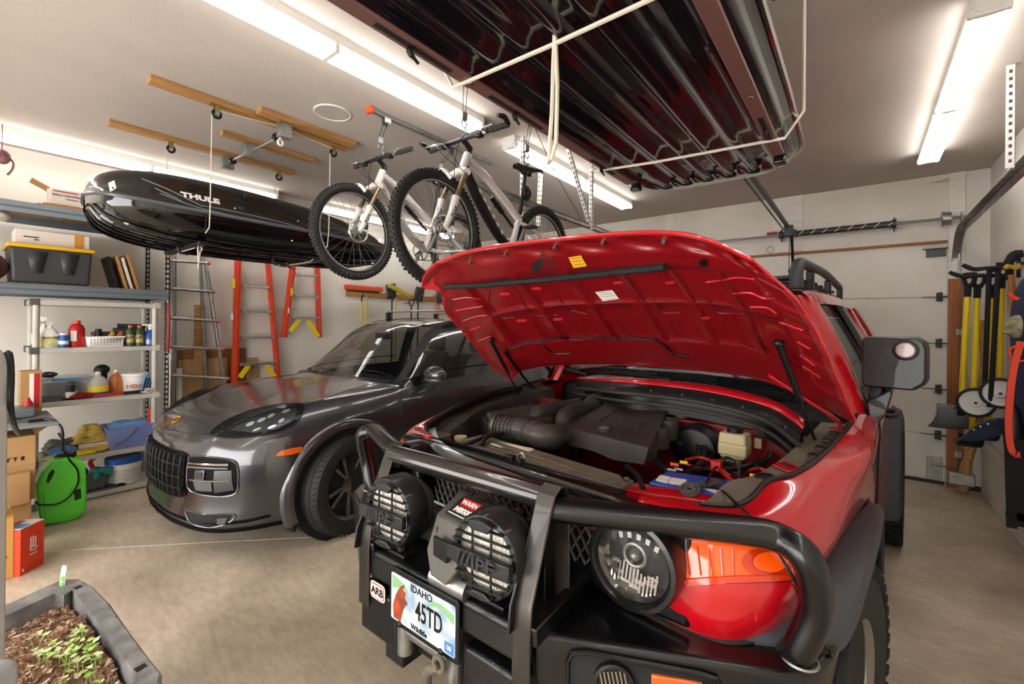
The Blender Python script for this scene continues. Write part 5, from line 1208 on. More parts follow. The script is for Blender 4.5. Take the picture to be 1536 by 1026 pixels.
b = MB()
for k in range(5):
    for x in (-.34, -.2, -.07, .07, .2, .34): pass
for x in (-.34, -.2, -.07, .07, .2, .34):
    b = MB(); b.tube(crv([(cx+x*(w/.49), y, z0-.002) for y, w, z0, zs, z1 in secs[1:-1]], 4), .012, 6); b.build('floor_rib', 'blackgloss', bt_)
# swooping side highlights of the lid, painted as pale grey lines
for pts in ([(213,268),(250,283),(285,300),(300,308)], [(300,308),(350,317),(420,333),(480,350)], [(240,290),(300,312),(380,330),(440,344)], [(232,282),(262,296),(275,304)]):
    line('lid_highlight', pts, bv1, .004, 'lidline', t, M(), mirror=False, off=-.001)

surf_text('THULE', .062, bv1, 301, 298, 321, 302, 'sticker_white', ld, 'brand_lettering', .004, .003, 1.25)
p = hit(bv1, 168, 282, .002); patch('warning_label', [(163, 275), (172, 271), (175, 283), (166, 288)], bv1, .004, 'paper', t, M(), mirror=False, cell=5)
for x, y in ((352, 313), (447, 332), (465, 352), (438, 361)): b = MB(); b.ell(hit(bv1, x, y, .002), (.008,)*3, 8); b.build('rivet', 'chrome', t)
for x, y in ((275, 372), (307, 372), (415, 390), (437, 395)):
    p = onX(x, y, -3.95); b = MB(); b.tube([p+V((0, 0, .02)), p+V((0, -.03, -.0)), p+V((0, -.02, -.035)), p+V((0, .03, -.05))], [.012, .012, .009, .004], 8, sm=4); b.build('clamp_hook', 'black', t)
for y in (1.15, 2.1): b = MB(); b.b2((cx-.42, y-.03, 2.165), (cx+.42, y+.03, 2.19)); b.build('clamp_rail', 'black', t, bev=.006)
# boards on the ceiling
def board(a, c, label, w=.089, h=.038):
    b = MB(); y0, y1 = a.y, c.y; x = (a.x+c.x)/2; b.b2((x-w/2, y0, ZC-.001-h), (x+w/2, y1, ZC-.001)); return tag(b.build('ceiling_board', 'wood', bev=.003), label, 'board')
xa, xb = -3.66, -4.72
bA = board(V((xa, .80, 0)), V((xa, 2.22, 0)), 'longest wooden batten on the ceiling, nearer to the middle tube light')
bB = board(V((xb, .78, 0)), V((xb, 2.24, 0)), 'long wooden batten on the ceiling nearest the left wall light')
bC = board(V((xa+.13, 1.42, 0)), V((xa+.13, 2.21, 0)), 'wooden batten screwed alongside the longest ceiling batten')
bD = board(V((-4.2, 1.40, 0)), V((-4.2, 2.2, 0)), 'short wooden batten between the two long ceiling battens', .07)
def pulley(x, y, label):
    z = ZC-.039; t = thing('pulley', label, 'pulley', (x, y, z))
    b = MB(); b.box((x, y, z-.003), (.05, .09, .005)); b.box((x-.014, y, z-.035), (.004, .03, .06)); b.box((x+.014, y, z-.035), (.004, .03, .06)); b.build('bracket', 'brass', t)
    b = MB(); b.torus((x, y, z-.062), .026, .010, (1, 0, 0), 24, 8); b.build('sheave', 'black', t)
    b = MB(); b.cyl((x-.02, y, z-.062), (x+.02, y, z-.062), .012, 12); b.build('axle', 'galv', t)

PU = {'a': (xa, 1.19), 'b': (xa, 2.09), 'c': (xb, 1.19), 'd': (xb, 2.10)}
for k, lb in (('a', 'black pulley under the longest ceiling batten, nearest the viewer'), ('b', 'black pulley at the far end of the longest ceiling batten'), ('c', 'black pulley under the batten by the left wall light, nearer end'), ('d', 'black pulley at the far end of the batten by the left wall light')): pulley(*PU[k], lb)
def rope(name, pts, label, r=.004, m='rope', cat='rope', sm=0): b = MB(); b.tube(pts, r, 6, sm=sm); return tag(b.build(name, m), label, cat)
zp = ZC-.10
for k, (nx, lb) in dict(a=('near front', 'pale rope dropping from the nearest pulley around the black roof box'), b=('', 'pale rope dropping from the far right pulley, seen through the bicycle wheel')).items():
    x, y = PU[k]; p = [(x, y-.03, zp), (x+.0, y-.035, 2.42), (x-.03, y-.03, 2.28), (cx+.2, y-.03, 2.165), (cx-.2, y-.03, 2.165), (xb+.05, y-.03, 2.3), (xb, y-.03, zp)]
    rope('hoist_rope', p, lb)
rope('hoist_rope', [(xa, 1.21, zp+.03), (xa+.02, 1.62, zp+.06), (xa+.02, 2.07, zp+.03)], 'pale rope running flat under the longest ceiling batten between its pulleys')
rope('hoist_rope', [(xb, 1.21, zp+.03), (xb+.02, 1.62, zp+.02), (xb, 2.07, zp+.03)], 'thin rope running flat under the batten near the left wall light', .003)
rope('knotted_rope_end', [onX(*q, -3.9) for q in ((299, 356), (297, 375), (298, 402), (300, 378), (303, 375), (299, 358))], 'knotted rope loop dangling below the roof box at the aluminium ladder', .006)
t = thing('hoist_shaft', 'galvanised winch shaft slung across the ceiling battens between bracket plates', 'hoist shaft', (-4.1, 1.6, ZC-.14))
s0, s1 = onZ(432, 200, ZC-.09), onZ(342, 243, ZC-.07)
s0 = V((xa+.02, 1.63, ZC-.12)); s1 = V((xb+.08, 1.62, ZC-.10))
b = MB(); b.cyl(s0, s1, .011, 10); b.build('shaft', 'galv', t)
for x in (xa+.10, -4.2, xb+.02): b = MB(); b.box((x, 1.62, ZC-.1), (.06, .10, .11)); o = b.build('mount_plate', 'galv', t, bev=.003); b = MB(); b.cyl((x-.035, 1.6, ZC-.11), (x+.035, 1.6, ZC-.11), .022, 12); b.build('bearing', 'galvdark', o)
b = MB(); b.torus((xa+.08, 1.6, ZC-.19), .022, .008, (1, .3, 0), 20); b.cyl((xa+.08, 1.6, ZC-.17), (xa+.08, 1.6, ZC-.12), .008); b.build('crank_eye', 'white', t)
for x in (xa-.03, xb+.14): b = MB(); b.cyl((x-.02, 1.62, ZC-.11), (x+.02, 1.62, ZC-.11), .03, 16); b.build('rope_spool', 'black', t)
# ---------- big cargo box above the red car, seen from below ----------
t = thing('cargo_box', 'large black cargo box slung under the ceiling above the raised red hood, underside showing', 'roof box', (-.7, 1.2, 2.45))
cx = -.715; B0 = 2.47
secs = [(-.80, .03, 2.66, 2.68, 2.72), (-.75, .20, 2.60, 2.61, 2.80), (-.6, .30, 2.55, 2.58, 2.85), (-.2, .41, 2.49, 2.56, 2.88), (.35, .45, B0, 2.55, 2.90), (.9, .47, B0, 2.54, 2.90), (1.7, .478, B0, 2.53, 2.90), (2.4, .475, B0, 2.53, 2.86), (2.75, .46, B0+.01, 2.53, 2.82), (2.93, .36, B0+.03, 2.54, 2.78), (3.0, .22, 2.52, 2.56, 2.74), (3.02, .03, 2.60, 2.62, 2.66)]
G_ = [(0, 0, 0), (.2, 0, 0), (.5, 0, 0), (.78, 0, 0), (.90, 0, .012), (.95, 1, -.015), (1.0, 1, .012)]
b = MB(); 
P = [[V((cx+q*w, y, (z0 if k == 0 else zs)+dz)) for q, k, dz in half(G_)] for y, w, z0, zs, z1 in secs]; FG = fine(P, 6, 8)
# pressed ribs running lengthwise, with a stepped end
for row in FG:
    for i, p in enumerate(row):
        u = (p.x-cx)
        if abs(u) < .36 and -.5 < p.y < 2.86:
            e = ss(2.86, 2.70, p.y)*ss(-.5, -.3, p.y); k = (u+.36)/.72*6; fr = k-math.floor(k)
            row[i] = p+V((0, 0, .022*e*ss(.12, .28, fr)*ss(.88, .72, fr)))
b.grid(FG); lowb = b; cb_ = b.build('lower_shell', 'boxunder', t, sm=50)

bv2 = bvh_of([b], M())
b = MB(); box_loft(b, secs, [(-q, k, d) for q, k, d in [(1.0, 1, .014), (.99, 1, .1), (.93, 2, -.10), (.8, 2, -.02), (.4, 2, 0), (0, 2, 0)]]+[(.4, 2, 0), (.8, 2, -.02), (.93, 2, -.10), (.99, 1, .1), (1.0, 1, .014)], cx); b.build('lid', 'boxblack', t, sm=60)
for s in (1, -1): b = MB(); b.tube(crv([(cx+s*w*1.01, y, zs+.016) for y, w, z0, zs, z1 in secs], 5), .013, 8); b.build('rim_strip', 'chrome' if s > 0 else 'blackgloss', t)  # chrome on the right strip imitates a reflection along the black rim
for s in (1, -1):
    x = cx+s*.385; b = MB(); b.b2((x-.028, .2, B0-.010), (x+.028, 2.55, B0+.012)); r_ = b.build('mount_rail', 'railbrown', t, bev=.006)
    for y0, y1 in ((.75, 1.05), (2.05, 2.32), (1.25, 1.6) if s < 0 else (.35, .6)):
        b = MB(); b.b2((x-.009, y0, B0-.012), (x+.009, y1, B0-.004)); b.build('rail_slot', 'blackrough', r_)
        b = MB(); b.tube([(x, (y0+y1)/2, B0-.0), (x+.004, (y0+y1)/2-.03, B0-.03), (x, (y0+y1)/2+.01, B0-.05)], [.008, .01, .005], 8, sm=3); b.build('clamp_claw', 'black', r_)
    for y in (1.15, 1.85): b = MB(); b.ell((x, y, B0-.008), (.012, .012, .006), 10); b.build('rail_rivet', 'chrome', r_)
    b = MB(); b.prism([(-.03, -.03), (.03, -.03), (.035, .03), (-.03, .03)], -.06, .0, M.Translation((x, 2.63, B0+.03)), .7); b.build('end_block', 'boxunder', t, bev=.008)

b = MB(); b.cyl((cx+.505, 1.48, 2.575), (cx+.525, 1.48, 2.575), .02, 16); b.build('lock', 'chrome', t)
for k in range(5): x = cx-.24+k*.12; b = MB(); b.tube([(x-.05, 2.68, B0+.002), (x-.03, 2.80, B0+.008), (x+.03, 2.80, B0+.008), (x+.045, 2.70, B0+.002)], .006, 6, sm=4); b.build('pressed_step', 'boxunder', t)
# slings
zl = B0-.012
xl, xr = cx-.50, cx+.50
p0, p1 = onZ(690, 116, zl), onZ(930, 0, zl)
rope('sling_rope', [(xl+.0, 1.12, ZC-.02), (xl-.01, 1.12, 2.56), (xl+.05, 1.125, zl), (-.75, 1.13, zl-.004), (xr-.05, 1.13, zl), (xr+.01, 1.13, 2.56), (xr, 1.13, ZC)], 'pale rope sling passing under the near part of the big dark cargo box', .007)
rope('sling_rope', [(xl+.0, 2.18, ZC-.02), (xl-.01, 2.2, 2.56), (xl+.05, 2.21, zl), (-.85, 2.26, zl-.004), (xr-.06, 2.33, zl), (xr+.012, 2.33, 2.56), (xr+.01, 2.33, ZC)], 'pale rope sling passing under the far end of the big dark cargo box', .007)
rope('rope_loop', [onP(*q, (-.75, 1.13, 2.4), (0, 1, 0)) for q in ((832, 50), (830, 100), (828, 170), (824, 225), (823, 246), (827, 240), (834, 215), (836, 130), (833, 55))], 'doubled pale rope tail hanging from the middle of the near sling', .0065)
tw = MB(); tw.tube([(xl+.02, 1.13, zl+.03), (xl+.02, 1.13, zl-.0), onP(692, 132, (xl, 1.13, 2.5), (0, 1, 0))], .004, 6); 
# ---------- bicycles ----------
def bike(base, frame_m, frame2, label, brand, ro=0):
    Tm = M.Translation(base) @ M.Rotation(ro, 4, 'Z'); t = thing('mountain_bicycle', label, 'bicycle', mx=Tm)
    def bb(): return MB(Tm)
    Rw = .348
    for i, (y, z) in enumerate(((0, 0), (1.12, .02))):
        Wm = M.Translation((0, y, z)) @ M.Rotation(R(90), 4, 'Y')
        b = bb(); b.torus((0, 0, 0), Rw-.028, .028, (0, 0, 1), 64, 12, Wm)
        w = b.build('tyre' , 'rubber', t)
        b = bb()
        for k in range(72):
            a = 2*PI*k/72
            for zz, o in ((-.016, 0), (.0, .5), (.016, 0)): b.box((Rw-.001-.003*(abs(zz) > 0), 0, zz), (.007, .013, .012), Wm @ M.Rotation(a+o*2*PI/72, 4, 'Z'))
        b.build('tread_knobs', 'blackrough', w, sm=0)
        b = bb(); b.lathe([(Rw-.055, -.013), (Rw-.05, -.014), (Rw-.068, -.009), (Rw-.072, 0), (Rw-.068, .009), (Rw-.05, .014)], 64, Wm, cap=0); rm_ = b.build('rim', 'rimdark', t)
        b = bb(); b.lathe([(Rw-.071, -.010), (Rw-.062, -.0125)], 64, Wm, cap=0); b.lathe([(Rw-.071, .010), (Rw-.062, .0125)], 64, Wm, cap=0); b.build('rim_stripe', 'brushed', rm_)
        b = bb()
        for k in range(28):
            a = 2*PI*k/28; a2 = a+(.45 if k % 4 < 2 else -.45); s = 1 if k % 2 else -1
            b.tube([Wm @ V((math.cos(a2)*.024, math.sin(a2)*.024, s*.028)), Wm @ V((math.cos(a)*(Rw-.068), math.sin(a)*(Rw-.068), 0))], .0013, 4)
        b.build('spokes', 'steel', t, sm=0)
        b = bb(); b.cyl((-.05, y, z), (.05, y, z), .018, 14); b.torus((.028, y, z), .022, .006, (1, 0, 0), 16); b.torus((-.028, y, z), .022, .006, (1, 0, 0), 16); b.build('hub', 'galv', t)
        b = bb(); Dm = Wm @ M.Translation((0, 0, .045)); b.torus((0, 0, 0), .076, .0065, (0, 0, 1), 40, 4, Dm)
        for k in range(6): a = 2*PI*k/6; b.bar(Dm @ V((math.cos(a)*.02, math.sin(a)*.02, 0)), Dm @ V((math.cos(a+.5)*.073, math.sin(a+.5)*.073, 0)), .007, .003)
        b.build('brake_rotor', 'brushed', t)
        b = bb(); b.box((.05, y+.055, z+.06), (.03, .035, .07)); b.build('brake_caliper', 'darkgrey', t, bev=.006)
    A = lambda x, y, z: V((x, y, z))
    # fork
    for s in (1, -1):
        b = bb(); b.tube([A(s*.062, 0, 0), A(s*.062, .055, .10), A(s*.062, .085, .20)], [.018, .024, .025], 12); b.build('fork_leg', 'fork_white', t)
        b = bb(); b.tube([A(s*.062, .085, .20), A(s*.062, .165, .36)], .016, 12); b.build('fork_stanchion', 'goldish', t)
        text('FOX', .04, Tm @ M.Translation((s*.062+.026, .048, .10)) @ M.Rotation(R(90), 4, 'Z') @ M.Rotation(R(90), 4, 'X') @ M.Rotation(R(62), 4, 'Z'), 'black', t, 'fork_lettering', .001)
    b = bb(); b.tube([A(-.075, .165, .37), A(0, .19, .395), A(.075, .165, .37)], [.024, .03, .024], 12, sm=3); b.tube([A(-.062, .045, .30), A(-.03, .02, .345), A(.03, .02, .345), A(.062, .045, .30)], .013, 8, sm=3); b.build('fork_crown', 'fork_white', t)
    # frame
    b = bb(); b.tube([A(0, .20, .40), A(0, .245, .52)], [.03, .027], 14); b.tube([A(0, .235, .49), A(0, .40, .43), A(0, .60, .32), A(0, .80, .20)], [.028, .026, .024, .026], 12, sm=4); b.build('top_tube', frame_m, t)
    b = bb(); b.tube([A(0, .215, .43), A(0, .36, .24), A(0, .55, .06), A(0, .70, -.03)], [.03, .034, .034, .032], 12, sm=4); dt = b.build('down_tube', frame2, t)
    b = bb(); b.tube([A(0, .70, -.03), A(0, .75, .10), A(0, .80, .24)], [.03, .022, .02], 12); b.build('seat_tube', frame_m, t)
    for s in (1, -1):
        b = bb(); b.tube([A(s*.02, .78, .18), A(s*.055, .92, .14), A(s*.065, 1.12, .02)], [.014, .013, .012], 8, sm=3); b.build('seat_stay', frame_m, t)
        b = bb(); b.tube([A(s*.03, .70, -.02), A(s*.06, .85, -.03), A(s*.065, 1.12, .02)], [.018, .016, .013], 8, sm=3); b.build('chain_stay', frame_m, t)
    b = bb(); b.tube([A(0, .48, .30), A(0, .60, .22)], .018, 10); b.tube([A(0, .60, .22), A(0, .72, .14)], .010, 8); b.torus((0, .54, .26), .022, .004, (0, .8, -.55), 16, 6); b.build('rear_shock', 'black', t)
    if brand == 'ROSSI':
        for k in range(6): q = .33+k*.045; b = bb(); b.box((0, 0, 0), (.004, .03, .022), M.Translation((.036, q, .30-(q-.33)*1.02)) @ M.Rotation(-R(44), 4, 'X')); b.build('frame_mark', 'sticker_white', t, bev=.004)
    if 0: text(brand, .05, Tm @ M.Translation((.036, .46, .15)) @ M.Rotation(R(90), 4, 'Z') @ M.Rotation(R(90), 4, 'X') @ M.Rotation(-R(44), 4, 'Z'), 'sticker_white' if frame2 == 'black' else 'black', dt, 'frame_lettering', .001, 0, 1.3)
    # cockpit
    b = bb(); b.tube([A(0, .25, .52), A(0, .265, .565)], .021, 12); b.tube([A(0, .265, .56), A(0, .20, .60)], .019, 12); b.build('stem', 'black', t)
    b = bb(); b.tube([A(-.34, .235, .615), A(-.12, .20, .60), A(.12, .20, .60), A(.34, .235, .615)], .0135, 10, sm=4); hb_ = b.build('handlebar', 'black', t)
    for s in (1, -1):
        b = bb(); b.tube([A(s*.34, .236, .616), A(s*.225, .215, .606)], .018, 12); b.build('grip', 'rubber', hb_)
        if brand == 'ROSSI': b = bb(); b.tube([A(s*.34, .236, .616), A(s*.345, .19, .64), A(s*.335, .14, .635)], [.015, .016, .013], 10, sm=3); b.build('bar_end', 'black', hb_)
        b = bb(); b.tube([A(s*.19, .20, .605), A(s*.20, .16, .60), A(s*.29, .15, .60)], [.009, .008, .006], 8, sm=3); b.box((s*.19, .20, .60), (.03, .03, .035)); b.build('brake_lever', 'galv', hb_)
        b = bb(); b.box((s*.15, .19, .585), (.045, .04, .03)); b.cyl((s*.15, .17, .59), (s*.20, .15, .57), .006); b.build('shifter', 'black', hb_, bev=.006)
    for i, pts in enumerate(([A(.17, .16, .60), A(.12, .06, .52), A(.05, .08, .36), A(.07, .08, .15)], [A(-.17, .16, .60), A(-.06, .05, .50), A(.02, .20, .38), A(.02, .45, .30)], [A(-.14, .16, .59), A(.05, .04, .46), A(.06, .20, .33), A(.03, .42, .20)])): b = bb(); b.tube(pts, .0025, 5, sm=6); b.build('cable_housing', 'black', t)
    # saddle
    b = bb(); b.tube([A(0, .80, .22), A(0, .868, .58)], .0145, 12); b.build('seat_post', 'black', t)
    b = bb(); P = []
    for y, w, z in ((.735, .018, .600), (.76, .026, .612), (.83, .034, .612), (.90, .058, .612), (.96, .074, .618), (1.0, .070, .624), (1.01, .05, .62)):
        P.append([A(-w, y, z-.03), A(-w*.95, y, z-.006), A(-w*.5, y, z+.004), A(0, y, z), A(w*.5, y, z+.004), A(w*.95, y, z-.006), A(w, y, z-.03)])
    b.grid(P); b.build('saddle', 'black', t, sm=60, solid=.006)
    b = bb(); b.tube([A(-.02, .79, .59), A(-.022, .85, .575), A(-.02, .97, .60)], .0035, 6, sm=3); b.tube([A(.02, .79, .59), A(.022, .85, .575), A(.02, .97, .60)], .0035, 6, sm=3); b.build('saddle_rails', 'steel', t)
    # drive train on the far side
    b = bb(); b.torus((-.05, .70, -.03), .082, .005, (1, 0, 0), 40, 4)
    for k in range(5): a = 2*PI*k/5; b.bar((-.05, .70, -.03), (-.05, .70+.08*math.cos(a), -.03+.08*math.sin(a)), .014, .004, (1, 0, 0))
    cr_ = b.build('chainring', 'darkgrey', t)
    for s, a in ((1, R(70)), (-1, R(250))):
        e = A(s*.08, .70+.17*math.cos(a), -.03+.17*math.sin(a)); b = bb(); b.tube([A(s*.055, .70, -.03), e], [.016, .011], 8); c2 = b.build('crank_arm', 'galv', t); b = bb(); b.box(e+V((s*.05, 0, 0)), (.085, .07, .018)); b.build('pedal', 'black', c2, bev=.004)
    b = bb(); b.lathe([(.05, -.01), (.045, .0), (.035, .012), (.02, .02)], 24, M.Translation((-.045, 1.12, .02)) @ M.Rotation(R(90), 4, 'Y')); b.build('cassette', 'steel', t)
    b = bb(); b.tube([A(-.05, .70, .05), A(-.048, 1.12, .06)], .004, 5); b.tube([A(-.05, .71, -.11), A(-.05, 1.13, -.08), A(-.05, 1.16, -.03)], .004, 5); b.build('chain', 'darksteel', t)
    for k, ch in enumerate('BONTRAGER'):
        a = R(-(62+k*6.0)); W2 = Tm @ M.Rotation(R(90), 4, 'Y')
        p = V((.0235, 0, 0)); 
        for wy, wz in ((0, 0),):
            c = V((.0255, wy+math.sin(a)*0+(Rw-.030)*math.cos(a), wz+(Rw-.030)*math.sin(a)))
            text(ch, .026, Tm @ frame(c, V((0, math.sin(a), -math.cos(a))), V((0, -math.cos(a), -math.sin(a)))) @ M.Rotation(PI, 4, 'Z'), 'sticker_white', t, 'tyre_letter', .0006)
    return t

bike((-2.92, 1.84, 2.27), 'frame_white', 'frame_silver', 'silver and white mountain bicycle hanging left of the other, over the grey car', 'TREK', R(3))
b2_ = bike((-1.98, 1.80, 2.17), 'frame_white', 'black', 'white mountain bicycle with black down tube and bar ends, hanging just above the red hood', 'ROSSI')
p = onX(790, 290, -1.96); b = MB(); b.torus(p, .045, .013, (1, .2, 0), 24); b.torus(p+V((.01, .01, .0)), .03, .009, (1, .2, 0), 20); b.ell(p+V((.01, 0, -.0)), (.012, .02, .02)); tag(b.build('cable_lock', 'black'), 'coiled black cable lock under the saddle of the right bicycle', 'lock')
# hoists of the bicycles
def hoist(x, y0, y1, label, hooks):
    t = thing('bicycle_hoist', label, 'hoist', (x, y0, ZC))
    b = MB(); b.b2((x-.02, y0, ZC-.03), (x+.02, y1, ZC-.001)); b.build('rail', 'galv', t, bev=.003)
    b = MB(); b.b2((x-.035, y0-.03, ZC-.045), (x+.035, y0, ZC-.001)); b.build('end_cap', 'orange', t, bev=.005)
    for y, (hx, hy, hz) in hooks:
        b = MB(); b.box((x, y, ZC-.06), (.012, .05, .06)); b.build('pulley_block', 'darksteel', t, bev=.003)
        for o in (-.018, .018): b = MB(); b.tube([(x, y+o, ZC-.08), (hx, hy+o*.6, hz+.14)], .0025, 5); b.build('cord', 'black', t)
        b = MB(); b.box((hx, hy, hz+.12), (.02, .045, .05)); b.torus((hx, hy, hz+.07), .022, .005, (1, 0, 0), 18, 6); b.tube([(hx, hy, hz+.05), (hx, hy+.025, hz+.03), (hx, hy+.02, hz+.0), (hx, hy-.015, hz-.005)], .006, 6, sm=3); b.build('hook', 'galv', t, bev=.003)
hoist(-2.86, 1.93, 3.3, 'orange capped bicycle hoist rail above the left silver bicycle', ((2.05, (-2.93, 2.06, 2.90)), (2.75, (-2.95, 2.70, 2.89))))
hoist(-1.98, 1.9, 3.3, 'bicycle hoist above the white bicycle, mostly behind the big cargo box', ((2.02, (-1.98, 2.01, 2.80)), (2.72, (-1.98, 2.68, 2.81))))
b = MB(); b.box(onX(415, 160, -2.86)+V((0, 0, 0)), (.02, .05, .07)); b.X = None
p = onX(581, 178, -2.86); b = MB(); b.box(p, (.03, .05, .07)); b.cyl(p, p+V((0, 0, ZC-.03-p.z)), .004, 5); tag(b.build('hoist_cleat', 'white', bev=.006), 'small white cord cleat below the orange capped hoist rail', 'cleat')
rope('cord', [(-1.98, 2.75, ZC-.05), onX(835, 265, -2.1), onX(877, 337, -2.2)], 'thin black cord running diagonally behind the black bicycle saddle', .003, 'black', 'cord')
# ---------- steel rack along the left wall ----------
XF, XB_ = -5.45, -6.05
t = thing('steel_rack', 'grey steel storage rack with perforated posts and plywood decks on the left wall', 'rack', (-5.75, .4, 0))
for x, y, nm in ((XF, 1.355, ''), (XB_, 1.33, ''), (XF, -1.0, ''), (XB_, -1.0, '')):
    b = MB(); H_ = 2.75
    b.b2((x-.018, y-.018, 0), (x+.018, y+.018, H_)); po = b.build('post', 'darksteelblue', t, bev=.002)
    b = MB()
    for i in range(int(H_/.05)):
        z = .04+i*.05; b.b2((x+.0165, y-.006, z), (x+.0195, y+.006, z+.025)); b.b2((x-.006, y-.0195, z), (x+.006, y-.0165, z+.025))
    b.build('post_holes', 'offwhite', po, sm=0)
for zt in (2.575, 1.905):
    for x in (XF+.02, XB_-.02):
        b = MB(); P = [(x+.012, zt+.0), (x+.02, zt-.01), (x+.02, zt-.04), (x+.008, zt-.055), (x+.008, zt-.09), (x-.012, zt-.09), (x-.012, zt)]
        b.prism([(q[0], q[1]) for q in P], 1.0, -1.36, M(((1, 0, 0, 0), (0, 0, -1, 0), (0, 1, 0, 0), (0, 0, 0, 1)))); b.build('beam', 'beamblue', t)
    b = MB(); b.b2((XB_+.0, -1.0, zt-.018), (XF+.015, 1.34, zt+.004)); b.build('deck', 'plywood', t)
    b = MB(); b.b2((XB_, 1.33, zt-.08), (XF, 1.36, zt-.03)); b.build('side_brace', 'darksteelblue', t)

def pbox(name, m, x, p0, p1, depth, label=None, cat=None, taper=1, par=None, group=None, bev=.004, shift=0):
    """box whose front face lies on the plane X=x between two seen corners, reaching depth back"""
    a = onX(*p0, x); c = onX(*p1, x); b = MB(); y0, y1 = min(a.y, c.y), max(a.y, c.y); z0, z1 = min(a.z, c.z), max(a.z, c.z)
    if shift: z1 += shift-z0; z0 = shift
    b.box((x-depth/2, (y0+y1)/2, (z0+z1)/2), (depth, y1-y0, z1-z0), None, taper); o = b.build(name, m, par, bev=bev)
    if label: tag(o, label, cat, group)
    return o, (x, y0, y1, z0, z1)
def facing(x, y, z): return M.Translation((x, y, z)) @ M.Rotation(R(90), 4, 'Z') @ M.Rotation(R(90), 4, 'X')   # text plane facing +x
# things on the upper deck
D1 = 2.58
def thingbox(name, label, cat, m, x, y0, y1, z0, z1, depth, part='body', group=None, bev=.004, taper=1):
    t = thing(name, label, cat, (x-depth/2, (y0+y1)/2, z0), 0, group); b = MB(); b.box((x-depth/2, (y0+y1)/2, (z0+z1)/2), (depth, y1-y0, z1-z0), None, taper); b.build(part, m, t, bev=bev); return t
b = MB(); b.b2((-5.85, .46, D1), (-5.45, .93, D1+.012)); b.b2((-5.83, .50, D1+.012), (-5.47, .90, D1+.028)); tag(b.build('plywood_offcuts', 'wood', bev=.002), 'two flat wooden panels lying on the upper deck under the open carton', 'panel')
ya, yb = onX(75, 300, -5.5).y, onX(122, 300, -5.5).y
zt = D1+.029
t = thingbox('open_carton', 'white carton printed HALO LIGHTING with open flaps on the upper deck', 'box', 'cartonwhite', -5.5, ya+.0, yb, zt, zt+.14, .22)

for s, y in ((-1, ya), (1, yb)): b = MB(); b.box((0, s*.06, 0), (.2, .12, .004), M.Translation((-5.61, y, zt+.14)) @ M.Rotation(R(18)*-s if s > 0 else R(28)*-1, 4, 'X')); b.build('flap', 'cardboard', t)
text('HALO LIGHTING', .026, facing(-5.498, (ya+yb)/2+.01, zt+.085), 'darkred', t, 'carton_lettering', .0005, .0006, .95)
b = MB(); b.b2((-5.4995, (ya+yb)/2, zt+.052), (-5.4985, (ya+yb)/2+.08, zt+.060)); b.build('small_print_line', 'darkgrey', t)
b = MB(); b.b2((-5.5, ya+.02, zt+.112), (-5.497, yb-.02, zt+.122)); b.build('carton_stripe', 'redplastic', t)
random.seed(5); b = MB(); b.ell((-5.6, (ya+yb)/2-.01, zt+.14), (.09, .10, .035), 14); b.ell((-5.58, (ya+yb)/2+.06, zt+.14), (.06, .06, .025), 12); b.build('packing_film', 'white', t)
b = MB(); b.box((0, 0, .015), (.3, .22, .03), M.Translation((-5.68, 1.06, D1)) @ M.Rotation(R(20), 4, 'Z')); b.box((0, 0, .04), (.26, .18, .02), M.Translation((-5.68, 1.08, D1)) @ M.Rotation(R(40), 4, 'Z')); tag(b.build('flat_cartons', 'offwhite', bev=.002), 'flattened pale cartons at the right end of the upper deck behind the roof box', 'box')
# lower deck
D2 = 1.91
ya, yb = onX(22, 400, -5.48).y, onX(131, 400, -5.48).y
t = thing('storage_tote', 'black storage tote with yellow lid on the lower deck', 'tote', (-5.7, (ya+yb)/2, D2))
zt = D2+.30
b = MB(); b.box((-5.70, (ya+yb)/2, (D2+zt)/2), (.46, yb-ya+.03, zt-D2), None, 1.07); P_ = b.build('body', 'toteblack', t, bev=.02, seg=3)

for f in (.28, .72):
    y = ya+(yb-ya)*f; b = MB(); b.add([(-5.455, y-.06, zt-.03), (-5.455, y+.06, zt-.03), (-5.466, y+.03, D2+.09), (-5.466, y-.03, D2+.09)], [(0, 1, 2, 3)]); b.build('side_rib', 'toteblack', t, solid=.012)
b = MB(); b.box((-5.70, (ya+yb)/2, zt+.012), (.54, yb-ya+.09, .032)); b.build('lid', 'totelid', t, bev=.008)

t = thingbox('long_carton', 'long white carton with orange tape lying on the yellow tote lid', 'box', 'cartonwhite', -5.52, ya+.0, yb+.02, zt+.03, zt+.155, .33)
y1 = yb+.02
for yy, w in ((ya+.10, .07), (y1-.12, .06)): b = MB(); b.b2((-5.86, yy, zt+.153), (-5.519, yy+w, zt+.158)); b.build('tape', 'mustard_tape', t)

b = MB(); b.b2((-5.521, y1-.10, zt+.035), (-5.517, y1-.04, zt+.156)); b.build('tape', 'mustard_tape', t)

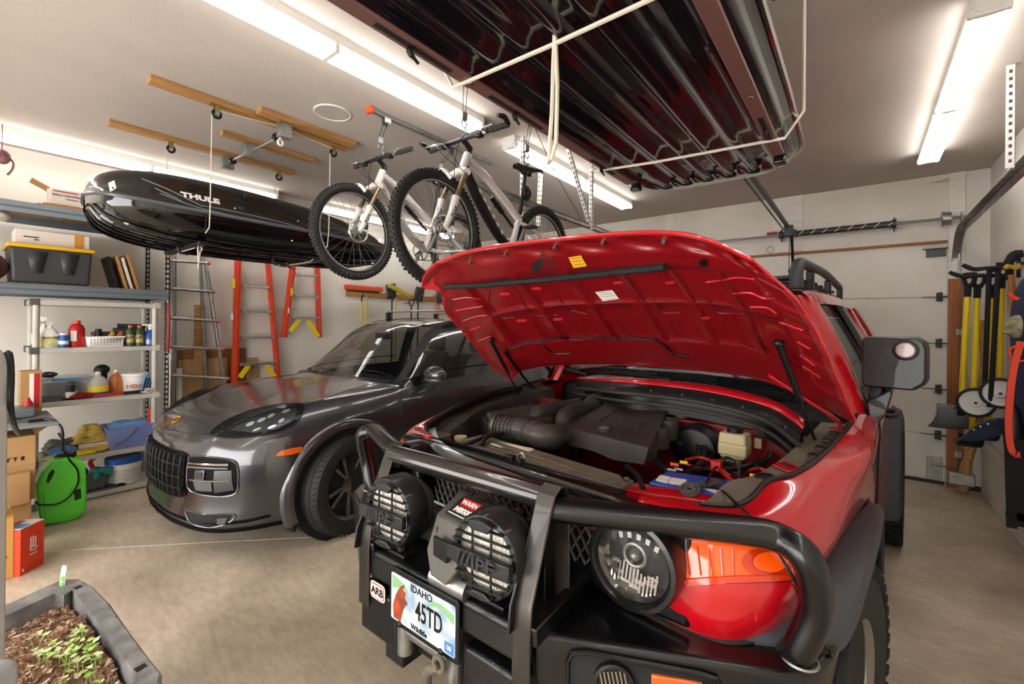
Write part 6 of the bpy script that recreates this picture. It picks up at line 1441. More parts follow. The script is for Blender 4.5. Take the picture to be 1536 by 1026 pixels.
for qa, qb, qz in ((.05, .14, .09), (.11, .14, .07)): b = MB(); b.b2((-5.5195, ya+qa, zt+qz), (-5.5185, ya+qb, zt+qz+.010)); b.build('print_line', 'black', t)
for i, (yy, ln, m, lb) in enumerate(((1.0, .30, 'black', 'dark frame leaning beside the black tote'), (1.06, .31, 'wood', 'first wooden panel leaning beside the dark frame'), (1.10, .30, 'offwhite', 'pale panel leaning between two wooden panels on the rack'), (1.145, .34, 'wood', 'outermost wooden panel leaning right on the lower deck'))):
    b = MB(); b.box((0, 0, ln/2), (.30, .022, ln), M.Translation((-5.68, yy, D2+.004)) @ M.Rotation(R(14), 4, 'X')); tag(b.build('wood_panel', m, bev=.002), lb, 'panel')
b = MB(); b.ell((-5.62, .16, D2+.13), (.2, .16, .13), 20, None, 14); o = b.build('duffel_bag', 'burgundy', sm=60); tag(o, 'burgundy and white bundle at the left picture edge on the lower deck', 'bag')
b = MB(); p = onX(4, 330, -5.5); b.ell(p+V((-.1, -.03, .05)), (.12, .09, .05), 14); tag(b.build('white_cover', 'offwhite'), 'white folded cover on top of the burgundy bundle', 'cloth')
# strap bundle hanging at the far left above
p = onX(3, 235, -5.5); b = MB(); b.ell(p, (.05, .05, .06), 14); b.tube([p+V((0, .02, .02)), p+V((0, .06, -.03)), p+V((0, .055, -.09)), p+V((0, .03, -.14))], .008, 6, sm=3); b.tube([p+V((0, .0, .06)), p+V((0, .0, ZC-p.z-.005))], .004, 6); tag(b.build('strap_bundle', 'burgundy'), 'burgundy strap bundle hanging from ceiling at the left picture edge', 'strap')
# ---------- grey plastic shelf unit ----------
def MBox(c, d, n, m, p): b = MB(); b.box(c, d); b.build(n, m, p, bev=.004)
SX0, SX1, SY0, SY1 = -5.86, -5.40, .43, 1.285
t = thing('plastic_shelf_unit', 'light grey plastic shelf unit full of cleaning supplies under the steel rack', 'shelf unit', (-5.63, .86, 0))
SZ = [.055, .405, .905, 1.365, 1.775]
for z in SZ:
    b = MB(); b.b2((SX0, SY0, z-.045), (SX1, SY1, z)); sh = b.build('shelf', 'greyplastic', t, bev=.006)
    for y in (SY0+.02, SY1-.02):
        [MBox((xx, y, z-.02), (.068, .058, .055), 'corner_cap', 'darkgrey' if y < 1 else 'greyplastic', sh) for xx in (SX0+.03, SX1-.03)]
for x in (SX0+.035, SX1-.03):
    for y in (SY0+.03, SY1-.03):
        b = MB()
        for a, c in zip(SZ, SZ[1:]): b.cyl((x, y, a), (x, y, c-.045), .022, 16)
        b.cyl((x, y, 0), (x, y, .02), .022, 16); b.build('post', 'greyplastic', t)
def bottle(label, m, p0, p1, x, zs, prof, cap, capm='white', lab=None, cat='bottle', name='bottle', group=None, sq=1, spray=0, labm='paper'):
    a = onX(p0, 560, x).y; c = onX(p1, 560, x).y; r = abs(c-a)/2; y = (a+c)/2
    t = thing(name, label, cat, (x-r, y, zs), 0, group); X = M.Translation((x-r, y, zs))
    h = max(q[1] for q in prof); b = MB(X); b.lathe([(q[0]*r, q[1]) for q in prof], 20, M.Diagonal((sq, 1, 1, 1))); b.build('body', m, t)
    b = MB(X); b.lathe([(cap[0]*r, h), (cap[0]*r, h+cap[1]), (cap[0]*r*.8, h+cap[1]+.004)], 14); b.build('cap', capm, t)
    if lab: b = MB(X); b.lathe([(r*1.012*lab[2], lab[0]), (r*1.012*lab[2], lab[1])], 20, M.Diagonal((sq, 1, 1, 1)), cap=0); b.build('label', labm, t)
    if spray: b = MB(X); z = h+cap[1]; b.box((.0, 0, z+.02), (.03, .035, .03)); b.box((.0, -.035, z+.028), (.02, .06, .018)); b.tube([(0, -.025, z+.015), (0, -.035, z-.01), (0, -.03, z-.03)], .004, 6); b.build('trigger', 'white', t, bev=.004)
    return t, X, r, h
S2, S3, S4, S5 = SZ[3], SZ[2], SZ[1], SZ[0]
TB = [(.9, 0), (1, .01), (1, .13), (.8, .17), (.38, .20), (.35, .21)]
t_, X, r, h = bottle('white spray bottle labelled BUG-OFF standing first on the second shelf', 'white', 60, 91, -5.42, S2, [(.95, 0), (1, .01), (1, .11), (.6, .155), (.32, .17)], (.3, .02), 'white', (.015, .10, 1), name='spray_bottle', spray=1, sq=.6, labm='greenlabel')
text('BUG-OFF', .022, facing(-5.42-r+r*.62, (onX(60, 560, -5.42).y+onX(91, 560, -5.42).y)/2, S2+.085), 'black', t_, 'bottle_lettering', .0005, .0006)
bottle('dark grey bottle in the left corner of the second shelf', 'darkgrey', 47, 62, -5.72, S2, TB, (.4, .02), 'black', (.03, .12, 1))
bottle('second white spray bottle half hidden behind the BUG-OFF bottle', 'offwhite', 58, 74, -5.6, S2, TB, (.4, .02), name='spray_bottle', spray=1)
bottle('short blue can with white lid beside the red jug', 'blueplastic', 88, 104, -5.42, S2, [(.95, 0), (1, .005), (1, .10), (.9, .11)], (.9, .012), 'white', (.03, .06, 1), name='can', cat='can')
t_, X, r, h = bottle('red jug with orange cap on the second shelf', 'redplastic', 103, 129, -5.44, S2, [(.95, 0), (1, .01), (1, .16), (.75, .195), (.35, .21)], (.45, .025), 'orange', name='jug', cat='jug', sq=.7)
b = MB(X); b.box((r*.75, -r*.45, .10), (.004, r*.7, .09)); b.build('label', 'paper', t_)
# basket
t = thing('storage_basket', 'white perforated plastic basket on the second shelf', 'basket', (-5.5, 1.0, S2))
ya, yb = onX(130, 500, -5.42).y, onX(187, 500, -5.42).y
b = MB(); b.add(*[[(x, y, z) for z, f in ((S2+.002, .9), (S2+.09, 1)) for x, y in ((-5.60+(-.1)*f, (ya+yb)/2-(yb-ya)/2*f), (-5.52+.10*f, (ya+yb)/2-(yb-ya)/2*f), (-5.52+.10*f, (ya+yb)/2+(yb-ya)/2*f), (-5.60-.1*f, (ya+yb)/2+(yb-ya)/2*f))], [(0, 1, 2, 3), (0, 1, 5, 4), (1, 2, 6, 5), (2, 3, 7, 6), (3, 0, 4, 7)]]); b.build('tub', 'white', t, solid=.004)
b = MB()
for i in range(10):
    for j in range(4): yy = ya+.03+(yb-ya-.06)*i/9; zz = S2+.018+j*.017; b.box((-5.52+.10*(.9+.1*(zz-S2)/.09)+.001, yy, zz), (.003, .008, .008))
b.build('holes', 'darkgrey', t, sm=0)
b = MB(); b.tube([(-5.42, ya, S2+.09), (-5.42, yb, S2+.09), (-5.70, yb, S2+.09), (-5.70, ya, S2+.09)], .006, 6, True); b.build('rim', 'white', t)
bottle('black aerosol can standing inside the white basket', 'black', 141, 155, -5.5, S2+.004, [(.95, 0), (1, .004), (1, .12), (.8, .135)], (.75, .02), 'black', (.03, .09, 1), name='spray_can', cat='spray can')
for i, (x0, x1, m, lb) in enumerate(((157, 170, 'mustard', 'yellow tube poking from the basket'), (170, 182, 'orange', 'orange capped tool poking from the basket right end'))):
    p = onX((x0+x1)/2, 505, -5.5); b = MB(); b.bar((p.x, p.y-.03, S2+.03), (p.x, p.y+.03, S2+.13), .02, .03); tag(b.build('tube', m, bev=.004), lb, 'tube')
for i, (x0, x1, lb) in enumerate(((189, 203, 'left one of two green bottles with orange tops on the second shelf'), (203, 217, 'right one of two green bottles with orange tops, next to the blue spray bottle'))):
    bottle(lb, 'greendark', x0, x1, -5.43, S2, [(.95, 0), (1, .01), (1, .13), (.6, .165), (.4, .175)], (.5, .02), 'orange', (.03, .11, 1), labm='autolabel')

bottle('blue spray bottle with white trigger at the right end of the second shelf', 'blueplastic', 217, 236, -5.43, S2, [(.95, 0), (1, .01), (1, .09), (.6, .14), (.35, .155)], (.35, .02), 'white', (.015, .06, 1), name='spray_bottle', spray=1, labm='beamblue')
for i, (x, m, lb) in enumerate(((160, 'darkgrey', 'dark box behind the white basket'), (205, 'black', 'black tool case behind the green bottles'))):
    p = onX(x, 500, -5.7); b = MB(); b.box((-5.72, p.y, S2+.07), (.14, .2, .13)); tag(b.build('small_case', m, bev=.008), lb, 'case')
b = MB(); p = onX(200, 480, -5.65); b.cyl((p.x, p.y-.12, S2+.19), (p.x, p.y+.14, S2+.185), .022, 12); b.box((p.x, p.y, S2+.155), (.05, .3, .03)); tag(b.build('caulking_gun', 'darksteel', bev=.003), 'grey caulking gun lying across the case behind the green bottles', 'tool')
b = MB(); p = onX(218, 505, -5.5); b.ell((p.x, p.y, S2+.035), (.03, .03, .035), 12); tag(b.build('red_ball', 'redplastic'), 'small red ball shaped cap beside the blue spray bottle', 'cap')
# third shelf
ya, yb = onX(57, 560, -5.5).y, onX(137, 560, -5.5).y
t = thingbox('clear_tote', 'clear plastic tote with blue lid edge on the third shelf', 'tote', 'clearplastic', -5.5, ya+.01, yb-.01, S3, S3+.17, .3, bev=.01, taper=1.05)
b = MB(); b.box((-5.65, (ya+yb)/2, S3+.18), (.33, yb-ya+.02, .022)); b.build('lid', 'clearplastic', t, bev=.006); b = MB(); b.b2((-5.50, ya+.08, S3+.17), (-5.482, yb-.06, S3+.19)); b.build('lid_edge', 'skyblue', t)
b = MB(); b.box((-5.65, (ya+yb)/2, S3+.07), (.24, yb-ya-.06, .12)); b.build('contents', 'darkgrey', t, bev=.01); b = MB(); b.b2((-5.50, yb-.15, S3+.04), (-5.492, yb-.09, S3+.08)); b.build('label', 'paper', t)

bottle('black aerosol can with dark cap in front of the clear tote', 'black', 99, 114, -5.42, S3, [(.95, 0), (1, .004), (1, .12), (.85, .13)], (.8, .03), 'darkgrey', (.02, .07, 1), name='spray_can', cat='spray can')
JG = [(.92, 0), (1, .01), (1, .12), (.7, .17), (.3, .19), (.28, .21)]
t_, X, r, h = bottle('clear jug with yellow and blue label on the third shelf', 'jugclear', 133, 166, -5.44, S3, JG, (.28, .015), 'white', (.015, .07, 1), name='jug', cat='jug', sq=.7, labm='blueplastic')
b = MB(X); b.lathe([(r*1.02, .045), (r*1.02, .10)], 20, M.Diagonal((.7, 1, 1, 1)), cap=0); b.build('label_top', 'yellow', t_)

bottle('translucent orange jug beside the yellow labelled jug', 'jugorange', 164, 188, -5.55, S3, JG, (.28, .015), 'white', name='jug', cat='jug', sq=.7)
t_ = thing('supply_bucket', 'white bucket lettered HDX in orange on the third shelf', 'bucket', (-5.6, 1.12, S3))
ya, yb = onX(186, 560, -5.5).y, onX(226, 560, -5.5).y; yc = (ya+yb)/2; rr_ = (yb-ya)/2
b = MB(M.Translation((-5.5-rr_, yc, S3))); b.lathe([(rr_*.85, 0), (rr_*.9, .01), (rr_, .16), (rr_*1.06, .165), (rr_*1.06, .185), (rr_, .19)], 32); b.build('body', 'white', t_)
text('HDX', .05, facing(-5.492, yc-.02, S3+.07), 'orange', t_, 'bucket_lettering', .001, .001, 1.2)
p = onX(222, 560, -5.44); X = M.Translation((-5.46, p.y, S3+.085)) @ M.Rotation(R(-12), 4, 'X'); b = MB(X); b.box((0, 0, 0), (.02, .075, .15)); o = thing('squeegee_pack', 'blue edged pack of black blades leaning on the white bucket', 'pack', (-5.46, p.y, S3)); b.build('card', 'skyblue', o, bev=.002)
for k in range(3): b = MB(X); b.box((.011, -.022+k*.022, -.003), (.008, .014, .135)); b.build('blade', 'black', o, bev=.002)
b = MB(); p = onX(153, 535, -5.7); b.ell((-5.7, p.y, S3+.23), (.06, .06, .05), 16); b.cyl((-5.7, p.y, S3), (-5.7, p.y, S3+.2), .04, 14); tag(b.build('plunger_head', 'black'), 'round black topped container behind the jugs', 'container')
# duster: fluffy head + handle
def fluff(name, c, rad, n, ln, m, label, cat, seed=1, parent=None, r=.0035):
    random.seed(seed); b = MB()
    for i in range(n):
        a = random.uniform(0, 2*PI); q = random.uniform(-.2, 1); d = V((math.cos(a)*math.sqrt(1-q*q), math.sin(a)*math.sqrt(1-q*q), q)); p = V((c[0]+d.x*rad[0]*.7, c[1]+d.y*rad[1]*.75, c[2]+d.z*rad[2]*.7)); e = p+V((d.x*rad[0], d.y*rad[1], d.z*rad[2])).normalized()*ln
        e.z = max(e.z, c[2]-rad[2]); b.tube([p, p.lerp(e, .6)+V((0, 0, .004)), e], [r, r, r*.7], 5)
    b.ell(c, [q*.9 for q in rad], 12); o = b.build(name, m, parent, sm=50)
    if label: tag(o, label, cat)
    return o
ya, yb = onX(98, 590, -5.42).y, onX(146, 590, -5.42).y
t = thing('dusting_mop', 'fluffy red car duster lying along the front of the third shelf', 'duster', (-5.44, (ya+yb)/2, S3))
fluff('mop_head', (-5.44, (ya+yb)/2, S3+.028), (.045, (yb-ya)/2, .026), 170, .012, 'darkredfluff', None, None, 2, t)
b = MB(); b.tube([(-5.43, yb-.02, S3+.02), (-5.42, yb+.18, S3+.022)], .012, 10); b.build('handle', 'redplastic', t); b = MB(); b.tube([(-5.42, yb+.18, S3+.022), (-5.42, yb+.33, S3+.022)], .016, 10); b.build('grip', 'black', t)
b = MB(); c = onX(222, 578, -5.43)
for k in range(5): b.torus((c.x, c.y+.01*k-.02, S3+.014+.006*k), .045-.003*k, .005, (.3*math.sin(k), .2, 1), 24, 6)
tag(b.build('rope_coil', 'rope'), 'loose coil of white cord at the right front of the third shelf', 'rope')
b = MB(); y = onX(78, 590, -5.42).y; b.box((-5.46, y, S3+.022), (.10, .13, .04)); tag(b.build('charger_box', 'darkgrey', bev=.006), 'dark grey charger lying left of the red duster', 'charger')
b = MB(); y = onX(68, 543, -5.6).y; b.torus((-5.6, y, S3+.21), .05, .012, (0, .1, 1), 20); b.torus((-5.6, y+.03, S3+.225), .04, .01, (.2, .1, 1), 20); tag(b.build('cable_bundle', 'black'), 'black cable bundle on top of the clear tote', 'cable')
# fourth shelf
ya, yb = onX(160, 630, -5.42).y, onX(238, 630, -5.42).y
t = thing('blue_bin', 'periwinkle blue plastic bin on the fourth shelf', 'bin', (-5.55, (ya+yb)/2, S4))
b = MB(); v = [(x, y, z) for z, f in ((S4+.002, .86), (S4+.20, 1)) for x, y in ((-5.56-.15*f, (ya+yb)/2-(yb-ya)/2*f), (-5.56+.15*f, (ya+yb)/2-(yb-ya)/2*f), (-5.56+.15*f, (ya+yb)/2+(yb-ya)/2*f), (-5.56-.15*f, (ya+yb)/2+(yb-ya)/2*f))]; b.add(v, [(0, 1, 2, 3), (0, 1, 5, 4), (1, 2, 6, 5), (2, 3, 7, 6), (3, 0, 4, 7)]); b.build('tub', 'lightblue2', t, solid=.005, bev=.003)
b = MB(); b.tube([(-5.41, ya, S4+.2), (-5.41, yb, S4+.2), (-5.71, yb, S4+.2), (-5.71, ya, S4+.2)], .008, 6, True); b.build('rim', 'lightblue2', t); b = MB(); b.tube([(-5.40, ya+.05, S4+.04), (-5.40, ya+.14, S4+.09), (-5.40, (ya+yb)/2+.03, S4+.18)], .004, 6, sm=3); b.build('bail_handle', 'darkgrey', t)

def crumple(name, c, d, m, label, cat, seed, layers=3):
    random.seed(seed); b = MB()
    for k in range(layers):
        P = []; n = 9; ph = random.uniform(0, 6)
        for i in range(n):
            P.append([V((c[0]+(i/(n-1)-.5)*d[0]*(1-.12*k)+.006*math.sin(j*1.3+ph), c[1]+(j/(n-1)-.5)*d[1]*(1-.12*k)+.006*math.sin(i*1.7+ph), c[2]+d[2]*(k+.6)/layers+.010*math.sin(i*1.9+j*1.2+ph)-(.03 if i in (0, n-1) or j in (0, n-1) else 0))) for j in range(n)])
        for r in P:
            for q in r: q.z = max(q.z, c[2]+.004)
        b.grid(fine(P, 2, 2))
    return tag(b.build(name, m, solid=.005, sm=70), label, cat)

crumple('cloth_stack', (-5.58, onX(138, 630, -5.5).y, S4+.09), (.22, .26, .15), 'lightmustard', 'pile of folded yellow cloths on the fourth shelf beside the blue bin', 'cloth', 4, 5)
b = MB(); y = onX(140, 640, -5.5).y; b.box((-5.58, y, S4+.045), (.22, .2, .085)); tag(b.build('white_carton', 'cartonwhite', bev=.004), 'small white box beneath the pile of yellow cloths', 'box')
crumple('blue_cloth', (-5.55, (ya+yb)/2, S4+.195), (.22, .34, .04), 'mittblue', 'blue cloth spread over the top of the periwinkle bin', 'cloth', 9, 2)
fluff('wash_mitt', (-5.47, onX(95, 655, -5.45).y, S4+.05), (.06, .10, .045), 150, .022, 'mittblue', 'shaggy light blue wash mitt on the left of the fourth shelf', 'mitt', 6, None, .006)
b = MB(); y = onX(130, 660, -5.42).y; b.box((-5.44, y, S4+.02), (.05, .12, .03)); o = thing('scrub_brush', 'yellow scrub brush at the front of the fourth shelf', 'brush', (-5.44, y, S4)); b.build('bristles', 'yellow', o, bev=.004); b = MB(); b.box((-5.44, y, S4+.042), (.055, .13, .018)); b.build('back', 'mustard', o, bev=.006)
b = MB(); y = onX(152, 655, -5.44).y; b.ell((-5.46, y, S4+.03), (.05, .07, .03), 16); tag(b.build('sponge', 'lightmustard'), 'pale yellow sponge beside the yellow scrub brush', 'sponge')
b = MB(); y = onX(82, 672, -5.42).y; b.ell((-5.43, y, S4+.02), (.04, .08, .02), 16); tag(b.build('sponge', 'lightmustard'), 'pale yellow sponge below the blue wash mitt at shelf front', 'sponge')
b = MB(); y = onX(228, 600, -5.45).y; b.cyl((-5.47, y, S4+.2), (-5.47, y, S4+.34), .03, 14); b.cyl((-5.47, y, S4+.34), (-5.47, y, S4+.37), .014, 8); tag(b.build('small_extinguisher', 'redplastic'), 'small red canister standing on the blue bin at right', 'canister')
crumple('dark_cloth', (-5.62, .66, S4+.01), (.3, .30, .12), 'darkgrey', 'crumpled dark grey cover at the left back of the fourth shelf', 'cloth', 14, 3)
# bottom shelf
t = thing('lidded_bucket', 'white bucket with blue lid on the bottom shelf', 'bucket', (-5.5, 1.1, S5))
yc = onX(190, 700, -5.45).y; b = MB(M.Translation((-5.56, yc, S5))); b.lathe([(.115, 0), (.12, .01), (.133, .20), (.133, .235)], 36); b.build('body', 'white', t)
b = MB(M.Translation((-5.56, yc, S5))); b.lathe([(.142, .20), (.142, .245), (.13, .255), (.12, .25), (0, .25)], 36); b.build('lid', 'blueplastic', t)
b = MB(M.Translation((-5.56, yc, S5))); b.lathe([(.1245, .04), (.1305, .15)], 36, cap=0); b.build('label', 'autolabel2', t)
t = thing('circular_saw', 'teal and black cordless saw on the bottom shelf behind the green can', 'power tool', (-5.5, .95, S5))
yc = onX(146, 700, -5.45).y; b = MB(); b.ell((-5.5, yc, S5+.14), (.07, .06, .07), 16); b.box((-5.48, yc+.06, S5+.16), (.08, .10, .07)); b.build('motor', 'teal', t, bev=.01); b = MB(); b.cyl((-5.46, yc-.02, S5+.09), (-5.44, yc-.02, S5+.09), .085, 24); b.box((-5.47, yc, S5+.01), (.12, .24, .012)); b.build('blade_guard', 'darkgrey', t); b = MB(); b.tube([(-5.5, yc-.02, S5+.2), (-5.5, yc-.04, S5+.26), (-5.5, yc-.0, S5+.30)], .018, 8, sm=3); b.build('handle', 'redplastic', t)

b = MB(); b.b2((-5.8, .62, S5), (-5.43, 1.05, S5+.02)); 
for i in range(7):
    for j in range(8): b.box((-5.78+i*.055, .65+j*.052, S5+.024), (.03, .03, .01))
tag(b.build('rubber_mat', 'black'), 'studded black rubber mat on the bottom shelf', 'mat')
b = MB(); b.b2((-5.82, .5, S5), (-5.5, .80, S5+.2)); tag(b.build('dark_case', 'blackrough', bev=.01), 'dark case at the back left of the bottom shelf', 'case')
# ---------- ladders on the left wall ----------
XWt = XL+.06
t = thing('multi_position_ladder', 'silver aluminium folding ladder with red rung locks standing against the left wall', 'ladder', (XWt+.15, 1.9, 0))
def rp(px, py, x): return onX(px, py, x)
xw = XL+.16
rail_px = [((257, 350), (253, 680)), ((303, 372), (346, 690)), ((303, 372), (313, 600))]
Lr = [(rp(259, 352, xw), rp(255, 700, xw)), (rp(302, 350, xw), rp(352, 700, xw))]
for i, (a, c) in enumerate(Lr):
    d = (c-a)/(a.z-c.z); bot = c+d*(c.z-.0) if c.z > 0 else c
    a2 = a+(a-bot).normalized()*.0; b = MB(); b.bar(a, V((bot.x, bot.y, max(bot.z, .0))), .028, .06, (1, 0, 0)); b.build('rail', 'brushed', t, bev=.004)
for px, x_ in (((282, 352, 291, 600), xw-.09),):
    a, c = rp(262, 352, x_), rp(262, 700, x_); 
for (x0, y0, x1, y1) in ((255, 391, 313, 395), (255, 433, 320, 438), (255, 477, 327, 482), (255, 520, 334, 524), (255, 563, 342, 568), (255, 608, 349, 612)):
    a, c = rp(x0, y0, xw+.02), rp(x1, y1, xw+.02); b = MB(); b.cyl(a, c, .017, 14); o = b.build('rung', 'brushed', t)
    for e in (a, c): b = MB(); d = (c-a).normalized(); b.cyl(e-d*.014, e+d*.014, .021, 12); b.build('rung_lock', 'orange', o)
for x0, x1 in ((262, 262), (299, 313)):
    a, c = rp(x0, 352, xw-.07), rp(x1, 690, xw-.07); b = MB(); b.bar(a, V((c.x, c.y, max(0, c.z))), .024, .05, (1, 0, 0)); b.build('rear_rail', 'galv', t, bev=.003)
def steplad(name, label, railL, railR, rungs, x, braces, tagpx):
    t = thing(name, label, 'ladder', tuple(onX(*railL[1], x)))
    for i, (p, q) in enumerate((railL, railR)):
        a, c = onX(*p, x), onX(*q, x); w = .03
        for k, (dx, m_) in enumerate(((0, 'ladder_orange'),)):
            b = MB(); b.bar(a, c, .075 if i == 0 else .05, .03, (1, 0, 0)); b.bar(a+V((.02, 0, 0)), c+V((.02, 0, 0)), .02, .012, (1, 0, 0)); b.build('rail', 'ladder_orange', t, bev=.004)
        a2, c2 = a+V((-.09, .02, 0)), c+V((-.09, .02, 0)); b = MB(); b.bar(a2, c2, .04, .03, (1, 0, 0)); b.build('rear_rail', 'ladder_orange', t, bev=.004)
    for (x0, y0, x1, y1) in rungs:
        a, c = onX(x0, y0, x+.01), onX(x1, y1, x+.01); b = MB(); b.bar(a, c, .075, .012, (0, 0, 1)) if False else b.box(((a.x+c.x)/2, (a.y+c.y)/2, (a.z+c.z)/2), (.08, abs(c.y-a.y), .03)); st = b.build('step', 'brushed', t, bev=.003)
        for e, s in ((a, 1), (c, -1)): b = MB(); b.bar(e+V((.035, s*.0, -.06)), e+V((.035, s*.05, -.012)), .012, .004); b.build('step_brace', 'brushed', st)
    for (x0, y0, x1, y1) in braces: b = MB(); b.bar(onX(x0, y0, x+.03), onX(x1, y1, x+.03), .06, .006, (1, 0, 0)); b.build('yellow_brace', 'yellow', t, bev=.002)
    for (x0, y0, x1, y1, m) in tagpx: a, c = onX(x0, y0, x+.034), onX(x1, y1, x+.034); b = MB(); b.box(((a.x+c.x)/2, (a.y+c.y)/2, (a.z+c.z)/2), (.002, abs(a.y-c.y), abs(a.z-c.z))); b.build('sticker', m, t)

steplad('step_ladder', 'tall orange fibreglass step ladder with aluminium steps behind the grey car', ((357, 385), (350, 640)), ((402, 387), (424, 640)), ((365, 388, 398, 392), (363, 428, 402, 432), (362, 465, 406, 469), (361, 504, 410, 508), (359, 543, 415, 547)), XL+.14, ((360, 566, 373, 548), (413, 566, 399, 548)), ((348, 418, 353, 432, 'yellow'), (346, 470, 350, 480, 'white')))
steplad('step_ladder', 'shorter orange step ladder hanging on the wall left of the orange broom', ((440, 395), (426, 506)), ((477, 398), (480, 506)), ((443, 411, 474, 414), (441, 443, 477, 446), (438, 475, 478, 478)), XL+.10, ((435, 497, 449, 480), (478, 505, 462, 480)), ((436, 432, 439, 444, 'yellow'), (432, 462, 434, 470, 'white')))
# boards against the wall
for a, c, m, x, lb, zz in (((292, 457), (307, 520), 'wood', XL+.035, 'narrow upright plank standing behind the aluminium ladder', 0), ((265, 525), (368, 620), 'plywood2', XL+.03, 'wide brown plywood sheet leaning on the wall behind the aluminium ladder', 0), ((268, 540), (340, 640), 'plywood', XL+.05, 'smaller lighter plywood sheet in front of the wide brown sheet', 0), ((258, 553), (272, 640), 'white_paint', XL+.07, 'narrow white board beside the rack post at the wall', 0), ((370, 537), (386, 640), 'plywood', XL+.03, 'brown board edge visible right of the tall orange ladder foot', 0)):
    p, q = onX(*a, x), onX(*c, x); b = MB(); b.b2((x-.009, p.y, 0), (x+.009, q.y, p.z)); tag(b.build('leaning_board', m, bev=.002), lb, 'board')

b = MB(); b.tube([onX(252, 455, XF+.03), onX(253, 480, XF+.04), onX(252, 505, XF+.03), onX(251, 528, XF+.03)], [.012, .016, .016, .012], 8, sm=3); tag(b.build('rust_strap', 'rustred'), 'rust red webbing strap hanging on the front rack post', 'strap')
rope('cord', [onX(254, 530, XF+.05), onX(255, 560, XF+.05), onX(254, 600, XF+.05), onX(253, 640, XF+.05)], 'thin cream cord hanging straight down at the rack post', .006)
# ---------- long handled tools on the wall rail ----------
xr = XL+.03
p, q = onX(520, 440, xr), onX(690, 462, xr)
b = MB(); b.b2((XL, p.y, p.z-.045), (XL+.025, q.y+.9, p.z+.045)); tag(b.build('tool_rail', 'wood', bev=.003), 'horizontal wooden rail on the left wall holding brooms and shovels', 'rail')
zr = p.z
xt = XL+.12
def pole(a, c, r, m, name='handle', par=None): b = MB(); b.tube([a, c], r, 10); return b.build(name, m, par)
def dn(px, x=xt, z=.02): a = onX(px, 450, x); return V((x, a.y, z))
t = thing('push_broom', 'orange bristled push broom hung head up on the wall rail', 'broom', tuple(dn(545)))
a = onX(517, 432, xt+.05); c = onX(573, 438, xt+.05); b = MB(); b.box((xt+.05, (a.y+c.y)/2, a.z+.015), (.07, c.y-a.y, .07)); bs = b.build('bristles', 'orange', t, bev=.012)
random.seed(8); b = MB()
for i in range(60): y = a.y+(c.y-a.y)*random.random(); b.tube([(xt+.05+random.uniform(-.03, .03), y, a.z+.04), (xt+.05+random.uniform(-.035, .035), y, a.z+.06)], .005, 5)
b.build('bristle_tips', 'orange', bs)
b = MB(); b.box((xt+.03, (a.y+c.y)/2, a.z-.03), (.07, c.y-a.y-.1, .03)); b.build('head_block', 'dustblack', t, bev=.006)
h0 = onX(542, 452, xt); pole(h0, V((xt, h0.y, .3)), .014, 'mustardpole', par=t)
b = MB(); b.tube([h0+V((0, .03, .12)), h0+V((0, .01, .06)), h0], .012, 8, sm=3); b.build('neck', 'black', t)
h0 = onX(550, 446, xt+.02); t = thing('wooden_pole', 'plain yellow pole hanging just right of the orange broom handle', 'pole', (h0.x, h0.y, .3)); pole(h0, V((h0.x, h0.y, .3)), .014, 'mustardpole', 'shaft', t); b = MB(); b.cyl(h0, h0+V((0, 0, .03)), .016, 10); b.build('tip', 'galv', t)
# yellow broom with dark shovel
t = thing('floor_brush', 'yellow topped brush tilted on the wall rail, behind the grey car roof', 'brush', tuple(dn(592)))
a, c = onX(583, 428, xt+.06), onX(614, 444, xt+.06); b = MB(); b.bar(a, c, .07, .045, (1, 0, 0)); b.build('brush_head', 'yellowdull', t, bev=.01); h0 = onX(594, 445, xt); pole(h0, V((xt, h0.y, .3)), .012, 'mustardpole', par=t)
def shovel(px, py, label, blade_m, rot, hm='dustblack', hook=0):
    h0 = onX(px, py, xt); t = thing('shovel', label, 'shovel', (xt, h0.y, .3)); pole(h0, V((xt, h0.y, .3)), .014, hm, par=t)
    X = M.Translation(h0) @ M.Rotation(R(rot), 4, 'X'); b = MB(X); P = [[V((.02*math.sin(PI*i/4)+.02*(j/4)**2, -.10+.05*i*1.0, -.02+j*.06)) for i in range(5)] for j in range(5)]; b.grid(P); b.build('blade', blade_m, t, solid=.004, sm=60); b = MB(X); b.cyl((0, 0, -.06), (.01, 0, .04), .018, 10); b.build('socket', 'darksteel', t)
    return t
shovel(588, 446, 'dark shovel hung blade up beside the yellow brush', 'darksteel', 12)
shovel(627, 450, 'black flat shovel with pale D handle hung blade up on the rail', 'dustblack', -10)
shovel(658, 452, 'shovel with orange handle partly hidden by the red hood', 'darkgrey', -14, 'orange')
b = MB(); p = onX(617, 455, xt+.05); b.tube([p+V((0, -.05, .05)), p+V((0, -.045, -.0)), p+V((0, 0, -.05)), p+V((0, .045, -.0)), p+V((0, .05, .05)), p+V((0, 0, .065))], .012, 8, True, sm=3); b.cyl(p+V((0, 0, -.05)), V((p.x, p.y, .3)), .014, 10); b.cyl(p, V((XL, p.y, p.z)), .006, 8); tag(b.build('digging_tool', 'dustblack'), 'black D grip handle hung between the two dark shovels', 'tool')
b = MB(); p = onX(652, 445, xt+.06); b.tube([p+V((0, -.02, .03)), p+V((0, .01, -.03)), p+V((0, .03, -.12)), V((p.x, p.y+.03, .3))], .013, 8); b.cyl(p, V((XL, p.y, p.z)), .006, 8); tag(b.build('orange_grabber', 'orange'), 'orange handled tool hung at the right end of the rail', 'tool')
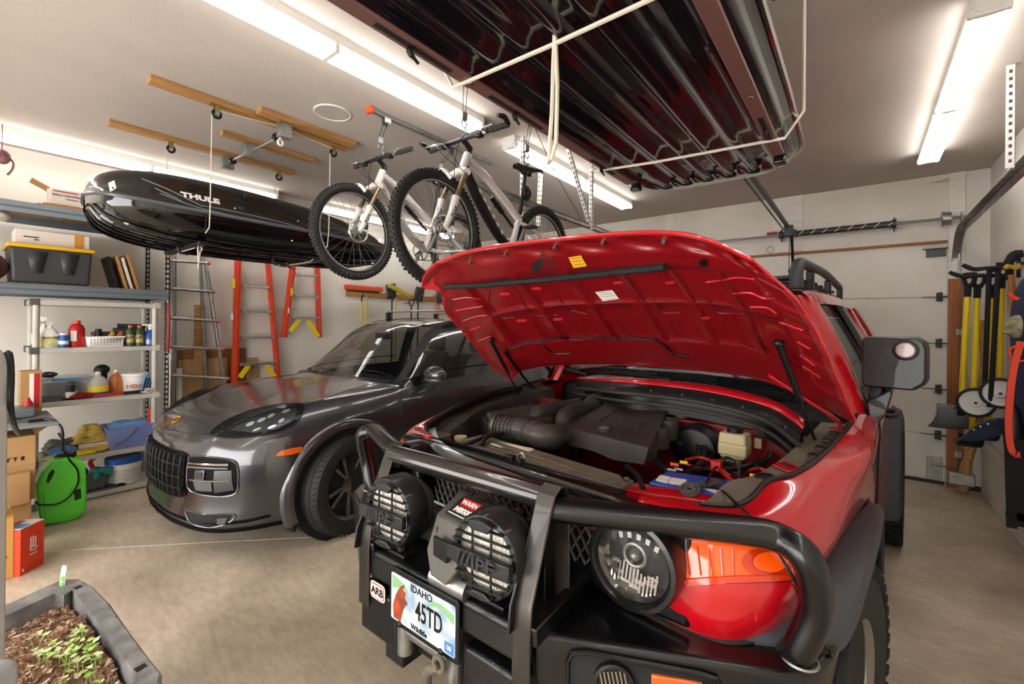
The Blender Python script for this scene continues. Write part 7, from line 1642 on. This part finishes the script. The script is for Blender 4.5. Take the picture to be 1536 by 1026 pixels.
# ---------- right wall: hooks, shovels, packs ----------
YH = 5.4
def ry(px, py, y=YH): return onY(px, py, y)
def armhook(p0, p1, label, y):
    a = ry(*p0, y); c = ry(*p1, y); t = thing('wall_hook', label, 'hook', (XR, y, c.z)); 
    b = MB(); d = c-a; b.tube([a+V((0, 0, .0)), a+d*.12+V((0, 0, -.018)), a+d*.3+V((0, 0, -.03)), a+d*.6+V((0, 0, -.012)), V((XR-.005, y, c.z-.0))], [.016, .019, .018, .016, .016], 10, sm=5); b.build('arm', 'blackrough', t)
    b = MB(); b.box((XR-.008, y, c.z), (.015, .06, .16)); b.build('wall_plate', 'blackrough', t, bev=.004)
armhook((1444, 397), (1510, 402), 'upper black curved storage hook reaching left from the right wall', YH-.12)
armhook((1424, 408), (1500, 414), 'lower black curved storage hook, nearer the garage door jamb', YH+.08)
def snow_shovel(top, bot, label, dy, blade, grp=None):
    a, c = ry(*top, YH+dy), ry(*bot, YH+dy); t = thing('snow_shovel', label, 'shovel', tuple(c-V((0, 0, .2))))
    d = (c-a).normalized()
    b = MB(); b.tube([a+d*.14, c], .022, 12); b.build('shaft', 'yellow', t)
    b = MB(); X = M.Translation(a); w = .045
    b.tube([a+V((-w*.3, 0, -.0)), a+V((w*.9, 0, 0))], .015, 8); b.tube([a+V((-w*.5, 0, .01)), a+V((-w*.55, 0, -.06)), a+d*.12], [.014, .015, .02], 8, sm=3); b.tube([a+V((w*.9, 0, .01)), a+V((w*.8, 0, -.06)), a+d*.12], [.014, .015, .02], 8, sm=3); b.tube([a+d*.10, a+d*.20], .025, 10); b.build('d_grip', 'blackrough', t)
    if blade:
        P = []; 
        X = M.Translation(c) @ M.Rotation(R(blade[0]), 4, 'Z') @ M.Rotation(R(blade[1]), 4, 'X')
        for i in range(9):
            u = i/8-.5; P.append([X @ V((u*blade[2], .10*(j/5-.3)**2*2+.12*u*u, -.02-j*blade[3]/5)) for j in range(6)])
        b = MB(); b.grid(P); bl_ = b.build('blade', blade[4], t, solid=.006, sm=60)
        b = MB(); b.tube([c, c+V((0, .01, -.10))], .026, 8)
        for k in (-1, 0, 1): b.bar(c, X @ V((k*.07, .03, -.10)), .012, .012)
        b.build('socket', 'blackrough', t)
    return t
snow_shovel((1453, 411), (1442, 606), 'leftmost yellow handled snow shovel with grey scoop blade', .10, (20, 12, .30, .26, 'bladegrey'))
snow_shovel((1467, 413), (1458, 650), 'second yellow handled shovel, hanging straight beside the leftmost one', .16, (0, 0, .16, .12, 'blackrough'))
snow_shovel((1488, 413), (1482, 640), 'yellow handled shovel behind the left black wheeled pole', .22, (0, 0, .16, .12, 'blackrough'))
snow_shovel((1503, 398), (1498, 600), 'yellow handled shovel behind the right black pole and white wheel', .20, None)
def wheeled(top, wc, bl, label, dy, scoop, po=-.03):
    a, c = ry(*top, YH+dy), ry(*wc, YH+dy); t = thing('wheeled_snow_pusher', label, 'snow pusher', tuple(c-V((0, 0, .3))))
    b = MB(); b.tube([a+V((.05, .02, -.12)), a+V((.04, 0, -.01)), a, a+V((-.01, 0, -.06)), c+V((po, 0, .1)), c+V((po-.01, .02, -.12))], .017, 10, sm=3); b.build('pole', 'blackrough', t)
    b = MB(look(c, V((-.2, -1, 0)))); b.lathe([(.105, -.02), (.125, -.015), (.125, .015), (.105, .02)], 36, cap=0); b.build('tyre', 'rubber', t)
    b = MB(look(c, V((-.2, -1, 0)))); b.lathe([(.107, .005), (.10, .018), (.085, .012), (.04, .010), (.035, .02), (.02, .022), (0, .022)], 36)
    for k in range(5): b.box((math.cos(2*PI*k/5)*.06, math.sin(2*PI*k/5)*.06, .012), (.05, .008, .006), None)
    wv = b.build('wheel', 'white', t); b = MB(look(c, V((-.2, -1, 0)))); b.cyl((0, 0, 0), (0, 0, .035), .012, 10); b.build('axle', 'black', wv)
    if scoop:
        P0 = [ry(*q, YH+dy-.1) for q in scoop]; b = MB(); G = []
        A_, B_, C_, D_ = P0   # left tip, top right, bottom right, low middle
        for i in range(9):
            u = i/8; top_ = A_.lerp(B_, u)+V((0, -.05, .07*math.sin(PI*u))); bo = A_.lerp(D_, min(1, u*1.25)).lerp(C_, max(0, u-.5)*2)
            G.append([top_.lerp(bo, j/5)+V((0, .12*math.sin(PI*j/10), 0)) for j in range(6)])
        b.grid(G); bq = b.build('blade', 'bladeblue', t, solid=.006, sm=60)
        for k in (.45, .55, .65): b = MB(); b.ell(G[int(k*8)][1]+V((0, -.008, 0)), (.010, .006, .010), 10); b.build('bolt', 'chrome', bq)
wheeled((1486, 406), (1464, 604), None, 'black poled wheeled snow pusher with the left, partly hidden white wheel', .05, None, .05)
wheeled((1500, 398), (1501, 590), None, 'black poled wheeled snow pusher with large white wheel and blue grey blade', -.1, ((1433, 664), (1512, 626), (1512, 655), (1485, 668)), -.05)
t = thing('orange_pole', 'orange brown wooden pole with orange clip hanging right of the snow shovels', 'pole', tuple(ry(1526, 700, 5.2)))
b = MB(); b.tube([ry(1517, 412, 5.2), ry(1522, 500, 5.2), ry(1528, 640, 5.2)], .020, 10); b.build('shaft', 'orange_wood', t)
b = MB(); b.tube([ry(1508, 403, 5.2), ry(1514, 398, 5.2), ry(1524, 402, 5.2), ry(1532, 396, 5.2)], .018, 8, sm=3); b.build('clip', 'mustard', t)
b = MB(); b.tube([ry(1512, 395, 5.1), ry(1522, 383, 5.1), ry(1534, 380, 5.1)], [.03, .035, .03], 8, sm=3); tag(b.build('black_mattock', 'blackrough'), 'black tool head lying over the upper wall hook at right edge', 'tool')
# axe/sledge
t = thing('sledge_hammer', 'sledge hammer with curved wooden handle standing head down by the door jamb', 'hammer', tuple(ry(1443, 735, 6.1)))
b = MB(); h = [ry(1444, 737, 6.1), ry(1447, 710, 6.1), ry(1454, 680, 6.12), ry(1464, 650, 6.16), ry(1471, 600, 6.2), ry(1476, 540, 6.22), ry(1472, 480, 6.22)]; b.tube(h, [.04, .042, .038, .034, .03, .028, .03], 12, sm=5); b.build('handle', 'wood', t); c = ry(1441, 718, 6.08); b = MB(); b.box(c, (.19, .09, .12)); b.build('head', 'galv', t, bev=.012)
# life vest / pack hanging at the right edge
t = thing('hanging_pack', 'dark blue pack with orange strap hanging at the right picture edge', 'pack', (.92, 4.6, .3))
b = MB(); b.ell((.915, 4.62, 1.62), (.075, .26, .36), 20, None, 14); b.ell((.925, 4.6, 1.2), (.075, .25, .4), 20, None, 14); b.build('body', 'packblue', t, sm=60)
b = MB(); P = [ry(1531, 512, 4.35), ry(1519, 560, 4.35), ry(1513, 620, 4.35), ry(1514, 660, 4.35), ry(1520, 680, 4.35), ry(1530, 682, 4.35)]; P = crv(P, 4)
for a, c in zip(P, P[1:]): b.bar(a, c, .004, .085, (0, -1, 0)) if False else b.bar(a, c, .034, .018, (0, 1, 0))
b.build('orange_strap', 'redorange', t)
for x0, y0, x1, y1 in ((1514, 660, 1518, 792), (1530, 660, 1530, 790)): b = MB(); b.bar(ry(x0, y0, 4.45), ry(x1, y1, 4.45), .006, .05, (1, 0, 0)) if False else b.bar(ry(x0, y0, 4.45), ry(x1, y1, 4.45), .05, .008, (0, 1, 0)); b.build('webbing', 'blackrough', t)
b = MB(); b.box(ry(1528, 775, 4.45), (.12, .008, .05)); b.build('webbing_cross', 'blackrough', t)
b = MB(); b.ell(ry(1520, 650, 4.5), (.05, .05, .2), 14); b.build('padding', 'black', t)
b = MB(); b.ell(ry(1535, 725, 4.5), (.06, .05, .26), 14); b.build('blue_pocket', 'blueplastic', t)
b = MB(); b.tube([ry(1513, 440, 4.4), ry(1520, 446, 4.4), ry(1528, 449, 4.4)], .012, 8, sm=3); b.build('buckle_strap', 'redorange', t)
b = MB(); b.torus(ry(1530, 530, 4.35), .05, .007, (.2, 1, 0), 20); b.build('red_ring', 'redorange', t)
b = MB(); b.ell(ry(1528, 490, 4.5), (.07, .05, .08), 14); b.ell(ry(1518, 498, 4.5), (.05, .03, .02), 12); b.build('camouflage_pouch', 'camo', t)
b = MB(); b.tube([ry(1532, 395, 4.5), V((XR-.01, 4.55, ry(1532, 395, 4.5).z))], .012, 8); b.build('hanger', 'black', t)
# ---------- foreground left ----------
# bench with cartons below
t = thing('folding_bench', 'low grey work bench with cables at the left picture edge, against the shelf unit', 'bench', (-5.0, .2, 0))
b = MB(); b.b2((-5.33, -.6, .825), (-4.66, .52, .85)); b.build('top', 'benchgrey', t, bev=.006)
for x in (-5.28, -4.80):
    for y in (-.55, .0): b = MB(); b.b2((x-.015, y-.015, 0), (x+.015, y+.015, .825)); b.build('leg', 'darksteel', t)
b = MB(); b.box((-5.1, .33, .89), (.2, .2, .08)); tag(b.build('battery_charger', 'beamblue', bev=.015), 'grey charger box on the bench at the left edge', 'charger')
b = MB(); b.tube([(-4.9, .25, .86), (-4.8, .40, .858), (-4.75, .48, .86), (-4.65, .53, .80), (-4.7, .54, .62)], .009, 6, sm=4); b.tube([(-5.0, .3, .86), (-4.85, .34, .858), (-4.8, .47, .86)], .008, 6, sm=4); b.box((-4.78, .42, .862), (.03, .10, .02)); tag(b.build('bench_cables', 'black'), 'black cables running across the grey bench and over its corner', 'cable')
p = onX(28, 556, -5.30); q = onX(60, 600, -5.30); b = MB(); b.b2((-5.33, p.y, .852), (-5.18, q.y, p.z)); tt = thing('parts_carton', 'tan carton with white and red label standing at the back of the grey bench', 'box', (-5.25, p.y, .852)); b.build('body', 'cardboard', tt, bev=.003)
b = MB(); b.b2((-5.18, p.y+.05, .90), (-5.178, q.y-.01, p.z-.02)); b.build('label', 'sticker_white', tt, sm=0); b = MB(); b.b2((-5.178, q.y-.045, .90), (-5.1765, q.y-.012, p.z-.02)); b.build('label_stripe', 'redplastic', tt, sm=0)
p = onX(42, 610, -5.12); b = MB(M.Translation((-5.12, p.y, .852))); b.lathe([(.026, 0), (.028, .005), (.028, .10), (.012, .125), (.012, .14)], 18); tag(b.build('red_canister', 'redplastic'), 'small red canister standing in front of the tan carton on the bench', 'canister')
def carton(y0, y1, z0, z1, x, dep, label, prints=()):
    t = thing('cardboard_box', label, 'box', (x-dep/2, (y0+y1)/2, z0)); b = MB(); b.b2((x-dep, y0, z0), (x, y1, z1)); b.build('body', 'cardboard', t, bev=.003)
    b = MB(); b.b2((x-dep-.0005, y0+.02, (z0+z1)/2+.02), (x+.0008, y1-.0, (z0+z1)/2+.022)); b.build('seam', 'plywood2', t)
    return t
p1 = onX(54, 650, -4.72); p2 = onX(52, 748, -4.72)
t = carton(.02, p1.y, p2.z, p1.z-.01, -4.72, .38, 'open brown cardboard box with printed symbols, topmost of the stack under the bench')
b = MB(); b.box((0, .07, 0), (.3, .14, .004), M.Translation((-4.9, p1.y, p1.z-.012)) @ M.Rotation(R(38), 4, 'X')); b.build('flap', 'cardboard', t)
for k, s in enumerate(('Y', 'T', 'II')): text(s, .035, facing(-4.718, .27+k*.035, (p1.z+p2.z)/2+.07), 'black', t, 'handling_symbol', .0005, .002)
t = carton(-.02, onX(45, 720, -4.66).y, p2.z-.02 if False else .30, .52, -4.64, .06, 'flat brown carton leaning in front of the printed cardboard box')
t = carton(.02, p1.y-.02, 0, p2.z-.002, -4.70, .36, 'bottom brown cardboard box of the stack under the bench')
# orange-red box
a, c = onZ(30, 865, 0), onZ(66, 845, 0); d = (c-a).normalized(); nrm = V((d.y, -d.x, 0)); 
if nrm.dot(ORG-a) < 0: nrm = -nrm
w = (c-a).length; hh = onP(30, 795, a, nrm).z
t = thing('orange_box', 'orange red product box with blue white top standing on the floor by the green can', 'box', tuple((a+c)/2))
X = frame(a, d, (0, 0, 1)); b = MB(X); b.b2((0, 0, -.12 if X.to_3x3().col[2].dot(nrm) > 0 else 0), (w, hh, 0 if X.to_3x3().col[2].dot(nrm) > 0 else .12)); b.build('body', 'redorange', t, bev=.003)
zz = X.to_3x3().col[2].dot(nrm)
b = MB(X); b.b2((.0, hh, -.12), (w, hh+.002, 0)); o = b.build('top_print', 'cartonwhite', t); b = MB(X); b.b2((.01, hh+.002, -.11), (w*.5, hh+.004, -.01)); b.build('top_picture', 'skyblue', o); b = MB(X); b.b2((w*.35, hh+.002, -.115), (w*.8, hh+.005, -.085)); b.build('top_mark', 'redplastic', o)
text('10', .07, X @ M.Translation((w*.55, hh*.42, .002)) @ M.Rotation(R(90), 4, 'Z'), 'sticker_white', t, 'box_number', .0005); 
for qx, qy, ln in ((.42, .62, .07), (.52, .62, .07), (.62, .63, .05), (.42, .42, .0), (.12, .1, .02)):
    if ln: b = MB(X); b.box((w*qx, hh*qy, .001), (.008, ln, .001)); b.build('print_line', 'sticker_white', t)
# brown box with handwriting and a bag
a = onZ(33, 862, 0)+V((.0, -.035, 0)); hh = onX(33, 772, a.x).z
t = thing('marked_box', 'tan box with handwriting and a white bag on top, left of the orange box', 'box', (a.x-.15, a.y-.12, 0)); b = MB(); b.b2((a.x-.3, a.y-.26, 0), (a.x, a.y, hh)); b.build('body', 'tanbox', t, bev=.004)
for k, s in enumerate(('F', 'E', 'SD')): text(s, .035, facing(a.x+.001, a.y-.07+k*.012, hh*.62-k*.05), 'black', t, 'handwriting', .0004)
b = MB(); b.ell((a.x-.10, a.y-.12, hh+.03), (.10, .10, .07), 16); tag(b.build('plastic_bag', 'white', sm=60), 'crumpled white bag on the tan box at left edge', 'bag')
# green can
t = thing('fuel_can', 'bright green plastic utility jug with black cap and tube on the floor by the shelves', 'jug', (-5.0, .56, 0))
xg = -4.93; pts = [(63, 789), (57, 765), (54, 735), (63, 712), (77, 697), (88, 689), (106, 688), (122, 692), (129, 701), (130, 735), (130, 768), (118, 780), (95, 787)]
pl_ = [onX(*q, xg) for q in pts]; zmin = min(p.z for p in pl_); pp = [(p.y, max(0, p.z-zmin)) for p in pl_]
MXZ = M(((0, 0, 1, 0), (1, 0, 0, 0), (0, 1, 0, 0), (0, 0, 0, 1)))   # (y,z,x) -> world
b = MB(); b.prism(pp, xg-.17, xg-.012, MXZ); b.prism(pp, xg-.012, xg, MXZ, .95); b.build('body', 'green', t, bev=.012, seg=3)
def gpl(name, px, m, off, par=None, tap=.9): q = [onX(*p, xg) for p in px]; b = MB(); b.prism([(p.y, p.z-zmin) for p in q], xg-.02, xg+off, MXZ, tap); return b.build(name, m, par or t, bev=.003)
gpl('handle_hole_shade', [(68, 727), (72, 712), (79, 704), (83, 708), (80, 716), (73, 728)], 'greenshade', .001); gpl('grip_hole_shade', [(110, 737), (122, 733), (123, 750), (111, 754)], 'greenshade', .001)  # dark insets paint the shade of the handle holes, nothing is hollowed
gpl('panel', [(63, 742), (100, 735), (106, 722), (125, 720), (125, 729), (107, 734), (105, 758), (124, 756), (124, 770), (98, 778), (66, 782)], 'green', .006, None, .97)
p = onX(97, 690, xg-.08); b = MB(M.Translation((p.x, p.y, p.z-zmin-.015))); b.lathe([(.05, 0), (.055, .012), (.055, .05), (.045, .062), (.02, .065)], 20)
for k in range(14): b.box((.056*math.cos(2*PI*k/14), .056*math.sin(2*PI*k/14), .03), (.006, .006, .035), M.Translation((0, 0, 0)))
b.build('cap', 'black', t)
b = MB(); b.tube([(p.x, p.y, p.z-zmin+.05), (p.x+.01, p.y-.01, p.z-zmin+.14), (p.x+.04, p.y-.04, p.z-zmin+.22)], .008, 8, sm=3); b.build('spout_tube', 'steel', t)
b = MB(); b.tube([onX(x, y, xg+.02) for x, y in ((98, 676), (104, 690), (116, 705), (117, 725), (104, 745), (85, 756), (60, 757), (53, 752))], .006, 8, sm=4); b.build('wrapped_cord', 'black', t)
# planter
ZR = .55
out_ = [onZ(*q, ZR) for q in ((12, 905), (60, 883), (93, 868), (118, 867), (140, 880), (165, 905), (200, 955), (225, 988), (243, 1010), (240, 1024))]
L_, Rr = out_[0].x-.02, out_[-1].x
out_ = [V((L_, -.45, ZR)), V((L_, -.1, ZR))]+out_+[V((Rr+.0, .1, ZR)), V((Rr-.02, -.2, ZR)), V((Rr-.04, -.45, ZR))]
inn_ = [V((L_+.07, -.40, ZR)), V((L_+.07, -.1, ZR))]+[onZ(*q, ZR) for q in ((12, 922), (60, 900), (83, 890), (96, 893), (108, 884), (125, 905), (160, 950), (185, 985), (203, 1008), (204, 1022))]+[V((Rr-.07, .05, ZR)), V((Rr-.09, -.2, ZR)), V((Rr-.11, -.40, ZR))]
def lcr(P, k): return [P[i].lerp(P[(i+1) % len(P)], j/k) for i in range(len(P)) for j in range(k)]
t = thing('planter_tub', 'weathered grey planter tub with moulded rim in the lower left foreground', 'planter', (-2.05, 0, 0))
O_ = lcr(out_, 3); I_ = lcr(inn_, 3); n = len(O_); cc = sum(O_, V())/n
b = MB(); b.add([p for p in O_]+[p for p in I_], [(i, (i+1) % n, n+(i+1) % n, n+i) for i in range(n)]); 
rim = MB(); P = [[p+V((0, 0, -.035)), p+V((0, 0, -.004)), p.lerp(q, .12)+V((0, 0, .002)), p.lerp(q, .9), q, cc.lerp(q, .985)+V((0, 0, -.10)), cc.lerp(q, .93)+V((0, 0, -.30))] for p, q in zip(O_, I_)]; P.append(P[0]); rim.grid(P); rim.build('rim', 'planter_grey', t, sm=35)
b = MB(); P = [[p+V((0, 0, -.034)), cc.lerp(p, .95)+V((0, 0, -.034)), cc.lerp(p, .88)+V((0, 0, -ZR+.0))] for p in O_]; P.append(P[0]); b.grid(P); b.build('tub', 'planter_grey', t)
for q in (((112, 883), (122, 879), .02), ((203, 1006), (219, 997), .022)): a, c = onZ(*q[0], ZR+.001), onZ(*q[1], ZR+.001); b = MB(); b.bar(a, c, q[2], .003, (0, 0, 1)); b.build('rim_slot', 'blackrough', t)
b = MB(); b.cyl(onZ(174, 926, ZR-.002), onZ(174, 926, ZR+.001), .004, 8); b.build('rim_hole', 'blackrough', t)
SZ_ = .508
def soil_h(x, y): return SZ_+.012*math.sin(x*9+y*5)+.010*math.sin(x*23-y*17)+.006*math.sin(x*51+y*43)
xs = [L_+.08+(Rr-.09-L_-.08)*i/60 for i in range(61)]
def ylim(x):
    best = -.1
    for a, c in zip(I_, I_[1:]+I_[:1]):
        if (a.x-x)*(c.x-x) <= 0 and abs(a.x-c.x) > 1e-6: y = a.y+(c.y-a.y)*(x-a.x)/(c.x-a.x); best = max(best, y)
    return best-.012
b = MB(); b.grid([[V((x, -.40+(ylim(x)+.40)*j/40, soil_h(x, -.40+(ylim(x)+.40)*j/40))) for j in range(41)] for x in xs]); so = b.build('soil', 'soil', None, sm=60); tag(so, 'brown mulch and soil filling the grey planter tub', 'soil'); so['kind'] = 'stuff'
random.seed(11); b = MB()
for i in range(4200):
    x = random.uniform(L_+.09, Rr-.10); y = random.uniform(-.25, ylim(x)-.005); s = random.uniform(.004, .011); b.k = 0 if random.random() < .6 else (1 if random.random() < .7 else 2)
    b.box((0, 0, 0), (s*random.uniform(1, 2.6), s, s*.45), M.Translation((x, y, soil_h(x, y)+s*.3)) @ rotM(random.uniform(-.7, .7), random.uniform(-.7, .7), random.uniform(0, 6.3)))
o = b.build('wood_chips', ['chip_dark', 'chip_mid', 'chip_pale'], None, sm=0); tag(o, 'loose bark chips scattered over the soil in the planter', 'mulch'); o['kind'] = 'stuff'
random.seed(21); b = MB()
for i in range(85):
    px = random.gauss(115, 38); py = random.gauss(995, 22)
    if px < 35 or px > 190 or py < 935 or py > 1040: continue
    if py < 965 and px < 110: continue
    p = onZ(px, py, SZ_+.01)
    if p.y > ylim(p.x)-.02 or p.x > Rr-.12: continue
    h = random.uniform(.015, .05); q = p+V((random.uniform(-.01, .01), random.uniform(-.01, .01), h)); b.k = 0; b.tube([p, q], .0012, 4)
    for s in (1, -1):
        a = random.uniform(0, 6.3); l = random.uniform(.010, .022); d = V((math.cos(a)*s, math.sin(a)*s, .25)); w = V((-d.y, d.x, 0))*.45; b.k = random.choice((0, 1)); b.add([q, q+(d*.5+w)*l, q+d*l*1.15, q+(d*.5-w)*l], [(0, 1, 2, 3)])
o = b.build('seedlings', ['sprout', 'sprout_pale'], None, sm=0); tag(o, 'small green seedlings sprouting from the planter soil', 'seedlings'); o['kind'] = 'stuff'
p = onZ(93, 878, ZR+.002); b = MB(); X = M.Translation(p) @ M.Rotation(R(38), 4, 'Z') @ M.Rotation(R(-6), 4, 'X'); b.add([X @ V(q) for q in ((-.011, 0, -.03), (.011, 0, -.03), (.012, 0, .065), (.008, 0, .075), (-.006, 0, .075), (-.010, 0, .065))], [(0, 1, 2, 3, 4, 5)]); st = thing('plant_label_stake', 'white plant label stake at the corner of the planter rim', 'plant label', tuple(p)); b.build('stake', 'white', st, solid=.0015); b = MB(X); b.box((0, -.002, .025), (.012, .001, .02)); b.box((0, -.002, .005), (.012, .001, .012)); b.build('green_print', 'green', st)
# white cabinet edge and grey handle in the very foreground
d0 = ray(12, 740); e = ORG+d0*.80; e.z = 0; lf = -V((cR[0], cR[1], 0)); fwv = V((cF[0], cF[1], 0)); tz = (ORG+ray(6, 522)*.80).z
t = thing('white_cabinet', 'edge of a white upright cabinet with rounded top at the left picture edge', 'cabinet', tuple(e+lf*.1))
X = frame(e+V((0, 0, 0)), lf, (0, 0, 1)); b = MB(X); b.prism([(0, 0), (0, tz-.03), (.004, tz-.012), (.014, tz-.002), (.03, tz), (.085, tz), (.085, 0)], -.045, .0); b.build('body', 'cabinetwhite', t, bev=.004)
b = MB(); q = [ORG+ray(x, y)*.80 for x, y in ((8, 535), (14, 530), (17, 560), (16, 610), (26, 648), (46, 660))]; q[-1] = V((-4.95, .25, .87)); q[-2] = V((q[-2].x-.25, q[-2].y+.02, q[-2].z)); b.tube(q[:4]+[ORG+ray(22, 640)*.86, ORG+ray(30, 652)*1.0], .0045, 8, sm=4); b.build('power_cord', 'black', t)
for y_, s_ in ((560, 's'), (575, 'o')): c = ORG+ray(6, y_)*.795; text(s_, .012, frame(c, V((cR[0], cR[1], 0)), (0, 0, 1)), 'darkgrey', t, 'panel_mark', .0004)
b = MB(); c = ORG+ray(-5, 1030)*.62; c2 = ORG+ray(14, 1002)*.66
e3 = ORG+ray(33, 984)*.62; X = frame(e3, -V((cR[0], cR[1], 0)), (0, 0, 1)); b.X = X; b.prism([(0, -.35), (0, -.012), (.004, -.003), (.012, 0), (.07, .0), (.07, -.35)], -.05, .0); tag(b.build('grey_handle', 'palegrey', bev=.008, seg=3), 'rounded grey plastic handle at the bottom left picture corner', 'handle')
# charger cable over the suv bumper
t = thing('charging_cable', 'thin black cable running from the battery over the red fender and bumper', 'cable', (-.3, 1.4, 1.0))
b = MB(); q = [FJ @ fZ(1045, 730, 1.05), FJ @ fZ(1078, 734, 1.075), hit(fbv, 1104, 757, .012), hit(fbv, 1130, 785, .01), hit(fbv, 1150, 812, .01), hit(fbv, 1166, 835, .01), hit(fbv, 1190, 875, .012), onZ(1212, 925, .805), onZ(1240, 968, .80), onX(1256, 1004, -.045), onX(1275, 1040, -.035)]
b.tube(q, .004, 8, sm=5); b.build('cable', 'black', t)

GR_ = {'ceiling_light': 'tube lights on the ceiling', 'pulley': 'pulleys under the ceiling battens', 'ceiling_board': 'wooden battens on the ceiling', 'mountain_bicycle': 'bicycles hanging from the ceiling', 'snow_shovel': 'snow shovels on the right wall hooks',
 'wheeled_snow_pusher': 'wheeled snow pushers on the right wall hooks', 'cardboard_box': 'cartons under the bench', 'perforated_angle': 'perforated hangers from the ceiling', 'hoist_rope': 'ropes of the roof box hoist', 'sling_rope': 'rope slings of the big cargo box',
 'shovel': 'shovels on the wall rail', 'step_ladder': 'orange step ladders', 'spray_bottle': 'spray bottles on the second shelf', 'bottle': 'bottles on the second shelf', 'jug': 'jugs on the shelf unit', 'spray_can': 'aerosol cans on the shelf unit', 'wood_panel': 'panels leaning beside the black tote',
 'leaning_board': 'boards leaning on the left wall', 'garage_door_track': 'garage door tracks', 'bicycle_hoist': 'bicycle hoists', 'wall_hook': 'storage hooks on the right wall', 'sponge': 'sponges on the fourth shelf'}
for o in list(C.objects):
    if o.parent is None and 'label' in o.keys():
        k = o.name.split('.')[0]
        if k in GR_ and 'group' not in o.keys(): o['group'] = GR_[k]
cd = bpy.data.cameras.new('camera'); co = bpy.data.objects.new('camera', cd); C.objects.link(co)
cd.sensor_width = 36; cd.sensor_fit = 'HORIZONTAL'; cd.lens = CF*36/1536; cd.clip_start = .02
cd.shift_y = -25/1536
fw = V((cF[0], cF[1], 0)); rt = V((cR[0], cR[1], 0)); up = V((0, 0, 1))
rt2 = rt*math.cos(CR)+up*math.sin(CR)*1; up2 = up*math.cos(CR)-rt*math.sin(CR)
mm = M((rt2, up2, -fw)).transposed().to_4x4(); mm.translation = ORG; co.matrix_world = mm
bpy.context.scene.camera = co
w = bpy.data.worlds.new('world'); bpy.context.scene.world = w; w.use_nodes = True
w.node_tree.nodes['Background'].inputs[0].default_value = (1, .975, .95, 1); w.node_tree.nodes['Background'].inputs[1].default_value = 2.2
vs = bpy.context.scene.view_settings; vs.view_transform = 'Standard'; vs.look = 'None'; vs.exposure = 1.9; vs.gamma = 1
